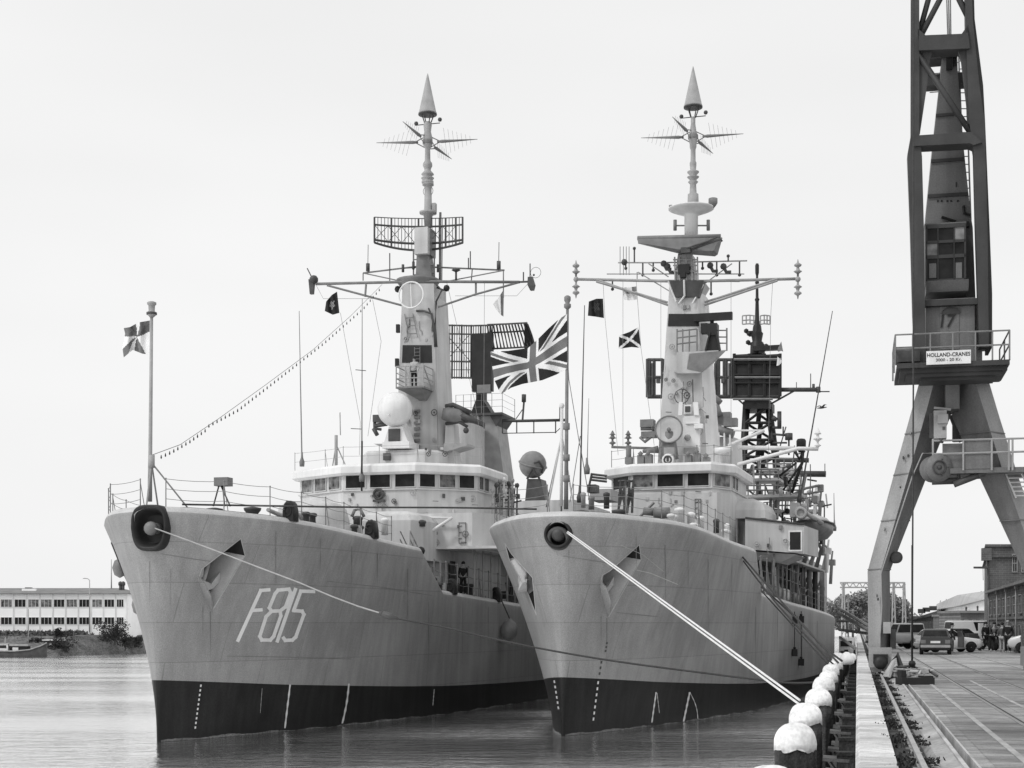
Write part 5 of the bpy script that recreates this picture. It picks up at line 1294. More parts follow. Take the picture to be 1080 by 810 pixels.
# ================================================================== flags, ropes and things hung on the ships
def lerp(a, b, t): return a+(b-a)*t
def path(pts, t):
    L_ = [0]
    for i in range(len(pts)-1): L_.append(L_[-1]+math.dist(pts[i], pts[i+1]))
    d = t*L_[-1]
    for i in range(len(pts)-1):
        if d <= L_[i+1] or i == len(pts)-2:
            k = (d-L_[i])/(L_[i+1]-L_[i]); return (lerp(pts[i][0], pts[i+1][0], k), lerp(pts[i][1], pts[i+1][1], k))
def flag(s, top, bot, hoist, fly, a, fn, mats, nu, nv, name, label, cat='flag', wave=.25, waves=2.0, group=None):
    """cloth patch: top/bottom run from hoist to fly, hoist/fly from top to bottom"""
    mb = MB(); 
    for m in mats: mb.mat(m)
    mb.smooth(); G = []
    c00, c10, c01, c11 = top[0], top[-1], bot[0], bot[-1]
    for i in range(nu+1):
        u = i/nu; row = []
        for j in range(nv+1):
            v = j/nv; T = path(top, u); B = path(bot, u); H_ = path(hoist, v); Y_ = path(fly, v); q = []
            for k in (0, 1):
                q.append((1-v)*T[k]+v*B[k]+(1-u)*H_[k]+u*Y_[k]-((1-u)*(1-v)*c00[k]+u*(1-v)*c10[k]+(1-u)*v*c01[k]+u*v*c11[k]))
            row.append(mb.v(s.P(q[0], q[1], a+wave*math.sin(u*waves*2*PI+v*1.3)*min(1, u*3))))
        G.append(row)
    for i in range(nu):
        for j in range(nv):
            f = mb.f([G[i][j], G[i+1][j], G[i+1][j+1], G[i][j+1]])
            if f: f.material_index = fn((i+.5)/nu, (j+.5)/nv)
    o = mb.build(name, None, None, label=label, cat=cat, group=group)
    for v in o.data.vertices: v.co = s.w(v.co)
    c = o.data.vertices[nv//2].co.copy(); return rebase(o, c)
def union(u, v):
    X, Y = u*60-30, v*30-15
    if abs(X) < 3 or abs(Y) < 3: return 0
    if abs(X) < 5 or abs(Y) < 5: return 2
    k = math.hypot(1, .5)
    d = (Y-.5*X)/k if X*Y > 0 else (Y+.5*X)/k
    # red part lies to one side of the white diagonal, swapping round the centre
    sgn = 1 if X > 0 else -1
    dd = d*sgn if X*Y > 0 else d*sgn
    if 0 < dd < 2: return 0
    if abs(d) < 3: return 2
    return 1
flag(R, [(598, 331), (589, 337), (579, 346), (566, 359), (557, 367), (536, 370), (517, 371)], [(598, 389), (587, 395), (572, 401), (551, 405), (539, 409), (528, 416)],
     [(598, 331), (598, 389)], [(517, 371), (519, 385), (521, 400), (528, 416)], .1, union, [M_flagR, M_flagB, M_flagW], 150, 84, 'union_flag', 'large Union flag flying from the jackstaff of the right-hand frigate')
def jack(u, v):
    X, Y = (u-.45)*1.5, v-.5; a = (math.degrees(math.atan2(Y, X))+360+15) % 360
    return [0, 2, 1, 2][int(a/30) % 4] if False else [2, 0, 2, 1, 0, 2, 2, 1, 0, 2, 1, 0][int(a/30) % 12]
flag(L, [(158, 338), (146, 340), (137, 345), (130.5, 346)], [(157.5, 374), (150, 373), (140, 369), (130.5, 377)], [(158, 338), (157.5, 374)], [(130.5, 346), (132, 352), (129, 366), (130.5, 377)],
     .25, jack, [M_flagR, M_clothM, M_flagW], 40, 36, 'jack_flag', 'small flag of radiating light and dark wedges on the jackstaff of frigate F815', wave=.12)
def emblem(x0, y0, r):
    def f(u, v):
        d = math.hypot(u-x0, v-y0); a = math.atan2(v-y0, u-x0)
        return 1 if d < r*(1+.35*math.sin(a*5+1)) and math.sin(u*43+1)*math.cos(v*37) > -.25 else 0
    return f
def saltire(u, v): return 1 if min(abs(u-v), abs(u+v-1)) < .1 else 0
flag(L, [(355.5, 307.5), (350, 311), (344, 318)], [(358, 330), (351, 332), (342.5, 328)], [(355.5, 307.5), (358, 330)], [(344, 318), (342.5, 328)], 28.4, emblem(.45, .5, .18), [M_flagB, M_steelL], 24, 24, 'signal_flag', 'black flag with a small pale emblem under the left yardarm of frigate F815', wave=.1)
flag(L, [(531.5, 305), (527, 312), (520, 321)], [(531, 334), (528, 332), (524, 327)], [(531.5, 305), (531, 334)], [(520, 321), (524, 327)], 29.8, lambda u, v: 0 if u < .35 else 1, [M_steel, M_lt], 12, 12, 'signal_flag', 'drooping two-tone pennant under the right yardarm of frigate F815', wave=.1)
flag(R, [(636, 315), (629, 315), (621, 318)], [(637, 335.5), (628, 334), (620, 333)], [(636, 315), (637, 335.5)], [(621, 318), (620, 333)], 28, emblem(.5, .45, .22), [M_flagB, M_dark], 24, 24, 'signal_flag', 'black flag with a faint grey emblem below the left yardarm of the right-hand frigate', wave=.12)
flag(R, [(673.5, 345), (664, 350), (653, 354)], [(676, 367), (666, 366), (652.5, 368)], [(673.5, 345), (676, 367)], [(653, 354), (652.5, 368)], 28, saltire, [M_flagB, M_flagW], 40, 40, 'saltire_flag', 'dark flag with a white diagonal cross on the halyard left of the right-hand foremast', wave=.12)
flag(R, [(671, 302), (664, 303), (656, 303)], [(672, 316), (664, 317), (658, 316)], [(671, 302), (672, 316)], [(656, 303), (658, 316)], 28.5, lambda u, v: 0 if (u < .3 and v < .35) or (.5 < u < .75 and v > .2 and v < .5) else 1, [M_steel, M_white], 16, 16, 'signal_flag', 'pale chequered signal flag close under the yard of the right-hand foremast', wave=.08)
flag(R, [(824, 360), (821, 366), (820, 370)], [(826, 371), (824, 370), (821, 371)], [(824, 360), (826, 371)], [(820, 370), (821, 371)], 54, lambda u, v: 0, [M_steel], 6, 6, 'signal_flag', 'small dark pennant beside the top of the bedstead radar', wave=.05)
flag(R, [(820, 376), (823, 379), (825, 380)], [(819, 386), (822, 385), (824.5, 382)], [(820, 376), (819, 386)], [(825, 380), (824.5, 382)], 54, lambda u, v: 0, [M_lt], 6, 6, 'signal_flag', 'small pale pennant on the right edge of the bedstead radar', wave=.05)

def wrope(name, pts, r, m, label, cat='rope', group=None, n=5):
    mb = MB(); mb.tube(pts, r, n); o = mb.build(name, m, None, label=label, cat=cat, group=group)
    return rebase(o, Vector(pts[0]))
def span(A, B, pix, name, r, m, label, group=None, cat='mooring rope', ends=True):
    """rope hanging in the vertical plane between two points; pix are places it passes"""
    A, B = Vector(A), Vector(B); pts = [A]
    for px, py in pix:
        k = (px-CX)/F; d = B-A; t = (A.x-k*A.y)/(k*d.y-d.x)
        p = A+d*t; pts.append(Vector((p.x, p.y, EYE+(HY-py)/F*p.y)))
    pts.append(B)
    # smooth it
    out = []
    for i in range(len(pts)-1):
        p0, p1, p2, p3 = pts[max(i-1, 0)], pts[i], pts[i+1], pts[min(i+2, len(pts)-1)]
        for k in range(8):
            t = k/8; out.append(.5*((2*p1)+(-p0+p2)*t+(2*p0-5*p1+4*p2-p3)*t*t+(-p0+3*p1-3*p2+p3)*t**3))
    out.append(pts[-1]); return wrope(name, out, r, m, label, cat, group)
PILE_T = -.98
def pile_pos(Y): 
    # station along the quay at depth Y
    s_ = (Y - PILE_T*QT.y)/QS.y; return Q(s_, PILE_T)
A = L.w((L.P(163, 557, -1.1)))
P5 = pile_pos(45.9); P5.z = 2.85
# the thicker first length with its splice and swivel
def onplan(A, B, px, py):
    kx = (px-CX)/F; d = B-A; t = (A.x-kx*A.y)/(kx*d.y-d.x); p = A+d*t; return Vector((p.x, p.y, EYE+(HY-py)/F*p.y))
pp = [A]+[onplan(A, P5, x, y) for x, y in ((200, 570.5), (236, 584), (272, 598), (315, 614.2), (350, 629), (378, 639.5), (404, 647.5))]
wrope('mooring_rope', pp, .026, M_steelL, 'thick twisted rope leading down from the square fairlead of F815 past its number', 'mooring rope')
mb = MB(); q0, q1, q2 = onplan(A, P5, 402, 647), onplan(A, P5, 411, 650), onplan(A, P5, 420, 652.5)
mb.ball(q0, .09, 8); mb.tube([q0, q0.lerp(q1, .4), q1, q2], [.04, .12, .13, .04], 8); o = mb.build('rope_swivel', M_dark, None, label='dark swivel joining thick and thin rope in front of the hull of F815', cat='shackle'); rebase(o, q0)
span(onplan(A, P5, 420, 652.5), P5, [(470, 662), (545, 679), (640, 696), (760, 712), (830, 720)], 'mooring_rope', .034, M_blk, 'long thin dark line from F815 low across the right-hand bow to a pile')
A2 = R.w(R.P(598, 562, -1.2)); P2 = pile_pos(24.2+6.9); P2.z = 2.75
o1_ = span(A2, W(842.5, 742.5, 31.2), [(720, 652.3)], 'mooring_rope', .026, M_rope, 'lower of two taut white ropes from the round fairlead to a capped pile', 'paired bow ropes')
o2_ = span(A2+Vector((.03, 0, .05)), W(843.5, 738.5, 31.2), [(721, 649.3)], 'mooring_rope', .026, M_rope, 'upper of two taut white ropes from the round fairlead to a capped pile', 'paired bow ropes')
Aq = L.w(L.P(192, 532, 1.0)); Bq = R.w(R.P(566, 537, 1.2))
span(Aq, Bq, [(280, 533.5), (380, 535), (480, 535.5)], 'breast_rope', .04, M_ropeD, 'dark line stretched level between the bows of the two frigates')
# spring lines on the port side of the right ship
S0 = R.pt(17.3, 8.45, 1, -.1)
for i, (st, mid, en, r) in enumerate((((769, 571), [(815, 624), (850, 663)], (884, 699), .045), ((770, 573), [(812, 628), (845, 665)], (880, 702), .04), ((803, 619), [(840, 652), (866, 680)], (888, 697), .05), ((801, 621), [(832, 655), (858, 684)], (878, 705), .035))):
    a_ = 17.0 if i < 2 else 21.5
    A_ = R.w(R.P(st[0], st[1], a_)); B_ = W(en[0], en[1], 62+i*2)
    span(A_, B_, mid, 'mooring_rope', r, M_ropeD, ['steepest dark spring line from the break of the right-hand forecastle', 'dark spring line just under the steepest one at the right-hand forecastle break', 'thick dark rope from the low deck of the right ship down to the piles', 'thin lowest rope from the low deck of the right ship to the piles'][i])
for i, (x, y0, y1) in enumerate(((838, 655, 690), (845, 654, 700))):
    p0 = R.hit(x, y0+8, 1, .12); p1 = R.hit(x, y1, 1, .12); e_ = empty('hanging_line', R.w(p0), label=['weighted line hanging down the right ship side, nearer the bow', 'weighted line hanging down the right ship side, nearer the quay'][i], cat='line')
    mb = MB(); mb.tube([(0, 0, 1.0), (0, 0, p1.z-p0.z)], .03, 5); mb.build('cord', M_ropeD, e_)
    for z in (.5, p1.z-p0.z+.1): mb = MB(); mb.box((0, 0, z), (.3, .3, .42)); mb.lathe([(.05, 0), (.1, .08), (.03, .16)], (0, 0, z+.2), 8); mb.build('weight', M_blk, e_)
# strung lamps from jackstaff to mast
pts = [(167, 479), (174, 480), (209, 457), (251, 430), (300, 392), (342, 359), (383, 323), (400, 303)]
A_ = L.w(L.P(160, 480, .25)); B_ = L.w(L.P(403, 300, 29.3))
e_ = empty('festoon_lights', A_, label='string of small lamps sloping from the jackstaff of F815 up to its foremast', cat='string lights')
def P3(px, py): return onplan(A_, B_, px, py)
mb = MB(); C_ = [A_]+[P3(x, y) for x, y in ((190, 469), (230, 442), (280, 406), (330, 369), (370, 333))]+[B_]
mb.tube([p-A_ for p in C_], .012, 4); mb.build('wire', M_ropeD, e_)
for i in range(60):
    t = i/59; x, y = path([(170, 479), (181, 474), (200, 463), (221, 448), (251, 432), (300, 394), (342, 361), (383, 325), (400, 305)], t); y += 1.2+2.2*(1 if t < .2 else 0)
    p = P3(x, y)-A_; mb = MB(); mb.lathe([(.01, .1), (.02, .06), (.032, 0), (.025, -.04), (.006, -.06)], p, 6); mb.build('lamp', M_blk, e_)
# thin stays and halyards
def stay(s, pts, r, label, m=M_steel, name='halyard', group=None):
    p = [s.w(s.P(*q)) for q in pts]; return wrope(name, p, r, m, label, 'rigging line', group)
hal = 'thin halyards and stays of the foremasts'
for i, pt in enumerate((
    [(359, 330, 28.2), (380, 445, 26.5), (379, 480, 25)], [(333, 300, 28.8), (341, 315, 28.8), (400, 315, 29)], [(393, 316, 28.5), (402, 360, 28), (388, 460, 25.6)],
    [(556, 300, 29.5), (545, 312, 29.5), (480, 312, 29.5)], [(511, 297, 29.8), (510, 460, 27)], [(471, 297, 29.6), (500, 420, 29), (512, 490, 27)])):
    stay(L, pt, .012, ['halyard dropping from the emblem flag to the bridge roof of F815', 'slack loop under the left yard of F815', 'curved halyard between yard and bridge roof of F815', 'slack loop under the right yard of F815', 'vertical halyard from the right yard of F815', 'slanting halyard right of the foremast of F815'][i], group=hal)
for i, pt in enumerate(([(636, 296, 28), (638, 335, 28), (652, 480, 20)], [(671, 297, 28), (676, 367, 27.6), (690, 470, 25)], [(815, 296, 28.6), (813, 330, 28.6), (810, 500, 28)], [(697, 297, 28), (697, 490, 24.5)], [(657, 297, 28), (657, 470, 26.5)], [(771, 296, 28.6), (771, 500, 27)])):
    stay(R, pt, .012, ['halyard of the black flag on the right-hand frigate', 'halyard of the diagonal-cross flag', 'far right vertical halyard from the yard of the right-hand frigate', 'vertical halyard close left of the right-hand foremast', 'halyard of the pale signal flag', 'vertical halyard in front of the bedstead radar'][i], group=hal)
# fender on the port side of F815
p = L.hit(537, 664, 1, .5); e_ = empty('fender', L.w(p), -L.ph, label='pale round fender hanging on the side of F815 near the gap between the ships', cat='fender')
mb = MB(); mb.lathe([(.02, -.62), (.28, -.55), (.46, -.25), (.48, .05), (.36, .35), (.15, .52), (.08, .62)], (0, 0, 0), 16, (0, .25, 1)); mb.build('fender_body', M_steel, e_)
mb = MB(); top = Vector((-.35, -.6, L.Z(26)-p.z+.1)); mb.tube([(0, .1, .6), top], .035, 5); mb.build('fender_rope', M_ropeD, e_)
# ship's boat in its davits, port side of the right ship
c = R.P(859, 553, 33.5); e_ = empty('ship_boat', R.w(c), -R.ph, label='grey ship boat with canvas cover hanging behind the bridge wing of the right frigate', cat='boat')
mb = MB(); rings = []
for y, hw, zk in ((-3.2, .03, .1), (-2.9, .42, -.35), (-2.1, .88, -.8), (0, 1.1, -1.05), (2, .98, -.95), (3, .8, -.8)):
    rings.append([(hw*x, y, z) for x, z in ((1, .0), (.95, zk*.45), (.6, zk*.85), (0, zk), (-.6, zk*.85), (-.95, zk*.45), (-1, 0), (0, .02))])
mb.smooth().loft(rings); mb.build('boat_hull', M_steel, e_)
mb = MB(); mb.smooth().loft([[(hw*x, y, z*h_+.02) for x, z in ((1, 0), (.7, .55), (0, 1), (-.7, .55), (-1, 0))] for y, hw, h_ in ((-3.1, .1, .1), (-2, .85, .45), (0, 1.05, .62), (2.8, .85, .5))]); mb.build('canvas_cover', M_sup2, e_)
mb = MB(); mb.tube([(.0, -3.2, .02), (.45, -2.9, .03), (.9, -2.1, .03), (1.13, 0, .03), (1, 2, .03), (.82, 3, .03)], .06, 6); mb.tube([(0, -3.2, .02), (-.45, -2.9, .03), (-.9, -2.1, .03), (-1.13, 0, .03), (-1, 2, .03), (-.82, 3, .03)], .06, 6); mb.build('gunwale', M_dark, e_)

# ------------------------------------------------------------------ people
def person(loc, rz, label, h=1.75, coat=M_clothD, legs=M_clothD, hair=M_hair, pose='stand', group=None, hat=None, bag=None, skirt=False):
    k = h/1.75; e = empty('person', loc, rz, label=label, cat='person', group=group); rr = random.Random(hash(label) % 999)
    st = {'stand': (0, .02, -.02), 'walk': (.0, .22, -.2), 'lean': (.28, .05, -.08)}[pose]
    ln, f1, f2 = st
    J = {'pel': (0, 0, .95), 'wst': (0, -ln*.3, 1.1), 'chs': (0, -ln*.8, 1.33), 'nk': (0, -ln, 1.49), 'hd0': (0, -ln-.02, 1.58), 'hd1': (0, -ln-.02, 1.70),
         'hipL': (.1, 0, .9), 'kneL': (.11, -f1*.6-.02, .5), 'ankL': (.12, -f1*.8, .09), 'toeL': (.13, -f1*.8-.17, .035),
         'hipR': (-.1, 0, .9), 'kneR': (-.11, -f2*.3-.02, .5), 'ankR': (-.12, -f2, .09), 'toeR': (-.13, -f2-.17, .035),
         'shL': (.19, -ln*.95, 1.42), 'elL': (.25, -ln*.8+.02, 1.13), 'wrL': (.23, -ln-.12, .9), 'shR': (-.19, -ln*.95, 1.42), 'elR': (-.26, -ln*.8+.03, 1.14), 'wrR': (-.24, -ln-.06, .9)}
    if pose == 'lean': J['wrL'] = (.2, -ln-.35, 1.12); J['wrR'] = (-.2, -ln-.35, 1.12); J['elL'] = (.27, -ln-.05, 1.15); J['elR'] = (-.27, -ln-.05, 1.15)
    Rd = {'pel': .125, 'wst': .12, 'chs': .145, 'nk': .055, 'hd0': .085, 'hd1': .092, 'hipL': .09, 'kneL': .06, 'ankL': .042, 'toeL': .035, 'hipR': .09, 'kneR': .06, 'ankR': .042, 'toeR': .035,
          'shL': .062, 'elL': .042, 'wrL': .03, 'shR': .062, 'elR': .042, 'wrR': .03}
    Ed = [('pel', 'wst'), ('wst', 'chs'), ('chs', 'nk'), ('nk', 'hd0'), ('hd0', 'hd1'), ('pel', 'hipL'), ('hipL', 'kneL'), ('kneL', 'ankL'), ('ankL', 'toeL'), ('pel', 'hipR'), ('hipR', 'kneR'), ('kneR', 'ankR'), ('ankR', 'toeR'),
          ('chs', 'shL'), ('shL', 'elL'), ('elL', 'wrL'), ('chs', 'shR'), ('shR', 'elR'), ('elR', 'wrR')]
    for sd, sg in (('L', 1), ('R', -1)):
        w_ = Vector(J['wr'+sd]); J['pm'+sd] = tuple(w_+Vector((0, -.03, -.07))); Rd['pm'+sd] = .032; Ed.append(('wr'+sd, 'pm'+sd))
        for i in range(4):
            b = Vector(J['pm'+sd])+Vector((sg*.0, (i-1.5)*.019, -.02)); J['f%d%s' % (i, sd)] = tuple(b); J['g%d%s' % (i, sd)] = tuple(b+Vector((-sg*.012, 0, -.055-.008*(i in (1, 2)))))
            Rd['f%d%s' % (i, sd)] = .009; Rd['g%d%s' % (i, sd)] = .007; Ed += [('pm'+sd, 'f%d%s' % (i, sd)), ('f%d%s' % (i, sd), 'g%d%s' % (i, sd))]
        J['th'+sd] = tuple(w_+Vector((-sg*.01, -.075, -.075))); Rd['th'+sd] = .01; Ed.append(('wr'+sd, 'th'+sd))
    def skin(name, names, m, grow=0, parent=e, scl=None, root='pel'):
        idx = {n: i for i, n in enumerate(names)}
        me = bpy.data.meshes.new(name); me.from_pydata([Vector(J[n])*k for n in names], [(idx[a], idx[b]) for a, b in Ed if a in idx and b in idx], [])
        o = bpy.data.objects.new(name, me); COL.objects.link(o); o.parent = parent; me.materials.append(m)
        md = o.modifiers.new('skin', 'SKIN'); md.use_smooth_shade = True
        lay = me.skin_vertices[0].data if me.skin_vertices else None
        if lay is None:
            bm = bmesh.new(); bm.from_mesh(me); bm.verts.layers.skin.verify(); bm.to_mesh(me); bm.free(); lay = me.skin_vertices[0].data
        for n, i in idx.items():
            r = (Rd[n]+grow)*k*((scl or {}).get(n, 1)); fx = 1.25 if n in ('chs', 'wst', 'pel') else 1
            lay[i].radius = (r*fx, r*(.8 if n in ('chs', 'wst', 'pel') else 1)); lay[i].use_root = (n == root)
        sb = o.modifiers.new('sub', 'SUBSURF'); sb.levels = 1; sb.render_levels = 1
        return o
    skin('body', list(J), M_skin)
    skin('coat', ['pel', 'wst', 'chs', 'shL', 'elL', 'wrL', 'shR', 'elR', 'wrR', 'hipL', 'hipR'], coat, .022)
    if skirt: mb = MB(); mb.lathe([(.17*k, .98*k), (.25*k, .5*k), (.24*k, .49*k), (.14*k, .96*k)], (0, 0, 0), 14); mb.build('skirt', legs, e)
    else: skin('trousers', ['pel', 'hipL', 'kneL', 'ankL', 'hipR', 'kneR', 'ankR'], legs, .018)
    hc = Vector(J['hd1'])*k; mb = MB()
    mb.smooth().loft([[hc+Vector((rx*math.cos(t)*k, .012+ry*math.sin(t)*k, z*k)) for t in [2*PI*i/12 for i in range(12)]] for rx, ry, z in ((.098, .1, -.04), (.104, .108, .02), (.09, .095, .07), (.05, .055, .105), (.01, .01, .112))]); mb.build('hair' if not hat else 'cap', hat or hair, e)
    mb = MB(); f_ = hc+Vector((0, -.098*k, -.07*k))
    mb.box(f_+Vector((0, -.012, 0)), (.022*k, .03*k, .045*k)); hd = mb.build('nose', M_skin, e)
    mb = MB(); mb.box(f_+Vector((0, -.002, -.05*k)), (.045*k, .012, .01)); mb.box(f_+Vector((.032, -.0, .025)), (.02, .012, .01)); mb.box(f_+Vector((-.032, -.0, .025)), (.02, .012, .01)); mb.build('eyes_and_mouth', M_hair, e)
    if bag: mb = MB(); q = Vector(J['wrR'])*k; mb.box(q+Vector((-.03, -.02, -.32)), (.12, .36, .28)); mb.ring(q+Vector((-.02, -.02, -.14)), .08, .012, (1, 0, 0), 12); o = mb.build('bag', M_clothD, None, label=bag, cat='bag'); o.location = loc; o.rotation_euler = (0, 0, rz)
    return e
def gp(px, Y, z=QZ):
    p = W(px, HY, Y); p.z = z; return p
person(L.w(L_PLAT), L.ph*-1, 'man in a pale shirt standing behind the rail of the mast lookout platform', coat=M_clothL, legs=M_clothD)
person(L.w((4.9, 23.5, L.Z(23.5)+.012)), -L.ph, 'sailor in dark clothes at the low deck rail of F815 beside the gap', coat=M_clothD)
ppl = 'people gathered on the quay by the cars'
PP = [(1039.5, 94, 1.8, 'man in a dark coat at the left edge of the group on the quay', M_clothD, M_clothD, .5, 'walk', None, False),
      (1046, 91, 1.78, 'man in a black jacket leaning forward in the middle of the quay group', M_clothD, M_clothD, .2, 'lean', None, False),
      (1049, 97, 1.68, 'person in dark grey partly behind the leaning man', M_clothM, M_clothD, 1.3, 'stand', None, False),
      (1057, 90, 1.74, 'person in a grey coat over pale trousers', M_clothM, M_clothL, 2.4, 'stand', None, False),
      (1063, 88.5, 1.86, 'tall man in a long black coat nearest the camera with grey hair', M_clothD, M_clothD, -.4, 'walk', None, False),
      (1066.5, 95, 1.7, 'person in dark clothes just right of the tall man', M_clothD, M_clothM, 3.0, 'stand', None, False),
      (1053, 101, 1.66, 'person in a dark cap at the back of the quay group', M_clothM, M_clothD, .1, 'stand', M_hair, False),
      (1004, 87.8, 1.72, 'man in dark clothes standing at the open door of the white car', M_clothD, M_clothM, 1.2, 'stand', None, False),
      (1036, 103, 1.7, 'distant person in grey beside the brick building corner', M_clothM, M_clothD, .8, 'walk', None, False)]
for px, Y, hh, lb, ct, lg, rz, po, hat, sk in PP:
    person(gp(px, Y, QZ+.0), rz, lb, hh, ct, lg, M_hair if 'grey hair' not in lb else M_steelL, po, ppl, hat)
# ================================================================== quay
def quay_mat(name, v, rw, rh, mort, mv, patch=.25, bump=.4, ang=0):
    m = bpy.data.materials.new(name); m.use_nodes = True; nt = m.node_tree; N = nt.nodes; K = nt.links; b = N['Principled BSDF']; b.inputs['Roughness'].default_value = .9; b.inputs['Specular IOR Level'].default_value = .2
    tc = N.new('ShaderNodeTexCoord'); mp = N.new('ShaderNodeMapping'); mp.inputs['Rotation'].default_value = (0, 0, ang); K.new(tc.outputs['Object'], mp.inputs[0])
    br = N.new('ShaderNodeTexBrick'); K.new(mp.outputs[0], br.inputs['Vector']); br.inputs['Scale'].default_value = 1; br.inputs['Brick Width'].default_value = rw; br.inputs['Row Height'].default_value = rh
    br.inputs['Mortar Size'].default_value = mort; br.inputs['Mortar Smooth'].default_value = .5; br.inputs['Color1'].default_value = (1.12,)*3+(1,); br.inputs['Color2'].default_value = (.75,)*3+(1,); br.inputs['Mortar'].default_value = (mv,)*3+(1,)
    bw = N.new('ShaderNodeRGBToBW'); K.new(br.outputs['Color'], bw.inputs[0])
    cur = bw.outputs[0]
    for sc, lo, hi, st in ((.16, 1-patch, 1+patch, (1, .45, 1)), (1.1, 1-patch, 1+patch, (1.3, .5, 1)), (9, .72, 1.25, (1.6, .5, 1)), (45, .8, 1.2, (1, 1, 1))):
        n = N.new('ShaderNodeTexNoise'); n.inputs['Scale'].default_value = sc; n.inputs['Detail'].default_value = 5; m2 = N.new('ShaderNodeMapping'); m2.inputs['Scale'].default_value = (st[1], st[0], 1); K.new(tc.outputs['Object'], m2.inputs[0]); K.new(m2.outputs[0], n.inputs['Vector'])
        r = N.new('ShaderNodeMapRange'); r.inputs[1].default_value = .32; r.inputs[2].default_value = .68; r.inputs[3].default_value = lo; r.inputs[4].default_value = hi; K.new(n.outputs['Fac'], r.inputs[0])
        k = N.new('ShaderNodeMath'); k.operation = 'MULTIPLY'; K.new(cur, k.inputs[0]); K.new(r.outputs[0], k.inputs[1]); cur = k.outputs[0]
    k = N.new('ShaderNodeMath'); k.operation = 'MULTIPLY'; K.new(cur, k.inputs[0]); k.inputs[1].default_value = v
    cc = N.new('ShaderNodeCombineColor'); [K.new(k.outputs[0], cc.inputs[i]) for i in range(3)]; K.new(cc.outputs[0], b.inputs['Base Color'])
    bp = N.new('ShaderNodeBump'); bp.inputs['Strength'].default_value = bump; bp.inputs['Distance'].default_value = .04; K.new(cur, bp.inputs['Height']); K.new(bp.outputs[0], b.inputs['Normal'])
    return m
M_pave = quay_mat('worn_quay_paving', .37, 1.9, .23, .014, .6, .5, .9)
M_edge = quay_mat('quay_edge_concrete', .62, 6.5, 1.3, .02, .85, .22, .5)
M_plank = quay_mat('quay_timber_planking', .31, 3.0, .19, .016, .5, .42, .8)
def qobj(mb, name, m, parent=None, **kw):
    o = mb.build(name, m, parent, **kw); o.rotation_euler = (0, 0, -QA); return o
mb = MB(); mb.poly([(1.42, -30, QZ), (900, -30, QZ), (900, 2600, QZ), (1.42, 2600, QZ)]); qobj(mb, 'quay_paving', M_pave, kind='structure')
mb = MB(); mb.poly([(1.6, 6, QZ+.004), (5.2, 6, QZ+.004), (5.2, 52, QZ+.004), (1.6, 52, QZ+.004)]); qobj(mb, 'timber_planking', M_plank, kind='structure')
mb = MB()
for i in range(40):   # coping blocks with slightly open joints
    s0 = -6+i*4.0; mb.loft([[(-.02, s0+.01, QZ-.45), (.47, s0+.01, QZ-.45), (.47, s0+.01, QZ+.03), (.04, s0+.01, QZ+.035), (-.02, s0+.01, QZ-.02)], [(-.02, s0+3.985, QZ-.45), (.47, s0+3.985, QZ-.45), (.47, s0+3.985, QZ+.03), (.04, s0+3.985, QZ+.035), (-.02, s0+3.985, QZ-.02)]])
mb.mm((-.02, 154, QZ-.45), (.47, 2600, QZ+.03)); qobj(mb, 'quay_coping', M_edge, kind='structure')
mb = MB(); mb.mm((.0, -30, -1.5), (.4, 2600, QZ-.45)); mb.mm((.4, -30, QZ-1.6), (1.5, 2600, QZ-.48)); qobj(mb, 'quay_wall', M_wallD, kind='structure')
# crane track trench
mb = MB()
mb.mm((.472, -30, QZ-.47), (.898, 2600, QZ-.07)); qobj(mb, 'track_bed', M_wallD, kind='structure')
mb = MB()
pr = [(.9, -.46), (.9, -.2), (1.02, -.055), (1.22, .0), (1.22, -.46)]
for i in range(60): s0 = -6+i*2.5; mb.loft([[(x, s0+.01, QZ+z) for x, z in pr], [(x, s0+2.49, QZ+z) for x, z in pr]])
mb.loft([[(x, 144, QZ+z) for x, z in pr], [(x, 2600, QZ+z) for x, z in pr]]); qobj(mb, 'track_kerb', M_stone, kind='structure')
mb = MB(); 
mb.mm((1.221, -30, QZ-.47), (1.275, 2600, QZ+.025)); mb.mm((1.39, -30, QZ-.47), (1.42, 2600, QZ+.02)); qobj(mb, 'slot_edging', M_conc, kind='structure')
def rail_thing(t, s0, s1, label, hh=.0):
    mb = MB(); pr = [(-.06, -.12), (.06, -.12), (.06, -.1), (.012, -.08), (.012, -.02), (.035, -.01), (.035, .022), (-.035, .022), (-.035, -.01), (-.012, -.02), (-.012, -.08), (-.06, -.1)]
    mb.loft([[(t+x, s0, QZ+hh+z) for x, z in pr], [(t+x, s1, QZ+hh+z) for x, z in pr]])
    for i in range(int((min(s1, 60)-s0)/.75)): mb.box((t, s0+.4+i*.75, QZ+hh-.085), (.2, .09, .025))
    return qobj(mb, 'crane_rail', M_steelL, label=label, cat='rail')
rail_thing(.765, -6, 400, 'worn steel crane rail running in the weedy trench by the quay edge', .02)
rail_thing(6.05, -6, 400, 'second crane rail under the right leg of the crane', .005)
for i, t in enumerate((2.72, 4.155)):
    mb = MB(); mb.mm((t-.04, -6, QZ-.05), (t+.03, 500, QZ+.012)); mb.mm((t+.08, -6, QZ-.05), (t+.1, 500, QZ+.01)); qobj(mb, 'railway_rail', M_steel, label=['left rail of the railway track sunk in the paving', 'right rail of the railway track sunk in the paving'][i], cat='rail', group='rails sunk in the quay paving')
    mb = MB(); mb.poly([(t+.03, -6, QZ+.008), (t+.08, -6, QZ+.008), (t+.08, 500, QZ+.008), (t+.03, 500, QZ+.008)]); qobj(mb, 'rail_groove', M_wallD, kind='structure')
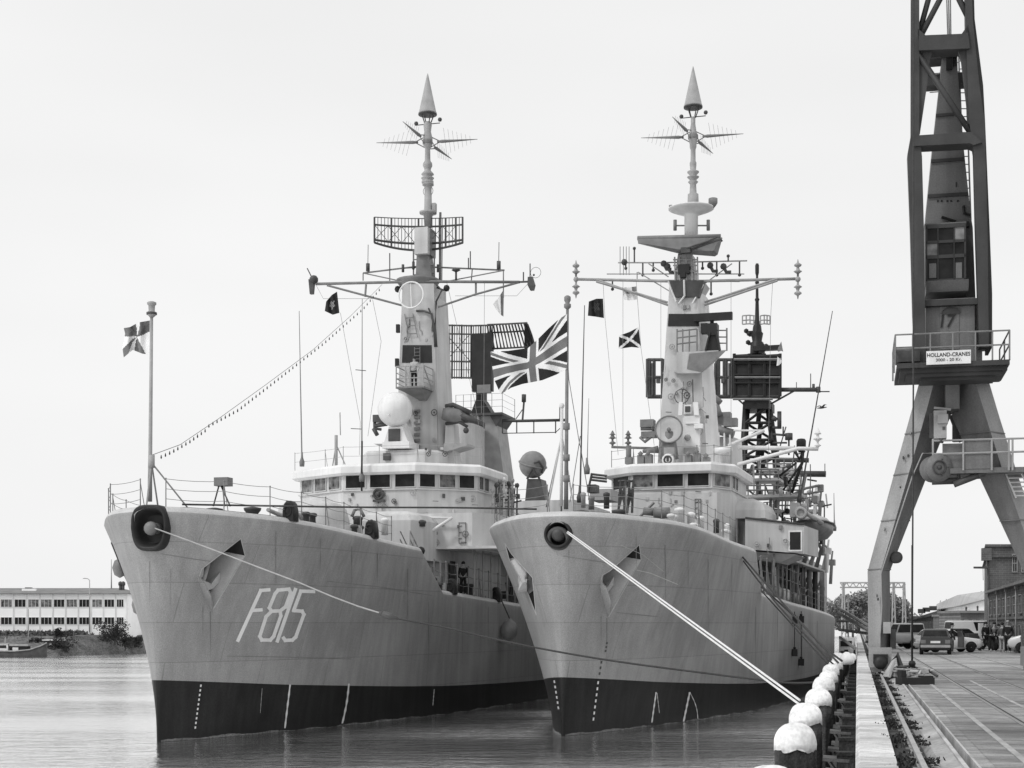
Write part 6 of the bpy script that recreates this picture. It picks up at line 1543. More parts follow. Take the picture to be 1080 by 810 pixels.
mb = MB(); mb.mm((1.97, 8, QZ-.02), (2.06, 60, QZ+.016)); mb.mm((3.25, 20, QZ-.02), (3.33, 47, QZ+.014)); qobj(mb, 'paving_strip', M_stone, kind='structure')
# weeds in the trench: one stuff object of many small blades
mb = MB(); rnd = random.Random(5)
for cl in range(520):
    s_ = rnd.uniform(10, 52) if cl < 420 else rnd.uniform(20, 90); t_ = rnd.choice((rnd.gauss(.56, .07), rnd.gauss(.88, .04))); k = rnd.uniform(.02, .08)
    if math.sin(s_*1.7)+rnd.random() < .25: continue
    if t_ > .75: k *= .6
    for j in range(14):
        p = Vector((t_+rnd.gauss(0, .06), s_+rnd.gauss(0, .13), QZ-.03)); d = Vector((rnd.gauss(0, .6), rnd.gauss(0, .6), 1)).normalized()*k*rnd.uniform(.6, 1.4); w_ = Vector((rnd.gauss(0, 1), rnd.gauss(0, 1), 0)).normalized()*.02
        mb.poly([p-w_, p+w_, p+d+w_*.5, p+d-w_*.5])
qobj(mb, 'trench_weeds', M_leaf, kind='stuff')
# quay face timbers
e_ = 'timber fender posts on the quay wall'
for i, s_ in enumerate([17+3.45*k for k in range(22)]):
    mb = MB(); mb.box((0, 0, 1.15), (.3, .3, 4.3)); mb.box((0, 0, 3.32), (.33, .33, .06)); o = mb.build('fender_post', M_wood, None, label='dark square timber post bolted to the quay wall below the coping', cat='post', group=e_)
    o.location = Q(s_, -.2, -1.0); o.rotation_euler = (0, 0, -QA)
for i, (z, t_) in enumerate(((1.75, -.42), (.8, -.42))):
    mb = MB(); mb.mm((t_-.08, 10, z-.12), (t_+.05, 120, z+.12)); qobj(mb, 'waling_beam', M_wood, label=['upper horizontal timber beam along the quay posts', 'lower horizontal timber beam along the quay posts'][i], cat='beam')
for i, s_ in enumerate([18.2+2.3*k for k in range(22)]):
    mb = MB(); mb.box((0, 0, 0), (.46, .42, .06), 0, .03, .06); mb.tube([(-.15, 0, 0), (.2, 0, -.5)], .035, 5); o = mb.build('step_plate', M_rust, None, label='small weathered ledge bracket between quay wall and piles', cat='bracket', group='ledge brackets on the quay wall')
    o.location = Q(s_, -.36, 2.0+.25*math.sin(i*2.1)); o.rotation_euler = (0, 0, -QA)
# piles
rnd = random.Random(21)
PILES = [17.05, 24.2, 31.0, 38.1, 45.9, 53.3, 60.8, 68.2, 75.8, 83.5]
PL = ['nearest white-capped mooring pile, cut by the bottom edge of the picture', 'large white-capped pile, second from the camera', 'white-capped pile, third from the camera, where the white bow ropes end', 'white-capped pile, fourth from the camera', 'white-capped pile, fifth from the camera', 'white-capped pile, sixth from the camera, beside the crane foot', 'seventh white-capped pile from the camera, where the spring lines gather', 'eighth white-capped pile from the camera', 'ninth white-capped pile from the camera, small in the distance', 'farthest white-capped pile in the row']
for i, Y in enumerate(PILES):
    p = pile_pos(Y); e_ = empty('mooring_pile', (p.x, p.y, -1.5), rnd.uniform(0, 6),  label=PL[i], cat='mooring pile', group='white-capped timber piles along the quay')
    e_.rotation_euler.x = rnd.uniform(-.018, .018); e_.rotation_euler.y = rnd.uniform(-.018, .018)
    top = QZ+.12+rnd.uniform(-.05, .04)+1.5; mb = MB(); R_ = .325; n = 63; ph = rnd.uniform(0, 6)
    def rad(t, z): return R_*(.93+.055*abs(math.cos(t*4.5+ph))**.5+.02*math.sin(t*13+z*.8)+.015*math.sin(z*2+t*3))
    zz = [0, 1, 2, 2.8, 3.4, 3.8, top-.32]
    mb.smooth().loft([[(rad(2*PI*k/n, z)*math.cos(2*PI*k/n), rad(2*PI*k/n, z)*math.sin(2*PI*k/n), z) for k in range(n)] for z in zz]); mb.build('timber_trunk', M_wood, e_)
    mb = MB(); mb.smooth(); zb = top-.36; R2 = .335; rings = []
    low = [zb-.03-.05*abs(math.sin(t*2.5+ph))**3-.04*rnd.random() for t in [2*PI*k/n for k in range(n)]]
    rings.append([(R2*1.005*math.cos(2*PI*k/n), R2*1.005*math.sin(2*PI*k/n), low[k]) for k in range(n)])
    for j in range(0, 9):
        th = PI/2*j/8; rr = R2*math.cos(th)**.75 if j < 8 else .004
        rings.append([(rr*(1+.018*math.sin(3*t+ph)+.012*math.sin(7*t+j+ph))*math.cos(t), rr*(1+.018*math.sin(3*t+ph)+.012*math.sin(7*t+j+ph))*math.sin(t), zb+.04+(.3+.02*math.sin(ph))*math.sin(th)+.012*math.sin(2*t+ph*2)*math.cos(th)) for t in [2*PI*k/n for k in range(n)]])
    mb.loft(rings); mb.build('white_cap', M_whiteW, e_)
# white bundle of rope and canvas on the far bollard
mb = MB(); b0 = W(893, 694, 70); mb.lathe([(.2, -.3), (.36, -.22), (.32, 0), (.2, .2), (.06, .28)], b0, 14); mb.ball(b0+Vector((.3, .2, .02)), .2, 10); o = mb.build('canvas_bundle', M_white, None, label='rounded white bundle by the spring lines at the far piles', cat='bundle'); rebase(o, b0)

# ================================================================== crane
class Fr(Ship):
    def __init__(s, X, Y, ph, e): s.O = Vector((X, Y, 0)); s.ph = ph; s.sn, s.cs = math.sin(ph), math.cos(ph); s.e = e
p = Q(52.3, 3.4); ce = empty('harbour_crane', (p.x, p.y, 0), -QA, label='tall grey portal crane numbered 17 standing on the quay, its top out of the picture', cat='crane')
s = C = Fr(p.x, p.y, QA, ce)
def leg(tab, name, mL, mR):
    mb = MB(); mb.mat(mL); mb.mat(mR); rings = []
    for y, xl, xc, xr in tab:
        a = s.P(xl, y, .5); b = s.P(xc, y, -.1); c = s.P(xr, y, .6); d = s.P(xc+(xr-xc)*.2, y, 1.3)
        z = b.z; rings.append([Vector((q.x, q.y, z)) for q in (a, b, c, d)])
    R_ = [[mb.v(q) for q in r] for r in rings]
    for i in range(len(R_)-1):
        for j in range(4):
            f = mb.f([R_[i][j], R_[i][(j+1) % 4], R_[i+1][(j+1) % 4], R_[i+1][j]])
            if f: f.material_index = 0 if j == 0 else 1  # lit and shaded sides of the leg set by colour
    mb.f(R_[0]); mb.f(R_[-1]); return mb.build(name, None, ce)
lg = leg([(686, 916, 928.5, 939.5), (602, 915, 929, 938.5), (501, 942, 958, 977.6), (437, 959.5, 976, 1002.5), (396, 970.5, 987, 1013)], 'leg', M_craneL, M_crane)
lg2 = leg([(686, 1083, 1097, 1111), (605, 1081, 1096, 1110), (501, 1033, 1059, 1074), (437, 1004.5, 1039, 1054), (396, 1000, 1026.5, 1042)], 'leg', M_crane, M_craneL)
for (x0, x1), l_ in (((916.5, 940.5), lg), ((1084, 1111), lg2)):
    mb = MB(); s.bx(mb, x0, 683, x1, 704, -.5, 2.3); p = s.P(x0+3, 703, -.5); q = s.P(x1-4, 709, -.5); mb.mm((p.x, -.35, p.z), (q.x, 1.7, q.z)); bg_ = mb.build('bogie', M_craneL, ce)
    for a in (-.1, 1.25): c = s.P((x0+x1)/2, 705, a); mb = MB(); mb.lathe([(.1, -.09), (.3, -.08), (.3, .05), (.34, .06), (.34, .09), (.1, .1)], (c.x, a, QZ+.34), 16, (1, 0, 0)); mb.build('wheel', M_dark, bg_)
    mb = MB(); s.bx(mb, x0+4.5, 690, x1-4, 700, -.62, .2); c = s.P((x0+x1)/2, 699, -.62); mb.lathe([(.06, 0), (.22, .02), (.22, .12), (.06, .14)], c, 12, (0, -1, 0)); mb.build('buffer', M_blk, bg_)
mb = MB(); s.bx(mb, 931.5, 656, 939.5, 668, -.4, .4); mb.build('junction_box', M_steelL, lg)
mb = MB(); s.tb(mb, [(928.5, 668, -.15), (930, 640, -.15), (929, 605, -.2), (962, 503, -.2), (973, 478, -.3), (985, 478, -.3)], .022, 5); mb.build('conduit', M_steelL, lg)
mb = MB(); c = s.P(945, 588, .3); mb.lathe([(.07, -.1), (.2, -.1), (.2, -.05), (.1, -.04), (.1, .04), (.2, .05), (.2, .1), (.07, .1)], c, 18, (.3, -1, 0)); mb.build('cable_sheave', M_dark, lg)
mb = MB(); s.bx(mb, 939, 664, 945, 684, .2, .4); s.tb(mb, [(941, 700, 0), (946, 690, 0), (950, 703, 0)], .1, 5); s.tb(mb, [(925, 632, -.15), (927, 632, -.15)], .05, 6); mb.build('leg_fitting', M_dark, lg)
# platform and machinery between the legs
mb = MB(); s.bx(mb, 1002, 494, 1090, 497.5, -.6, 2.2); s.bx(mb, 1016, 464, 1046, 494, -.62, .06); s.bx(mb, 994, 468, 1016, 494, -.5, .05)
dkp = mb.build('portal_platform', M_crane, ce)
mb = MB()
for y in (464, 478): s.tb(mb, [(984, y+1, -.65), (1090, y-2, -.65)], .035, 5)
for x in (984, 1016, 1046, 1064, 1068, 1084): s.tb(mb, [(x, 496, -.65), (x, 463, -.65)], .035, 5)
mb.build('platform_rail', M_steelL, dkp)
mb = MB(); s.tb(mb, [(985, 497, -.4), (1024, 497, -.4)], .09, 6); s.tb(mb, [(1006, 511, -.4), (1032, 501, -.4)], .12, 6); s.tb(mb, [(983, 508, -.3), (1010, 507, -.3)], .12, 6); s.tb(mb, [(1011, 497, -.3), (1011, 508, -.3)], .07, 6); s.bx(mb, 1002, 496, 1040, 500, -.4, 1); mb.build('platform_beam', M_dark, dkp)
mb = MB(); c = s.P(991, 493, -.75); mb.lathe([(.1, -.35), (.44, -.33), (.44, -.28), (.3, -.26), (.3, .2), (.46, .22), (.46, .27), (.1, .3)], c+Vector((-.1, .3, 0)), 24, (.35, -1, 0)); wd = mb.build('cable_drum', M_crane, ce)
mb = MB(); mb.ring(c+Vector((0, -.02, 0)), .22, .03, (.35, -1, 0), 18); mb.ball(c+Vector((0, -.05, 0)), .08, 8)
for k in range(5): mb.ball(c+Vector((.28*math.cos(k*1.257), -.0, .28*math.sin(k*1.257))), .035, 6)
mb.build('drum_hub', M_dark, wd)
mb = MB(); s.bx(mb, 985, 433, 998.5, 462, -.7, .5); s.bx(mb, 989, 437, 1000, 446, -.8, .4); s.tb(mb, [(985, 430, -.6), (1003, 432, -.6)], .04, 5); mb.build('switch_cabinet', M_steelL, ce)
mb = MB(); s.bx(mb, 980.5, 436, 985, 462, -.5, .5); s.bx(mb, 994, 450, 997, 453, -.73, .05); s.tb(mb, [(993, 462, -.6), (992, 467, -.6)], .1, 6); mb.build('cabinet_fitting', M_dark, ce)
mb = MB(); s.bx(mb, 997.5, 400, 1012, 431, -.4, 1.4); mb.build('slewing_column', M_crane, ce)
mb = MB(); s.tb(mb, [(1003, 438, 1.6), (1014, 466, 1.6)], .09, 5); s.tb(mb, [(1009, 428, 1.8), (1009, 466, 1.8)], .16, 5); s.tb(mb, [(1006, 433, 1.6), (1020, 466, 1.6)], .05, 5); mb.build('column_strut', M_craneD, ce)
mb = MB(); ladder(mb, s.P(1068, 497, 0), s.P(1080, 525, 0), .5, .03, 6); mb.build('ladder', M_lt, ce)
for x in (986.5, 1024): mb = MB(); c = s.P(x, 396, -.5); mb.lathe([(.13, 0), (.13, .12)], c, 12, (0, 1, 0)); s.bx(mb, x-2.5, 397, x+2.5, 402, -.5, .12); mb.build('lug', M_craneL, ce)
# upper machinery platform
mb = MB(); p0 = s.P(946, 384, -1.9); p1 = s.P(1065, 384, -1.9); mb.mm((p0.x, -1.9, p0.z-.14), (p1.x, 1.7, p0.z+.02)); pz = p0.z
mb.mm((p0.x+.1, -1.7, p0.z-.28), (p1.x-.05, .6, p0.z-.14)); mb.mm((p0.x+.3, -1.6, p0.z-.4), (p1.x-.2, .0, p0.z-.28)); mb.mm((p0.x+.75, -1.4, p0.z-.5), (p1.x-.4, -.4, p0.z-.4))
upf = mb.build('machinery_platform', M_craneD, ce)
cn_ = [Vector((p0.x-.05, 1.6, pz)), Vector((p0.x-.05, -1.85, pz)), Vector(((p0.x*.7+p1.x*.3), -1.85, pz)), Vector(((p0.x*.3+p1.x*.7), -1.85, pz)), Vector((p1.x, -1.85, pz)), Vector((p1.x, 1.6, pz))]
mb = MB()
for k in (.95, .5): mb.tube([q+Vector((0, 0, k)) for q in cn_], .028, 5)
for i in range(len(cn_)-1):
    for t in (0, .5): q = cn_[i].lerp(cn_[i+1], t); mb.tube([q, q+Vector((0, 0, .95))], .028, 5)
mb.tube([cn_[-1], cn_[-1]+Vector((0, 0, .95))], .028, 5)
mb.build('platform_rail', M_steel, upf)
mb = MB(); c = s.P(961, 375, -1.2); mb.lathe([(.3, -.5), (.3, .45), (.2, .5)], c, 14, (1, 0, 0)); c = s.P(958, 377, -1.4); mb.box(c, (.7, .5, .35)); mb.build('winch_motor', M_dark, upf)
mb = MB(); s.bx(mb, 976.5, 316, 1028, 385, -1.0, 2.4); hs = mb.build('machinery_house', M_crane, ce)
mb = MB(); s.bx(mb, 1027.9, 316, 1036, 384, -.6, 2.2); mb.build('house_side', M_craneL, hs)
mb = MB(); s.bx(mb, 969.5, 317, 1031, 320.5, -1.25, .3); mb.build('house_ledge', M_craneD, hs)
mb = MB(); s.bx(mb, 991.5, 323, 1011.5, 368, -1.03, .05); mb.build('house_door', M_crane, hs)
mb = MB(); c = s.P(1003, 331, -1.06); n_ = 14; pts = [c+Vector((.28*math.cos(PI*i/n_)*1.0, -.02, .2*math.sin(PI*i/n_))) for i in range(n_+1)]; mb.tube(pts, .02, 5); mb.loft([pts, [q+Vector((0, .03, 0)) for q in pts]]); mb.build('lamp_hood', M_dark, hs)
def text(body, px, py, a, hpx, m, parent, frame, wpx=None, name='lettering', italic=0, ydown=-1, thick=.012, offset=0.0):
    cu = bpy.data.curves.new(name, 'FONT'); cu.body = body; cu.align_x = 'CENTER'; cu.align_y = 'CENTER'; cu.size = 1; cu.extrude = .005; cu.offset = offset
    cu.resolution_u = 3
    to = bpy.data.objects.new(name, cu); COL.objects.link(to); dg = bpy.context.evaluated_depsgraph_get(); dg.update()
    me = bpy.data.meshes.new_from_object(to.evaluated_get(dg)); bpy.data.objects.remove(to)
    xs = [v.co.x for v in me.vertices]; ys = [v.co.y for v in me.vertices]; x0, x1, y0, y1 = min(xs), max(xs), min(ys), max(ys)
    c = frame.P(px, py, a); sc = (frame.P(px, py-hpx/2, a).z-frame.P(px, py+hpx/2, a).z)/(y1-y0); sx = ((frame.P(px+wpx/2, py, a).x-frame.P(px-wpx/2, py, a).x)/(x1-x0)) if wpx else sc
    for v in me.vertices: x, y, z = v.co; v.co = (c.x+(x-(x0+x1)/2)*sx+(y-(y0+y1)/2)*sc*italic, a-z, c.z+(y-(y0+y1)/2)*sc)
    me.materials.clear(); me.materials.append(m); o = bpy.data.objects.new(name, me); COL.objects.link(o); o.parent = parent; return o
text('17', 1000, 338.5, -1.06, 13.5, M_blk, hs, s, 14.5, 'number', .12, offset=.012)
mb = MB(); s.bx(mb, 977, 370.5, 1024, 383, -1.98, .04); sg = mb.build('sign_board', M_lt, ce)
text('HOLLAND-CRANES', 1000.5, 373.8, -1.985, 4.2, M_blk, sg, s, 45.5, 'lettering', offset=.012); text('3000 - 20 Kr.', 1000.5, 379.2, -1.985, 3.2, M_dark, sg, s, 27, 'lettering', offset=.01)
# tower
mb = MB(); a = .3
def quadloft(mb, tab, a0, a1): mb.loft([[s.P(xl, y, a0), s.P(xr, y, a0), Vector((s.P(xr, y, a0).x, a1, s.P(xr, y, a0).z)), Vector((s.P(xl, y, a0).x, a1, s.P(xr, y, a0).z))] for y, xl, xr in tab])
quadloft(mb, [(317, 975, 1029), (240, 976, 1026), (228, 976.5, 1024), (142, 985, 1015), (80, 992, 1010.5), (56, 994, 1008.5)], .3, 2.0)
tw = mb.build('tower', M_crane, ce)
mb = MB(); s.bx(mb, 981, 56, 994, 61, .4, .8); s.bx(mb, 976, 79, 1022, 87, 1.0, .6); s.bx(mb, 1005, 52, 1009, 70, .3, .5); mb.build('tower_head', M_craneD, tw)
mb = MB(); s.bx(mb, 998, 54, 1004, 73, .2, .3); mb.ring(s.P(1001, 55, .3), .2, .08, (1, 0, 0), 16); s.bx(mb, 993, 53, 1010, 57, .1, .4); mb.build('sheave_block', M_blk, tw)
mb = MB(); ladder(mb, s.P(1013, 232, 2.0), s.P(1009, 56, 2.0), .01, .02, 2)
p0 = s.P(1018, 232, 1.6); p1 = s.P(1011, 56, 1.6); p2 = s.P(1024, 232, 1.6); p3 = s.P(1018, 56, 1.6)
mb.tube([p0, p1], .03, 5); mb.tube([p2, p3], .03, 5)
for i in range(22): mb.tube([p0.lerp(p1, i/21), p2.lerp(p3, i/21)], .018, 4)
for i in range(5): q = p1.lerp(p0, i/18); mb.tube([q, q+Vector((-1.0, 0, 0))], .018, 4)
mb.build('tower_ladder', M_steel, tw)
mb = MB(); 
for x in (989, 993, 999, 1003, 1010): s.bx(mb, x-.8, 211, x+1.2, 212.5, .27, .05)
s.tb(mb, [(1016, 217, .25), (1017, 225, .25), (1024, 227, .25)], .05, 5); s.tb(mb, [(993, 229, .2), (1008, 234, .2)], .05, 5); s.bx(mb, 975, 236, 1022, 238.5, .1, .3); s.bx(mb, 1008, 192, 1009, 197, .27, .05); mb.build('tower_bracket', M_blk, tw)
# cab
mb = MB(); s.bx(mb, 976, 236, 1019, 298, -.9, 1.25); p0 = s.P(976, 298, -.9); p1 = s.P(1021, 308, -.9)
q0 = s.P(977, 300, -1.15); q1 = s.P(1021, 309, -.8)
mb.loft([[(q0.x, -1.2, q0.z+.1), (q1.x, -1.2, q0.z+.1), (q1.x, .3, q0.z+.1), (q0.x, .3, q0.z+.1)], [(q0.x, -.95, q0.z-.22), (q1.x, -.95, q0.z-.22), (q1.x, .3, q0.z-.22), (q0.x, .3, q0.z-.22)]])
cb = mb.build('operator_cab', M_crane, ce)
mb = MB()
for x0, y0, x1, y1 in ((976.5, 237, 1018.5, 239), (976.5, 269.5, 1018.5, 271), (976.5, 295, 1018.5, 297), (976.5, 239, 978, 297), (1017, 239, 1018.5, 297), (988.8, 239, 989.7, 295), (1005.8, 239, 1006.7, 295), (976.5, 254.2, 1018.5, 254.9)): s.bx(mb, x0, y0, x1, y1, -.96, .06)
mb.build('cab_frame', M_craneD, cb)
for x0, y0, x1, y1, m in ((978, 239, 988.5, 254, M_glass), (978, 255, 988.5, 269.5, M_glassL), (990, 239, 1005.5, 269.5, M_glass), (1007, 239, 1017, 254, M_glassL), (1007, 255, 1017, 269.5, M_glass), (978, 271, 988.5, 295, M_glass), (990, 271, 1005.5, 295, M_glass), (1007, 271, 1017, 295, M_glass)):
    mb = MB(); s.bx(mb, x0, y0, x1, y1, -.92, .02); mb.build('cab_window', m, cb)
mb = MB(); s.bx(mb, 980, 278, 987.5, 293, -.94, .02); s.bx(mb, 1008, 277, 1014.5, 293, -.94, .02); mb.build('cab_panel', M_crane, cb)
# jib
jb = MB()
def plate(mb, pts, a, th): mb.loft([[s.P(x, y, a) for x, y in pts], [s.P(x, y, a)+Vector((0, th, 0)) for x, y in pts]])
plate(jb, [(961, -60), (969.6, -60), (969.6, 142), (972.5, 165), (974.5, 240), (976.5, 390), (965, 390), (962.5, 330), (960, 240), (957, 163), (960.7, 142)], -1.5, .5)
plate(jb, [(1017, -60), (1023.5, -60), (1026, 20), (1033, 90), (1038.5, 127), (1041.5, 240), (1043, 366), (1033, 366), (1029, 240), (1027, 160), (1022, 127), (1018.5, 30)], -1.5, .5)
j = jb.build('jib', M_craneD, ce)
jb = MB(); plate(jb, [(1023.5, -60), (1026, -60), (1028, 20), (1037, 90), (1039, 127), (1043.8, 240), (1046.5, 310), (1046.5, 366), (1043, 366), (1041.5, 240), (1038.5, 127), (1033, 90), (1026, 20)], -1.2, 1.6); plate(jb, [(969.6, 52), (985, 52), (981, 62), (977, 95), (970.5, 139), (969.6, 139)], -1.4, .3); plate(jb, [(1020, 52), (1010, 52), (1014, 62), (1018, 95), (1023, 139), (1026, 139)], -1.4, .3)
jb.build('jib_gusset', M_craneD, j)
jb = MB(); plate(jb, [(969, 38), (977, 37), (1016, 35.5), (1021, 34), (1023, 51), (969, 53)], -1.6, .7); plate(jb, [(963, 143), (1024, 139), (1036, 150), (1027, 153), (1023, 151), (972, 153.5), (963, 154)], -1.6, .7); plate(jb, [(968, 30), (976, 37), (968, 42)], -1.5, .3); plate(jb, [(1021, 26), (1014, 36), (1023, 38)], -1.5, .3); jb.build('jib_crossbeam', M_craneD, j)
jb = MB()
for q in ([(969, 58, -1.4), (1023, 139, -1.4)], [(970, 40, -1.3), (991, 0, -1.3), (1020, -55, -1.3)], [(970, 33, -1.2), (979, 0, -1.2), (990, -50, -1.2)], [(1021, 18, -1.3), (1012, 0, -1.3), (990, -50, -1.3)]): s.tb(jb, q, .1, 6)
jb.build('jib_diagonal', M_craneD, j)
jb = MB(); 
for x0, x1 in ((996.5, 1000), (999, 1001.5), (1001.5, 1003)): s.tb(jb, [(x0, -60, 0), (x1, 50, .2)], .022, 4)
jb.build('luffing_rope', M_steelL, j)
mb = MB(); s.tb(mb, [(963.4, -60, -2.1), (963.3, 402, -2.1), (962, 698, -2.1)], .028, 5); hr_ = mb.build('hoist_rope', M_ropeD, ce)
mb = MB(); s.tb(mb, [(962.2, 575, -2.1), (962, 697, -2.1)], .036, 6); c = s.P(962, 700, -2.1); mb.ball(c, .12, 8); mb.ring(c+Vector((0, 0, -.16)), .1, .03, (0, 1, 0), 12); mb.build('hook', M_blk, hr_)
mb = MB(); s.bx(mb, 1035, 310, 1046, 366, .9, .8); mb.build('counterweight', M_crane, j)
# welded flange bands and stiffeners on legs and tower
def band(tab, y, parent, k=.9):
    r = []
    for i in range(len(tab)-1):
        (ya, *A_), (yb, *B_) = tab[i], tab[i+1]
        if yb <= y <= ya or ya <= y <= yb: t = (y-ya)/(yb-ya); r = [A_[j]+(B_[j]-A_[j])*t for j in range(3)]
    xl, xc, xr = r; mb = MB(); R_ = []
    for yy in (y+k, y-k):
        a = s.P(xl-.7, yy, .46); b = s.P(xc, yy, -.14); c = s.P(xr+.7, yy, .56); d = s.P(xc+(xr-xc)*.2, yy, 1.34); z = b.z; R_.append([Vector((q.x, q.y, z)) for q in (a, b, c, d)])
    mb.loft(R_); mb.build('leg_flange', M_crane, parent)
LT = [(686, 916, 928.5, 939.5), (602, 915, 929, 938.5), (501, 942, 958, 977.6), (437, 959.5, 976, 1002.5), (396, 970.5, 987, 1013)]
RT = [(686, 1083, 1097, 1111), (605, 1081, 1096, 1110), (501, 1033, 1059, 1074), (437, 1004.5, 1039, 1054), (396, 1000, 1026.5, 1042)]
for y in (600, 548, 499, 455): band(LT, y, lg, .5)
for y in (548, 455): band(RT, y, lg2, .5)
for y, x0, x1 in ((205, 979, 1020), (168, 982.5, 1017), (120, 987.5, 1013)): mb = MB(); s.bx(mb, x0-.5, y, x1+.5, y+1, .24, .1); mb.build('tower_seam', M_craneD, tw)
rnd = random.Random(41)
for i in range(7):
    t = rnd.random(); y = lerp(640, 420, t); xa, xb = (917, 927) if y > 602 else (lerp(916, 962, (602-y)/170), lerp(928, 976, (602-y)/170)); x = rnd.uniform(xa+1.5, xb-1)
    mb = MB(); s.bx(mb, x, y, x+rnd.uniform(.6, 1.6), y+rnd.uniform(.6, 3), .02+.0*i, .4); mb.build('leg_bracket', M_dark if i % 3 else M_craneL, lg)
def lower_root(e, z):
    e.location.z += z
    for c in e.children: c.location.z -= z
lower_root(ce, QZ)
# rubbish and steel beside the crane foot
p = gp(952, 48); e_ = empty('scrap_heap', p, label='heap of scrap plates and rubble on the quay just right of the crane foot', cat='scrap heap')
rnd = random.Random(8)
mb = MB()
for i in range(70): mb.box((rnd.uniform(-.25, .75), rnd.gauss(.5, .8), rnd.uniform(0, .22)), (rnd.uniform(.05, .3), rnd.uniform(.05, .3), rnd.uniform(.03, .16)), rnd.uniform(0, 3), rnd.uniform(-.5, .5))
mb.build('rubble', M_stone, e_)
mb = MB()
for i in range(26): mb.box((rnd.uniform(-.2, .8), rnd.gauss(.5, .7), rnd.uniform(.1, .3)), (rnd.uniform(.1, .4), rnd.uniform(.05, .2), .03), rnd.uniform(0, 3), rnd.uniform(-.6, .6))
mb.build('scrap_plates', M_steelL, e_)
mb = MB(); mb.loft([[(-.45, 0, 0), (-.2, .1, .62), (-.16, .1, .62), (-.38, 0, 0)], [(-.35, 1.2, 0), (-.05, 1.2, .5), (-.0, 1.2, .5), (-.28, 1.2, 0)]]); mb.build('leaning_plate', M_conc, e_)
mb = MB(); mb.tube([(0, .8, .3), (.5, .9, .35), (1.0, .6, .12)], .05, 6); mb.tube([(.2, .2, .2), (.8, .1, .25), (1.05, -.2, .05)], .045, 6); mb.build('scrap_pipe', M_rust, e_)
p = gp(965, 42.5); mb = MB(); mb.box((0, 0, .1), (.95, .5, .2), .12); mb.box((-.38, -.05, .3), (.14, .3, .22), .12); mb.box((.3, 0, .225), (.3, .3, .05), .3); o = mb.build('steel_block', M_blk, None, label='low black steel block lying in front of the scrap heap', cat='block'); o.location = p

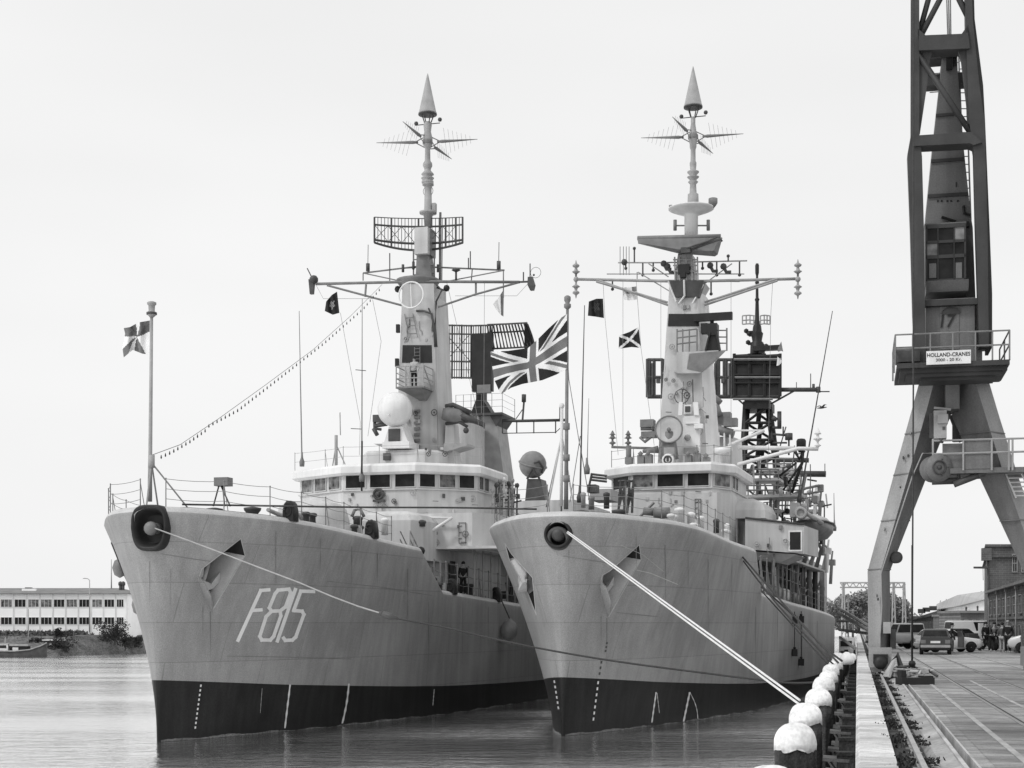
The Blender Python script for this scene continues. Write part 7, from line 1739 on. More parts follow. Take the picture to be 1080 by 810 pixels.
# ================================================================== vehicles
def rr(pts): return pts
def car(name, label, px, Y, rz, L_=4.1, w=1.62, h=1.4, paint=M_carD, kind='estate', door=None):
    e = empty(name, gp(px, Y), rz, label=label, cat='car'); hw = w/2; hl = L_/2
    prof_ = {'estate': (( -hl, .45, .98), (-hl+.06, .28, 1.0), (-hl+.9, .22, .93), (0, .2, .92), (hl-1.0, .22, .9), (hl-.2, .26, .8), (hl, .4, .68)),
             'jeep': ((-hl, .5, 1.05), (-hl+.05, .4, 1.1), (0, .4, 1.1), (hl-1.2, .4, 1.08), (hl-.1, .42, 1.0), (hl, .5, .9)),
             'van': ((-hl, .5, 1.15), (-hl+.05, .3, 1.2), (0, .25, 1.2), (hl-.9, .28, 1.1), (hl-.15, .3, .9), (hl, .42, .75))}[kind]
    mb = MB(); mb.smooth(); R_ = []
    for x, z0, z1 in prof_:
        k = 1-.06*(abs(x)/hl)**6
        R_.append([(x, hw*y*k, z) for y, z in ((-.9, z0), (-1, z0+.12), (-1.0, (z0+z1)/2+.05), (-.97, z1-.06), (-.9, z1), (.9, z1), (.97, z1-.06), (1.0, (z0+z1)/2+.05), (1, z0+.12), (.9, z0))])
    mb.loft(R_); body = mb.build('body', paint, e)
    g = {'estate': ((-hl+.08, -hl+.45, hl-1.75, hl-1.15)), 'jeep': ((-hl+.06, -hl+.16, -.0, .25)), 'van': (-hl+.04, -hl+.12, hl-1.35, hl-.85)}[kind]
    zb = prof_[3][2]-.02
    mb = MB(); mb.smooth(); sec = lambda x, z, q: [(x, -hw*q, z), (x, hw*q, z)]
    b = [(g[0], -hw*.95), (g[3], -hw*.95), (g[3], hw*.95), (g[0], hw*.95)]; t = [(g[1], -hw*.8), (g[2], -hw*.8), (g[2], hw*.8), (g[1], hw*.8)]; t2 = [(g[1]+.12, -hw*.66), (g[2]-.12, -hw*.66), (g[2]-.12, hw*.66), (g[1]+.12, hw*.66)]
    mb.sm = False; mb.loft([[(x, y, zb) for x, y in b], [(x, y, h-.05) for x, y in t], [(x, y, h) for x, y in t2]]); mb.build('cabin', paint, e)
    def pane(p, q, r, s_, nm='window', m=M_glass):
        P_ = [Vector(v) for v in (p, q, r, s_)]; c = sum(P_, Vector())/4; n = (P_[1]-P_[0]).cross(P_[3]-P_[0]).normalized(); 
        if n.dot(c-Vector((0, 0, 1))) < 0: n = -n
        P_ = [c+(v-c)*.86 for v in P_]; mb = MB(); mb.loft([[v+n*.004 for v in P_], [v+n*.016 for v in P_]]); mb.build(nm, m, e)
    zt = h-.06
    pane((b[0][0], b[0][1], zb+.03), (b[3][0], b[3][1], zb+.03), (t[3][0], t[3][1], zt), (t[0][0], t[0][1], zt), 'rear_window')
    pane((b[1][0], b[1][1], zb+.03), (b[2][0], b[2][1], zb+.03), (t[2][0], t[2][1], zt), (t[1][0], t[1][1], zt), 'windscreen')
    for sg in (-1, 1):
        n_ = 3 if kind == 'estate' else 2
        for i in range(n_):
            f0, f1 = i/n_, (i+1)/n_
            if kind == 'van' and i == 0: continue
            pane((b[0][0]+(b[1][0]-b[0][0])*f0, sg*hw*.95, zb+.03), (b[0][0]+(b[1][0]-b[0][0])*f1, sg*hw*.95, zb+.03), (t[0][0]+(t[1][0]-t[0][0])*f1, sg*hw*.8, zt), (t[0][0]+(t[1][0]-t[0][0])*f0, sg*hw*.8, zt))
    wr = .3 if kind != 'jeep' else .37
    for x in (-hl+.75, hl-.75):
        for sg in (-1, 1):
            mb = MB(); c = (x, sg*(hw-.08), wr); ww = mb.lathe([(wr*.6, -.1), (wr*.95, -.1), (wr, -.05), (wr, .05), (wr*.95, .1), (wr*.6, .1)], c, 18, (0, 1, 0)); o = mb.build('wheel', M_tyre, e)
            mb = MB(); mb.lathe([(.03, .0), (wr*.55, -.01), (wr*.62, -.03)], (x, sg*(hw+.02), wr), 14, (0, sg, 0)); mb.build('rim', M_steelL, o)
            mb = MB(); n_ = 10; pts = [(x+(wr+.06)*math.cos(PI*i/n_), sg*(hw+.004), wr+(wr+.06)*math.sin(PI*i/n_)) for i in range(n_+1)]; mb.loft([pts, [(p[0], p[1]+sg*.008, p[2]) for p in pts]]); mb.build('wheel_arch', M_blk, e)
    mb = MB(); mb.mm((-hl-.06, -hw*.95, .4), (-hl+.1, hw*.95, .54)); mb.build('bumper', M_steelL if kind != 'jeep' else M_dark, e)
    mb = MB(); mb.mm((hl-.12, -hw*.92, .4), (hl+.06, hw*.92, .53)); mb.build('bumper', M_steelL if kind != 'jeep' else M_dark, e)
    for sg in (-1, 1):
        mb = MB(); mb.mm((-hl-.015, sg*hw*.62, .62), (-hl+.05, sg*hw*.94, .82)); mb.build('tail_light', M_steel, e)
        mb = MB(); mb.mm((hl-.08, sg*hw*.6, .58), (hl+.015, sg*hw*.88, .7)); mb.build('headlight', M_lt, e)
    mb = MB(); mb.mm((-hl-.03, -.26, .64), (-hl+.02, .26, .76)); mb.build('number_plate', M_lt, e)
    if door:
        mb = MB(); x0 = .25; mb.mm((x0, -hw-.8, .3), (x0+.06, -hw-.02, .92)); mb.loft([[(x0, -hw-.8, .92), (x0+.05, -hw-.8, .92), (x0+.05, -hw-.02, .92), (x0, -hw-.02, .92)], [(x0, -hw-.5, 1.3), (x0+.05, -hw-.5, 1.3), (x0+.05, -hw+.08, 1.3), (x0, -hw+.08, 1.3)]]); mb.build('open_door', M_dark, e)
    return e
car('parked_car', 'dark estate car seen square from behind, nearest of the parked vehicles', 986.5, 85.5, 1.30, 4.2, 1.66, 1.42, M_carD)
car('parked_car', 'white hatchback broadside with its door open beside the dark estate', 1000, 91, .12, 3.7, 1.58, 1.38, M_carW, door=True)
car('parked_car', 'grey four-wheel-drive parked broadside left of the hoist rope', 945, 103, PI+.1, 3.7, 1.6, 1.75, M_carM, 'jeep')
car('parked_van', 'white van cut off by the right edge of the picture', 1104, 88, PI/2+1.2, 4.2, 1.7, 1.75, M_carW, 'van')['category'] = 'van'
car('parked_van', 'pale van whose roof shows behind the crowd', 1029, 118, .1, 4.6, 1.8, 1.95, M_carW, 'van')['category'] = 'van'
car('parked_car', 'small white car between the four-wheel-drive and the estate', 968, 112, .5, 3.5, 1.5, 1.3, M_carW)
car('parked_car', 'dark car behind the white hatchback', 1012, 104, .35, 4.1, 1.6, 1.4, M_carD)
# flatbed trailer with loading mast
e_ = empty('equipment_trailer', gp(1038, 97), .1, label='low equipment trailer with an upright post beside the white hatchback', cat='trailer')
mb = MB(); mb.box((0, 0, .5), (2.3, 1.2, .1)); mb.box((0, -.6, .6), (2.3, .05, .2)); mb.tube([(1.1, 0, .45), (1.9, 0, .38)], .05, 6); mb.build('trailer_bed', M_dark, e_)
mb = MB(); mb.mm((-.35, -.12, .55), (-.1, .12, 1.75)); mb.build('post', M_lt, e_)
mb = MB(); mb.tube([(.4, 0, .55), (.95, -.1, 1.35)], .07, 6); mb.tube([(-1.2, 0, .7), (1.0, .1, 1.25)], .06, 6); mb.box((-.8, .1, .85), (.6, .7, .5)); mb.build('frame_bar', M_dark, e_)
for x in (-.5, .4): mb = MB(); mb.lathe([(.08, -.08), (.26, -.08), (.26, .08), (.08, .08)], (x, -.66, .26), 14, (0, 1, 0)); mb.build('wheel', M_tyre, e_)

# ================================================================== buildings
def windows_on(parent, A, B, z0, z1, spans, m=M_glass, fm=M_steelL, bars=(1, 1), arch=False):
    A, B = Vector(A), Vector(B); ux = (B-A).normalized(); Ln = (B-A).length; n = Vector((ux.y, -ux.x, 0))
    for i, (f0, f1) in enumerate(spans):
        c = A+(B-A)*(f0+f1)/2; c.z = (z0+z1)/2; w_ = Ln*(f1-f0); h_ = z1-z0; mb = MB(); mb.mat(fm); mb.mat(m if not callable(m) else m(i)); mb.cur = 0
        def bx(a0, b0, a1, b1, o0, o1): mb.loft([[c+ux*a+Vector((0, 0, b))+n*o0 for a, b in ((a0, b0), (a1, b0), (a1, b1), (a0, b1))], [c+ux*a+Vector((0, 0, b))+n*o1 for a, b in ((a0, b0), (a1, b0), (a1, b1), (a0, b1))]])
        t = .06; W2, H2 = w_/2, h_/2
        bx(-W2, -H2, W2, -H2+t, .01, .1); bx(-W2, H2-t, W2, H2, .01, .1); bx(-W2, -H2+t, -W2+t, H2-t, .01, .1); bx(W2-t, -H2+t, W2, H2-t, .01, .1)
        for k in range(1, bars[0]+1): x = -W2+w_*k/(bars[0]+1); bx(x-.02, -H2+t, x+.02, H2-t, .01, .08)
        for k in range(1, bars[1]+1): z = -H2+h_*k/(bars[1]+1); bx(-W2+t, z-.03, W2-t, z+.03, .012, .07)
        mb.cur = 1; bx(-W2+t, -H2+t, W2-t, H2-t, .02, .04); mb.build('window', None, parent)
# brick warehouse: tall block and the lower wing toward the camera
e_ = empty('brick_warehouse', gp(1048, 115), 0, label='tall brick warehouse block with parapet behind the crane leg', cat='building')
O_ = Vector(e_.location)
A = gp(1041, 115)-O_; B = gp(1110, 115)-O_; D = Vector((.302, 1, 0))*22
zt = W(1040, 576, 115).z-QZ
mb = MB(); mb.loft([[A, B, B+D, A+D], [v+Vector((0, 0, zt)) for v in (A, B, B+D, A+D)]]); mb.build('wall', M_brick, e_)
mb = MB(); g = Vector((.12, -.12, 0)); c4 = [A+Vector((-.2, -.2, 0)), B+Vector((.1, -.2, 0)), B+D, A+D+Vector((-.2, 0, 0))]
for z0, z1 in ((zt-.05, zt+.14), (zt-.85, zt-.72)): mb.loft([[v+Vector((0, 0, z0)) for v in c4], [v+Vector((0, 0, z1)) for v in c4]])
mb.mm((A.x-.35, A.y-.35, zt-1.1), (A.x+.25, A.y+.3, zt-.15)); mb.build('cornice', M_brick, e_)
mb = MB(); mb.tube([A+Vector((.05, -.08, 0)), A+Vector((.05, -.08, zt-.9))], .07, 6); mb.build('drainpipe', M_dark, e_)
windows_on(e_, A, B, 5.6, 7.0, [(.38, .46), (.52, .60), (.66, .74), (.8, .88)]); windows_on(e_, A, B, 2.4, 4.0, [(.8, .88)])
mb = MB(); q = A+Vector((0, -.1, zt-1.65)); mb.tube([q, q+Vector((-1.15, -.4, 0))], .07, 5); mb.box(q+Vector((-.55, -.2, .02)), (1.1, .12, .14)); mb.tube([q+Vector((-.4, -.2, 0)), q+Vector((-.38, -.2, -.95))], .02, 4); mb.build('hoist_beam', M_dark, e_)
e_ = empty('brick_wing', gp(1048, 105), 0, label='low two-storey brick wing with white downpipes behind the people', cat='building'); O_ = Vector(e_.location)
A = gp(1043.5, 113.5)-O_; B = gp(1082, 85)-O_; d = (B-A).normalized(); n_ = Vector((-d.y, d.x, 0)); n_ = n_ if n_.x > 0 else -n_
B2 = A+(B-A)*1.15; zt = W(1043.5, 626, 113.5).z-QZ
mb = MB(); mb.loft([[A, B2, B2+n_*8, A+n_*8], [v+Vector((0, 0, zt)) for v in (A, B2, B2+n_*8, A+n_*8)]]); mb.build('wall', M_brick, e_)
mb = MB(); mb.loft([[v+Vector((0, 0, zt)) for v in (A-n_*.35, B2-n_*.35, B2+n_*8, A+n_*8)], [v+Vector((0, 0, zt+.16+(.5 if i > 1 else 0))) for i, v in enumerate((A-n_*.35, B2-n_*.35, B2+n_*8, A+n_*8))]]); mb.build('roof', M_roof, e_)
mb = MB(); mb.loft([[v+Vector((0, 0, zt*.5)) for v in (A-n_*.08, B2-n_*.08, B2+n_*.05, A+n_*.05)], [v+Vector((0, 0, zt*.5+.16)) for v in (A-n_*.08, B2-n_*.08, B2+n_*.05, A+n_*.05)]]); mb.build('string_course', M_brick, e_)
sp = [(.05+.118*i, .05+.118*i+.055) for i in range(8)]
windows_on(e_, A, B2, zt*.58, zt*.86, sp, fm=M_steel, bars=(1, 1)); windows_on(e_, A, B2, .15, zt*.42, sp, fm=M_steel, bars=(0, 1))
for f in (.02, .27, .5, .72, .93): mb = MB(); q = A+(B2-A)*f-n_*.12; mb.tube([q, q+Vector((0, 0, zt))], .045, 6); mb.box(q+Vector((0, 0, zt-.1)), (.16, .16, .2)); mb.build('downpipe', M_steelL, e_)
# long sheds beyond
e_ = empty('long_shed', gp(1000, 300), 0, label='long pale shed with a sloping roof beyond the parked cars', cat='building'); O_ = Vector(e_.location)
def WP(px, py, Y): return W(px, py, Y)-O_
n0, n1 = 215, 330
mb = MB(); F1 = [WP(1041, 690, n0), WP(1041, 632, n0)]; F2 = [WP(988, 676, n1), WP(988, 643, n1)]
for v in (F1[0], F2[0]): v.z = 0
bk = Vector((40, 0, 0))
mb.loft([[F1[0], F2[0], F2[0]+bk, F1[0]+bk], [F1[1], F2[1], F2[1]+bk, F1[1]+bk]]); mb.build('wall', M_bld, e_)
mb = MB(); r1 = WP(1041, 623, n0+6); r2 = WP(1005, 630, n0+60); r3 = WP(988, 640, n1)
mb.loft([[F1[1]+Vector((-.6, -.5, -.05)), r1, r1+bk, F1[1]+bk+Vector((0, 0, -.3))], [WP(1012, 639.5, 262)+Vector((-.6, 0, 0)), WP(1010, 627.5, 268), WP(1010, 627.5, 268)+bk, WP(1012, 639.5, 262)+bk], [F2[1]+Vector((-.6, 0, -.05)), r3+Vector((0, 0, .6)), r3+bk, F2[1]+bk]]); rf = mb.build('roof', M_roofL, e_)
for i in range(9):
    t = i/8; p = WP(lerp(990, 1040, t), lerp(642, 630.5, t), lerp(n1-4, n0+.5, t)); q = WP(lerp(992, 1041, t), lerp(633.5, 622.5, t), lerp(n1, n0+6, t)); mb = MB(); mb.tube([p, q], .12, 4); mb.build('roof_rib', M_steelL, rf)
e_ = empty('dark_shed', gp(975, 330), 0, label='dark low shed with rooftop vents at the far end of the pale shed', cat='building'); O_ = Vector(e_.location)
mb = MB(); q = [WP(966, 660, 330), WP(990, 660, 300)]; [setattr(v, 'z', 0) for v in q]; zz = [WP(964, 649.5, 330).z, WP(986, 643, 300).z]
mb.loft([[q[0], q[1], q[1]+Vector((12, 30, 0)), q[0]+Vector((12, 30, 0))], [Vector((q[0].x, q[0].y, zz[0]-.6)), Vector((q[1].x, q[1].y, zz[1]-1)), Vector((q[1].x+12, q[1].y+30, zz[1]-1)), Vector((q[0].x+12, q[0].y+30, zz[0]-.6))]]); mb.build('wall', M_brick, e_)
mb = MB(); mb.loft([[Vector((q[0].x-2, q[0].y-3, zz[0]-1)), Vector((q[1].x-1, q[1].y-3, zz[1]-1)), Vector((q[1].x+12, q[1].y+30, zz[1])), Vector((q[0].x+12, q[0].y+30, zz[0]))], [Vector((q[0].x-2, q[0].y-3, zz[0]-.7)), Vector((q[1].x-1, q[1].y-3, zz[1]-.2)), Vector((q[1].x+12, q[1].y+30, zz[1]+.8)), Vector((q[0].x+12, q[0].y+30, zz[0]+.5))]]); mb.build('roof', M_dark, e_)
for i, x in enumerate((972, 977, 984)): mb = MB(); p = WP(x, 644-i*1.5, 312); mb.box(p+Vector((0, 0, -.1)), (1.3, 1, .9)); mb.build('roof_vent', M_dark, e_)
for i, (x0, x1, y0, Y, m, lb) in enumerate(((1003, 1014, 650, 190, M_brick, 'small dark brick hut below the pale shed'), (1013, 1040, 646.5, 160, M_brick, 'low dark store in front of the pale shed wall'), (938, 968, 651, 330, M_steel, 'grey low building behind the crane foot'), (958, 990, 656, 230, M_clothM, 'grey board fence behind the parked cars'))):
    e_ = empty('store_building' if i < 3 else 'board_fence', gp((x0+x1)/2, Y), 0, label=lb, cat='building' if i < 3 else 'fence'); hw = (x1-x0)/2*Y/F; hh = W(x0, y0, Y).z-QZ
    mb = MB(); dpt = 8 if i < 3 else .15
    mb.mm((-hw, 0, 0), (hw, dpt, hh)); mb.build('wall' if i < 3 else 'boards', m, e_)
    if i < 3:
        mb = MB(); mb.mm((-hw-.2, -.3, hh), (hw+.2, dpt, hh+.25)); mb.build('roof', M_roof, e_); windows_on(e_, (-hw, 0, 0), (hw, 0, 0), hh*.35, hh*.75, [(.15, .3), (.45, .6), (.75, .88)])
    else:
        for k in range(12): mb = MB(); x = -hw+2*hw*k/11; mb.mm((x-.06, -.12, 0), (x+.06, 0, hh+.1)); mb.build('post', M_dark, e_)
for i, (x, y0, Y) in enumerate(((1031, 640, 170), (1019, 641, 170))): mb = MB(); b_ = gp(x, Y); mb.tube([(0, 0, 0), (0, 0, W(x, y0, Y).z-QZ)], .1, 6); mb.ball((0, 0, W(x, y0, Y).z-QZ), .14, 6); o = mb.build('mooring_post', M_dark, None, label=['thin dark pole right of the store', 'thin dark pole left of the store'][i], cat='pole'); o.location = b_
# stacked steel bars behind the crane foot
e_ = empty('gangway', gp(915, 95), 0, label='long grey gangway and steel sections slanting between ship and quay beyond the crane foot', cat='gangway')
O_ = Vector(e_.location); mb = MB()
for a_, b_ in (((884, 641, 92), (916, 660, 84)), ((884, 646, 92), (916, 664, 84)), ((884, 655, 98), (916, 655, 88)), ((885, 664, 92), (915, 668, 86)), ((886, 672, 92), (902, 684, 80))): mb.tube([WP(*a_), WP(*b_)], .09, 5)
for i in range(8): mb.tube([WP(884+4*i, 641+2.4*i, 92-i), WP(884+4*i, 646+2.3*i, 92-i)], .05, 4)
mb.build('gangway_rail', M_steel, e_)
mb = MB(); mb.loft([[WP(884, 648, 92), WP(884, 648, 95), WP(884, 649, 95), WP(884, 649, 92)], [WP(916, 666, 84), WP(916, 666, 87), WP(916, 667.5, 87), WP(916, 667.5, 84)]]); mb.build('gangway_deck', M_steelL, e_)
e_ = empty('work_boat', W(894, 690, 140), -.3, label='dark work boat with a white cabin moored astern between frigate and quay', cat='boat'); e_.location.z = 0
mb = MB(); mb.smooth().loft([[(-w_, y, z), (-w_*.8, y, .0), (w_*.8, y, 0), (w_, y, z)] for y, w_, z in ((-5, .15, 2.2), (-4, .7, 1.9), (-2, 1.05, 1.6), (4, 1.05, 1.5), (5, .8, 1.6))]); mb.build('boat_hull', M_dark, e_)
mb = MB(); mb.box((0, -.5, 2.4), (1.3, 2.2, 1.9)); mb.box((0, 2.2, 2.0), (1.0, 1.6, 1.2)); mb.build('cabin', M_lt, e_)
mb = MB(); mb.box((0, -1.62, 2.8), (1.0, .05, .5)); mb.box((0, -1.62, 1.9), (.35, .05, .7)); mb.build('cabin_window', M_blk, e_)
mb = MB(); mb.tube([(0, .6, 3.3), (0, .6, 7.4)], .08, 6); mb.tube([(-.8, .6, 5.8), (.8, .6, 5.8)], .05, 5); mb.tube([(.4, .9, 3.3), (.4, .9, 6.0)], .12, 6); mb.tube([(0, .6, 7.2), (.5, -4.5, 2.3)], .02, 4); mb.build('boat_mast', M_steel, e_)
# distant gantry of lattice
e_ = empty('lattice_gantry', gp(920, 260), 0, label='pale lattice gantry far behind the crane leg', cat='gantry'); O_ = Vector(e_.location); mb = MB()
for y in (614.5, 619.5): mb.tube([WP(886, y, 260), WP(954, y, 260)], .13, 4)
x = 886
while x < 952: mb.tube([WP(x, 614.5, 260), WP(x+3.4, 619.5, 260)], .08, 4); mb.tube([WP(x+3.4, 619.5, 260), WP(x+6.8, 614.5, 260)], .08, 4); x += 6.8
mb.build('gantry_girder', M_steelL, e_)  # paler metal tone carries the distance haze
for x in (889, 942, 953):
    mb = MB(); mb.tube([WP(x-1.5, 676, 260), WP(x, 614, 260)], .14, 4); mb.tube([WP(x+3, 676, 260), WP(x+1, 614, 260)], .14, 4)
    for i in range(7): mb.tube([WP(x-1.3, 670-8*i, 260), WP(x+2, 664-8*i, 260)], .07, 4)
    mb.build('gantry_leg', M_steelL, e_)
# ------------------------------------------------------------------ trees
def foliage(mb, c, rx, ry, rz_, n, size, rnd, lumps=9):
    cs = [(Vector((rnd.gauss(0, .45)*rx, rnd.gauss(0, .45)*ry, rnd.uniform(-.55, .6)*rz_)), rnd.uniform(.35, .6)) for _ in range(lumps)]
    for i in range(n):
        q, k = cs[rnd.randrange(lumps)]
        d = Vector((rnd.gauss(0, 1), rnd.gauss(0, 1), rnd.gauss(0, 1))).normalized()*rnd.uniform(.5, 1.05)
        p = Vector(c)+q+Vector((d.x*rx, d.y*ry, d.z*rz_))*k
        u = Vector((rnd.gauss(0, 1), rnd.gauss(0, 1), rnd.gauss(0, 1))).normalized(); v = u.orthogonal().normalized(); sz = size*rnd.uniform(.5, 1.3)
        mb.poly([p-u*sz*.6, p+v*sz*.4, p+u*sz*.6, p-v*sz*.4])
def tree(name, label, base, h, w_, m, n=2500, size=.3, trunk=True, cat='tree', seed=1, group=None):
    rnd = random.Random(seed); e = empty(name, base, 0, label=label, cat=cat, group=group); mb = MB(); lo = .25 if trunk else .02
    foliage(mb, (0, 0, h*(lo+(1-lo)*.5)), w_/2, w_/2, h*(1-lo)*.5, n, size, rnd, 12); mb.build('crown' if trunk else 'leaves', m, e)
    mb = MB(); mb.tube([(0, 0, -.2), (.1, 0, h*.3), (0, .1, h*.7)], [w_*.045, w_*.03, w_*.01], 7)
    for k in range(6): a = k*1.05+rnd.random(); z = h*(.25+.08*k); mb.tube([(0, 0, z), (math.cos(a)*w_*.2, math.sin(a)*w_*.2, z+h*.15), (math.cos(a)*w_*.38, math.sin(a)*w_*.38, z+h*.2)], [w_*.02, w_*.013, w_*.005], 5)
    mb.build('trunk' if trunk else 'stems', M_bark, e); return e
TR = [(893, 300, 7.5, 8.5, 'dark bushy tree left of the crane leg, nearest the ships'), (905, 290, 8.3, 9, 'broad dark tree just left of the crane leg'), (921, 310, 8.6, 10, 'tree hidden partly by the crane leg'), (938, 300, 7.4, 8, 'rounded tree right of the crane leg'), (948, 320, 6.8, 7, 'smaller tree farther right of the crane leg')]
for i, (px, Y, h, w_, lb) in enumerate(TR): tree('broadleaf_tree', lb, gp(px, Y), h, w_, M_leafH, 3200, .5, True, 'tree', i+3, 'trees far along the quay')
mb = MB(); rnd = random.Random(77)
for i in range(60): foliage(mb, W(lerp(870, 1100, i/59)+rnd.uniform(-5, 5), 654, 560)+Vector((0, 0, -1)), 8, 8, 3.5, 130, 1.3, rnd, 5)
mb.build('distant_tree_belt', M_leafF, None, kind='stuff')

# ================================================================== far bank on the left
bankz = 2.9
Yw = 216
mb = MB()
fr = [W(-500, 692, Yw), W(60, 692, Yw), W(162, 688.5, 241), W(175, 687, 250), W(180, 685, 280), W(260, 672, 560)]
for p in fr: p.z = 0
def off(p, dy, z): return Vector((p.x-dy*.05, p.y+dy, z))
rows = [[off(p, -1, -1.0) for p in fr], [off(p, 0, .05) for p in fr], [off(p, 3.5, 1.5) for p in fr], [off(p, 9, 2.8) for p in fr], [off(p, 16, bankz) for p in fr], [off(p, 2500, bankz+2) for p in fr]]
V_ = [[mb.v(p+Vector((0, 0, 0))) for p in r] for r in rows]
for i in range(len(V_)-1):
    for j in range(len(fr)-1): mb.f([V_[i][j], V_[i][j+1], V_[i+1][j+1], V_[i+1][j]])
mb.build('far_bank', M_grass, kind='structure')
mb = MB(); rnd = random.Random(4)
for i in range(5200):
    px = rnd.uniform(-30, 150); t = rnd.random(); Y = Yw+4+t*10+(0 if px < 60 else (px-60)*.27); z = .7+2.2*min(1, t*1.4)
    p = W(px, 660, Y); p.z = z+rnd.uniform(-.2, .5); u = Vector((rnd.gauss(0, 1), rnd.gauss(0, 1), rnd.gauss(.8, 1))).normalized()*rnd.uniform(.2, .55); v = u.orthogonal().normalized()*.22
    mb.poly([p-u*.5, p+v, p+u, p-v])
mb.build('bank_undergrowth', M_leafM, None, kind='stuff')
# office building
Y0 = 236
e_ = empty('office_building', W(20, 669, Y0), 0, label='long white two-storey office building on the far bank', cat='building'); O_ = Vector(e_.location)
x0 = W(-140, 0, Y0).x-O_.x; x1 = W(134.5, 0, Y0).x-O_.x; z1 = W(0, 626.5, Y0).z-O_.z
mb = MB(); mb.mm((x0, 0, -1.2), (x1, 13, z1)); mb.build('wall', M_bld, e_)
mb = MB(); zr_ = W(0, 621.5, Y0+6).z-O_.z; mb.loft([[(x0-.5, -.6, z1), (x1+.4, -.6, z1), (x1+.4, 13.6, z1), (x0-.5, 13.6, z1)], [(x0-.5, -.6, z1+.12), (x1+.4, -.6, z1+.12), (x1+.4, 13.6, z1+.12), (x0-.5, 13.6, z1+.12)], [(x0-.5, 6.4, zr_+.2), (x1-2.8, 6.4, zr_+.2), (x1-2.8, 6.8, zr_+.2), (x0-.5, 6.8, zr_+.2)]]); mb.build('roof', M_roof, e_)
cols = [(-147, -120), (-102, -30), (-15, 0), (5, 78), (92, 165), (178, 248), (258, 330), (340, 410), (420, 490), (500, 568), (583, 648), (660, 725), (738, 784)]
lx = x1-x0
def fx(p6): return (W(p6/6, 0, Y0).x-O_.x-x0)/lx
rg = random.Random(2)
for (ya, yb) in ((632, 640.5), (650.8, 658.8)):
    za = W(0, yb, Y0).z-O_.z; zb = W(0, ya, Y0).z-O_.z
    windows_on(e_, (x0, 0, 0), (x1, 0, 0), za, zb, [(fx(a), fx(b)) for a, b in cols if a > -60], m=lambda i: M_glassL if (ya < 640 and i in (1, 6, 8)) or rg.random() < .12 else M_glass, fm=M_white, bars=(2, 0))
zb = W(0, 670.5, Y0).z-O_.z; windows_on(e_, (x0, 0, 0), (x1, 0, 0), zb-.5, zb+.15, [(fx(a), fx(b)) for a, b in cols if 0 < a < 430], fm=M_white, bars=(1, 0))
for a in (-12, 85, 170, 252, 334, 415, 495, 575, 654, 732, 800): mb = MB(); x = W(a/6, 0, Y0).x-O_.x; mb.mm((x-.07, -.1, -1.2), (x+.07, -.003, z1)); mb.build('pilaster', M_lt, e_)
for a in (720, 738): mb = MB(); x = W(a/6, 0, Y0).x-O_.x; mb.tube([(x, 4, z1), (x, 4, W(0, 613, Y0).z-O_.z)], .22, 8); mb.lathe([(.25, 0), (.34, .1), (.34, .5), (.1, .7)], (x, 4, W(0, 613, Y0).z-O_.z-.6), 8); mb.build('flue_pipe', M_dark, e_)
mb = MB(); x = W(22.7, 0, Y0).x-O_.x; mb.mm((x-.45, 3, z1), (x+.45, 4, W(0, 619, Y0).z-O_.z)); mb.build('chimney', M_dark, e_); mb = MB(); x = W(22, 0, Y0).x-O_.x; mb.mm((x-.7, 2.6, z1), (x+1.5, 3.2, z1+.9)); mb.build('roof_hatch', M_bld, e_)
for i, (x, y0, y1, Y) in enumerate(((94.5, 612, 667, 228), (30, 642, 690, 221), (5.5, 672, 690, 216), (117.5, 590, 623, 242))):
    mb = MB(); b_ = W(x, y1, Y); h_ = W(x, y0, Y).z-b_.z; mb.tube([(0, 0, 0), (0, 0, h_)], [.11, .06], 6)
    if i == 0: mb.tube([(0, 0, h_), (-.3, 0, h_+.25), (-.8, 0, h_+.3)], .06, 5); mb.box((-.8, 0, h_+.27), (.4, .2, .1))
    o = mb.build(['street_lamp', 'boat_mast', 'mooring_post', 'flagpole'][i], M_steelL, None, label=['thin grey street lamp in front of the office building', 'pale thin mast standing by the moored barge', 'short post at the bow of the moored barge', 'slender aerial pole above the right end of the office roof'][i], cat=['lamp', 'mast', 'post', 'pole'][i]); o.location = b_
BU = [((121, 679, 227), 3.4, 4.2, 2200, 'rounded dark bush at the right end of the office building'), ((132, 685, 232), 2.6, 2.6, 1100, 'lower bush beside the rounded dark bush'), ((62, 690.5, 219), 2.7, 4.6, 1500, 'wide dark bush at the water right of the barge'), ((66, 680, 225), 2.6, 2.2, 1000, 'small bush in front of the lower office windows'), ((145, 686, 238), 2.3, 2.5, 900, 'scrubby bush nearest the bow of F815'), ((41, 683, 222), 1.6, 2.0, 600, 'scrub behind the cabin of the barge')]
for i, (q, h, w_, n, lb) in enumerate(BU): tree('shrub', lb, W(*q), h, w_, M_leaf, n, .22, False, 'bush', 30+i, 'bushes on the far bank')
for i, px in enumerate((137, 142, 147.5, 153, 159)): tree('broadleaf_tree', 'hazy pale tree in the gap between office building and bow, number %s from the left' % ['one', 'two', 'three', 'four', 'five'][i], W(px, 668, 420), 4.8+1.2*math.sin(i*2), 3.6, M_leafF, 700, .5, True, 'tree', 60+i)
e_ = empty('waterside_wall', W(148, 687, 246), 0, label='low grey wall and hut on the far bank beside the bow of F815', cat='wall'); mb = MB(); mb.mm((-1.8, 0, 0), (3.2, .4, 2.3)); mb.build('wall', M_stone, e_); mb = MB(); mb.mm((-.3, 2, 2.0), (2.4, 5, 3.4)); mb.build('hut', M_steel, e_)
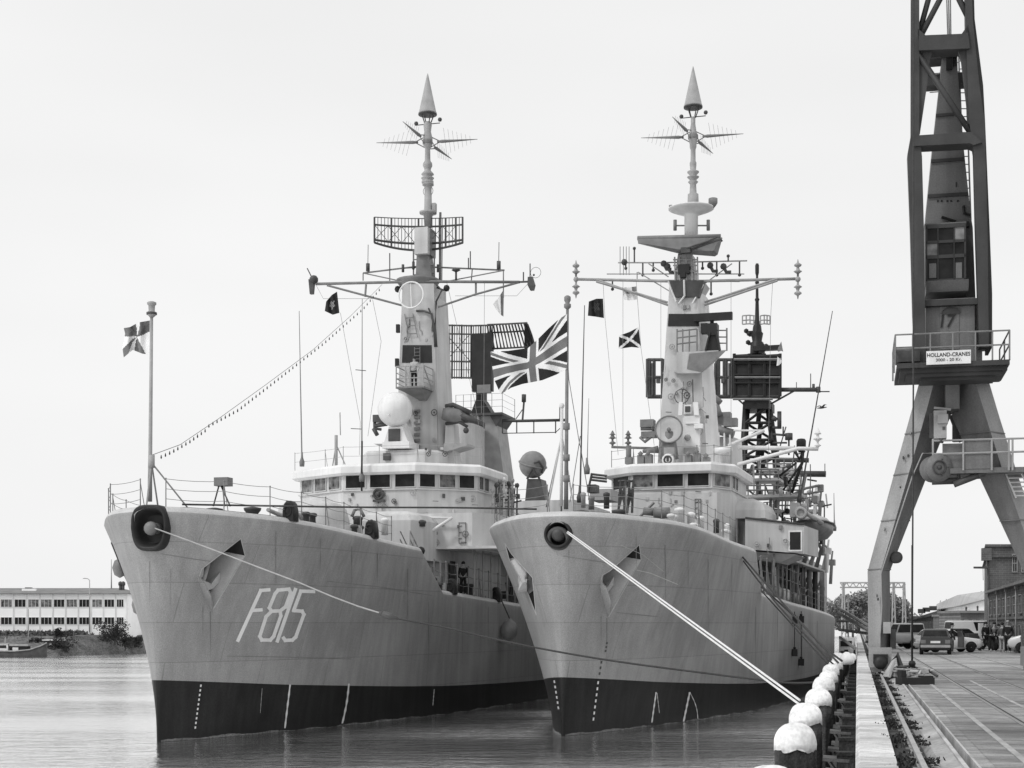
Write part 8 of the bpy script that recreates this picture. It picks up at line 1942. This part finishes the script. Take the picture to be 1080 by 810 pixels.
# barge moored at the far bank
e_ = empty('moored_barge', W(20, 692.5, 213.5), -.02, label='old barge with white wheelhouse moored at the far bank', cat='boat')
k = 213.5/F; e_.location.z = 0
mb = MB(); R_ = []
for x, z1_, hw in ((-5.5, 1.0, 1.6), (-3, .85, 1.8), (0, .8, 1.8), (2, 1.0, 1.5), (3.3, 1.5, .8), (3.95, 1.95, .1)): R_.append([(x, -hw, z1_), (x, -hw*.9, .0), (x, -hw*.5, -.5), (x, hw*.5, -.5), (x, hw*.9, 0), (x, hw, z1_)])
mb.smooth().loft(R_); mb.build('barge_hull', M_dark, e_)
mb = MB(); mb.tube([(x, -hw-.03, z1_) for x, z1_, hw in ((-5.5, 1.0, 1.6), (-3, .85, 1.8), (0, .8, 1.8), (2, 1.0, 1.5), (3.3, 1.5, .8), (3.95, 1.95, .1))], .09, 6); mb.build('rubbing_strake', M_steelL, e_)
mb = MB(); mb.mm((-2.6, -1.1, .7), (-1.2, 1.0, 1.75)); mb.mm((-.6, -.9, .7), (.2, .9, 1.3)); mb.build('wheelhouse', M_white, e_); mb = MB(); mb.mm((-2.7, -1.2, 1.75), (-1.1, 1.1, 1.9)); mb.mm((-1.1, -1, 1.5), (1.6, .9, 1.75)); mb.build('cabin_roof', M_steelL, e_); mb = MB(); mb.mm((-2.4, -1.13, 1.2), (-1.4, -1.09, 1.6)); mb.mm((-.9, -.8, .8), (1.4, .7, 1.45)); mb.build('wheelhouse_window', M_blk, e_)
e_ = empty('work_hut', W(56, 688, 219.5), -.15, label='dark hut with a pale flat roof between barge and bushes', cat='hut'); mb = MB(); mb.mm((-1.4, 0, 0), (1.4, 2, 1.7)); mb.build('wall', M_dark, e_); mb = MB(); mb.mm((-1.6, -.2, 1.7), (1.5, 2.2, 1.84)); mb.build('roof', M_white, e_); mb = MB(); mb.mm((-.6, -.02, .8), (-.2, 0, 1.3)); mb.build('window', M_white, e_)

# gull over the right ship
p = W(867, 430, 118); mb = MB(); mb.smooth().loft([[Vector((x, r*math.cos(t), r*.8*math.sin(t)+x*.15)) for t in [2*PI*i/8 for i in range(8)]] for x, r in ((-.5, .01), (-.35, .05), (-.1, .1), (.15, .09), (.25, .05), (.32, .06), (.38, .04), (.48, .008))])
for sg in (-1, 1): mb.loft([[(.1, sg*.05, .04), (-.12, sg*.05, .03), (-.12, sg*.05, .05)], [(.12, sg*.35, .22), (-.06, sg*.35, .2), (-.06, sg*.35, .22)], [(-.05, sg*.75, .1), (-.1, sg*.75, .1), (-.08, sg*.75, .11)]])
o = mb.build('gull', M_dark, None, label='dark gull flying right of the bedstead radar', cat='bird'); o.location = p; o.rotation_euler = (0, 0, .4)
# cap on the masthead posts etc. are on the ships; the water last
def water():
    m = bpy.data.materials.new('harbour_water'); m.use_nodes = True; nt = m.node_tree; N = nt.nodes; K = nt.links; b = N['Principled BSDF']
    b.inputs['Base Color'].default_value = (.07, .07, .07, 1); b.inputs['Metallic'].default_value = .93; b.inputs['Base Color'].default_value = (.93, .93, .93, 1); b.inputs['Roughness'].default_value = .06; b.inputs['IOR'].default_value = 2; b.inputs['Specular IOR Level'].default_value = .5
    tc = N.new('ShaderNodeTexCoord'); prev = None
    for sc, st, dist, mpv in ((.6, 1.0, .12, (.7, 2.0, 1)), (2.4, 1.0, .075, (.9, 2.2, 1)), (.16, .6, .12, (1, 1.2, 1))):
        mp = N.new('ShaderNodeMapping'); mp.inputs['Scale'].default_value = mpv; mp.inputs['Rotation'].default_value = (0, 0, .25); K.new(tc.outputs['Object'], mp.inputs[0])
        n = N.new('ShaderNodeTexNoise'); n.inputs['Scale'].default_value = sc; n.inputs['Detail'].default_value = 3; n.inputs['Distortion'].default_value = .6; K.new(mp.outputs[0], n.inputs['Vector'])
        bp = N.new('ShaderNodeBump'); bp.inputs['Strength'].default_value = st; bp.inputs['Distance'].default_value = dist; K.new(n.outputs['Fac'], bp.inputs['Height'])
        if sc > .5:
            g = N.new('ShaderNodeTexNoise'); g.inputs['Scale'].default_value = .045; g.inputs['Detail'].default_value = 3; gm = N.new('ShaderNodeMapping'); gm.inputs['Scale'].default_value = (.6, 2.2, 1); K.new(tc.outputs['Object'], gm.inputs[0]); K.new(gm.outputs[0], g.inputs['Vector'])
            gr = N.new('ShaderNodeMapRange'); gr.inputs[1].default_value = .4; gr.inputs[2].default_value = .6; gr.inputs[3].default_value = st*.35; gr.inputs[4].default_value = st; K.new(g.outputs['Fac'], gr.inputs[0]); K.new(gr.outputs[0], bp.inputs['Strength'])
            rr_ = N.new('ShaderNodeMapRange'); rr_.inputs[1].default_value = .38; rr_.inputs[2].default_value = .62; rr_.inputs[3].default_value = .07; rr_.inputs[4].default_value = .17; K.new(g.outputs['Fac'], rr_.inputs[0]); K.new(rr_.outputs[0], b.inputs['Roughness'])
        if prev: K.new(prev, bp.inputs['Normal'])
        prev = bp.outputs[0]
    K.new(prev, b.inputs['Normal']); return m
mb = MB(); mb.poly([(-3000, -200, 0), (3000, -200, 0), (3000, 6000, 0), (-3000, 6000, 0)]); mb.build('water', water(), kind='structure')
SC.render.engine = 'CYCLES'

# parts that came out of one loop become one object per separate piece
SPLIT = {'platform_rail', 'platform_leg', 'mast_aerial', 'draught_mark', 'roof_equipment', 'yardarm_aerial', 'signal_lamp_bracket', 'jib_crossbeam', 'yardarm_light', 'mast_lamp', 'aft_yard', 'anchor', 'jib_gusset', 'cabinet_fitting', 'leg_fitting', 'tower_bracket', 'cab_panel', 'junction_box', 'life_raft_canister', 'luffing_rope', 'signal_boom', 'tower_head', 'mast_cable', 'small_lattice_aerial', 'column_strut', 'drum_hub', 'mast_fitting', 'tracking_camera', 'optical_sight', 'slot_edging_x'}
for o in list(COL.objects):
    base = o.name.split('.')[0]
    if base not in SPLIT or o.type != 'MESH': continue
    bm = bmesh.new(); bm.from_mesh(o.data); bm.faces.ensure_lookup_table(); seen = {}; comps = []
    for f in bm.faces:
        if f.index in seen: continue
        st = [f]; seen[f.index] = len(comps); fs = []
        while st:
            g = st.pop(); fs.append(g.index)
            for v in g.verts:
                for h in v.link_faces:
                    if h.index not in seen: seen[h.index] = len(comps); st.append(h)
        comps.append(fs)
    BB = []
    for fs in comps:
        vs = [v.co for i in fs for v in bm.faces[i].verts]; BB.append(([min(v[k] for v in vs)-.03 for k in range(3)], [max(v[k] for v in vs)+.03 for k in range(3)]))
    par = list(range(len(comps)))
    def fd(i):
        while par[i] != i: i = par[i]
        return i
    for i in range(len(comps)):
        for j in range(i):
            if all(BB[i][0][k] <= BB[j][1][k] and BB[j][0][k] <= BB[i][1][k] for k in range(3)): par[fd(i)] = fd(j)
    gr = {}
    for i in range(len(comps)): gr.setdefault(fd(i), []).extend(comps[i])
    if len(gr) > 1:
        for n_, fs in enumerate(gr.values()):
            keep = set(fs); b2 = bmesh.new(); b2.from_mesh(o.data); b2.faces.ensure_lookup_table()
            bmesh.ops.delete(b2, geom=[f for f in b2.faces if f.index not in keep], context='FACES')
            me = bpy.data.meshes.new(base); b2.to_mesh(me); b2.free()
            for m in o.data.materials: me.materials.append(m)
            q = bpy.data.objects.new(base, me); COL.objects.link(q); q.parent = o.parent; q.location = o.location; q.rotation_euler = o.rotation_euler
            if n_ == 0:
                for c in list(o.children): c.parent = q
        bpy.data.objects.remove(o)
    bm.free()
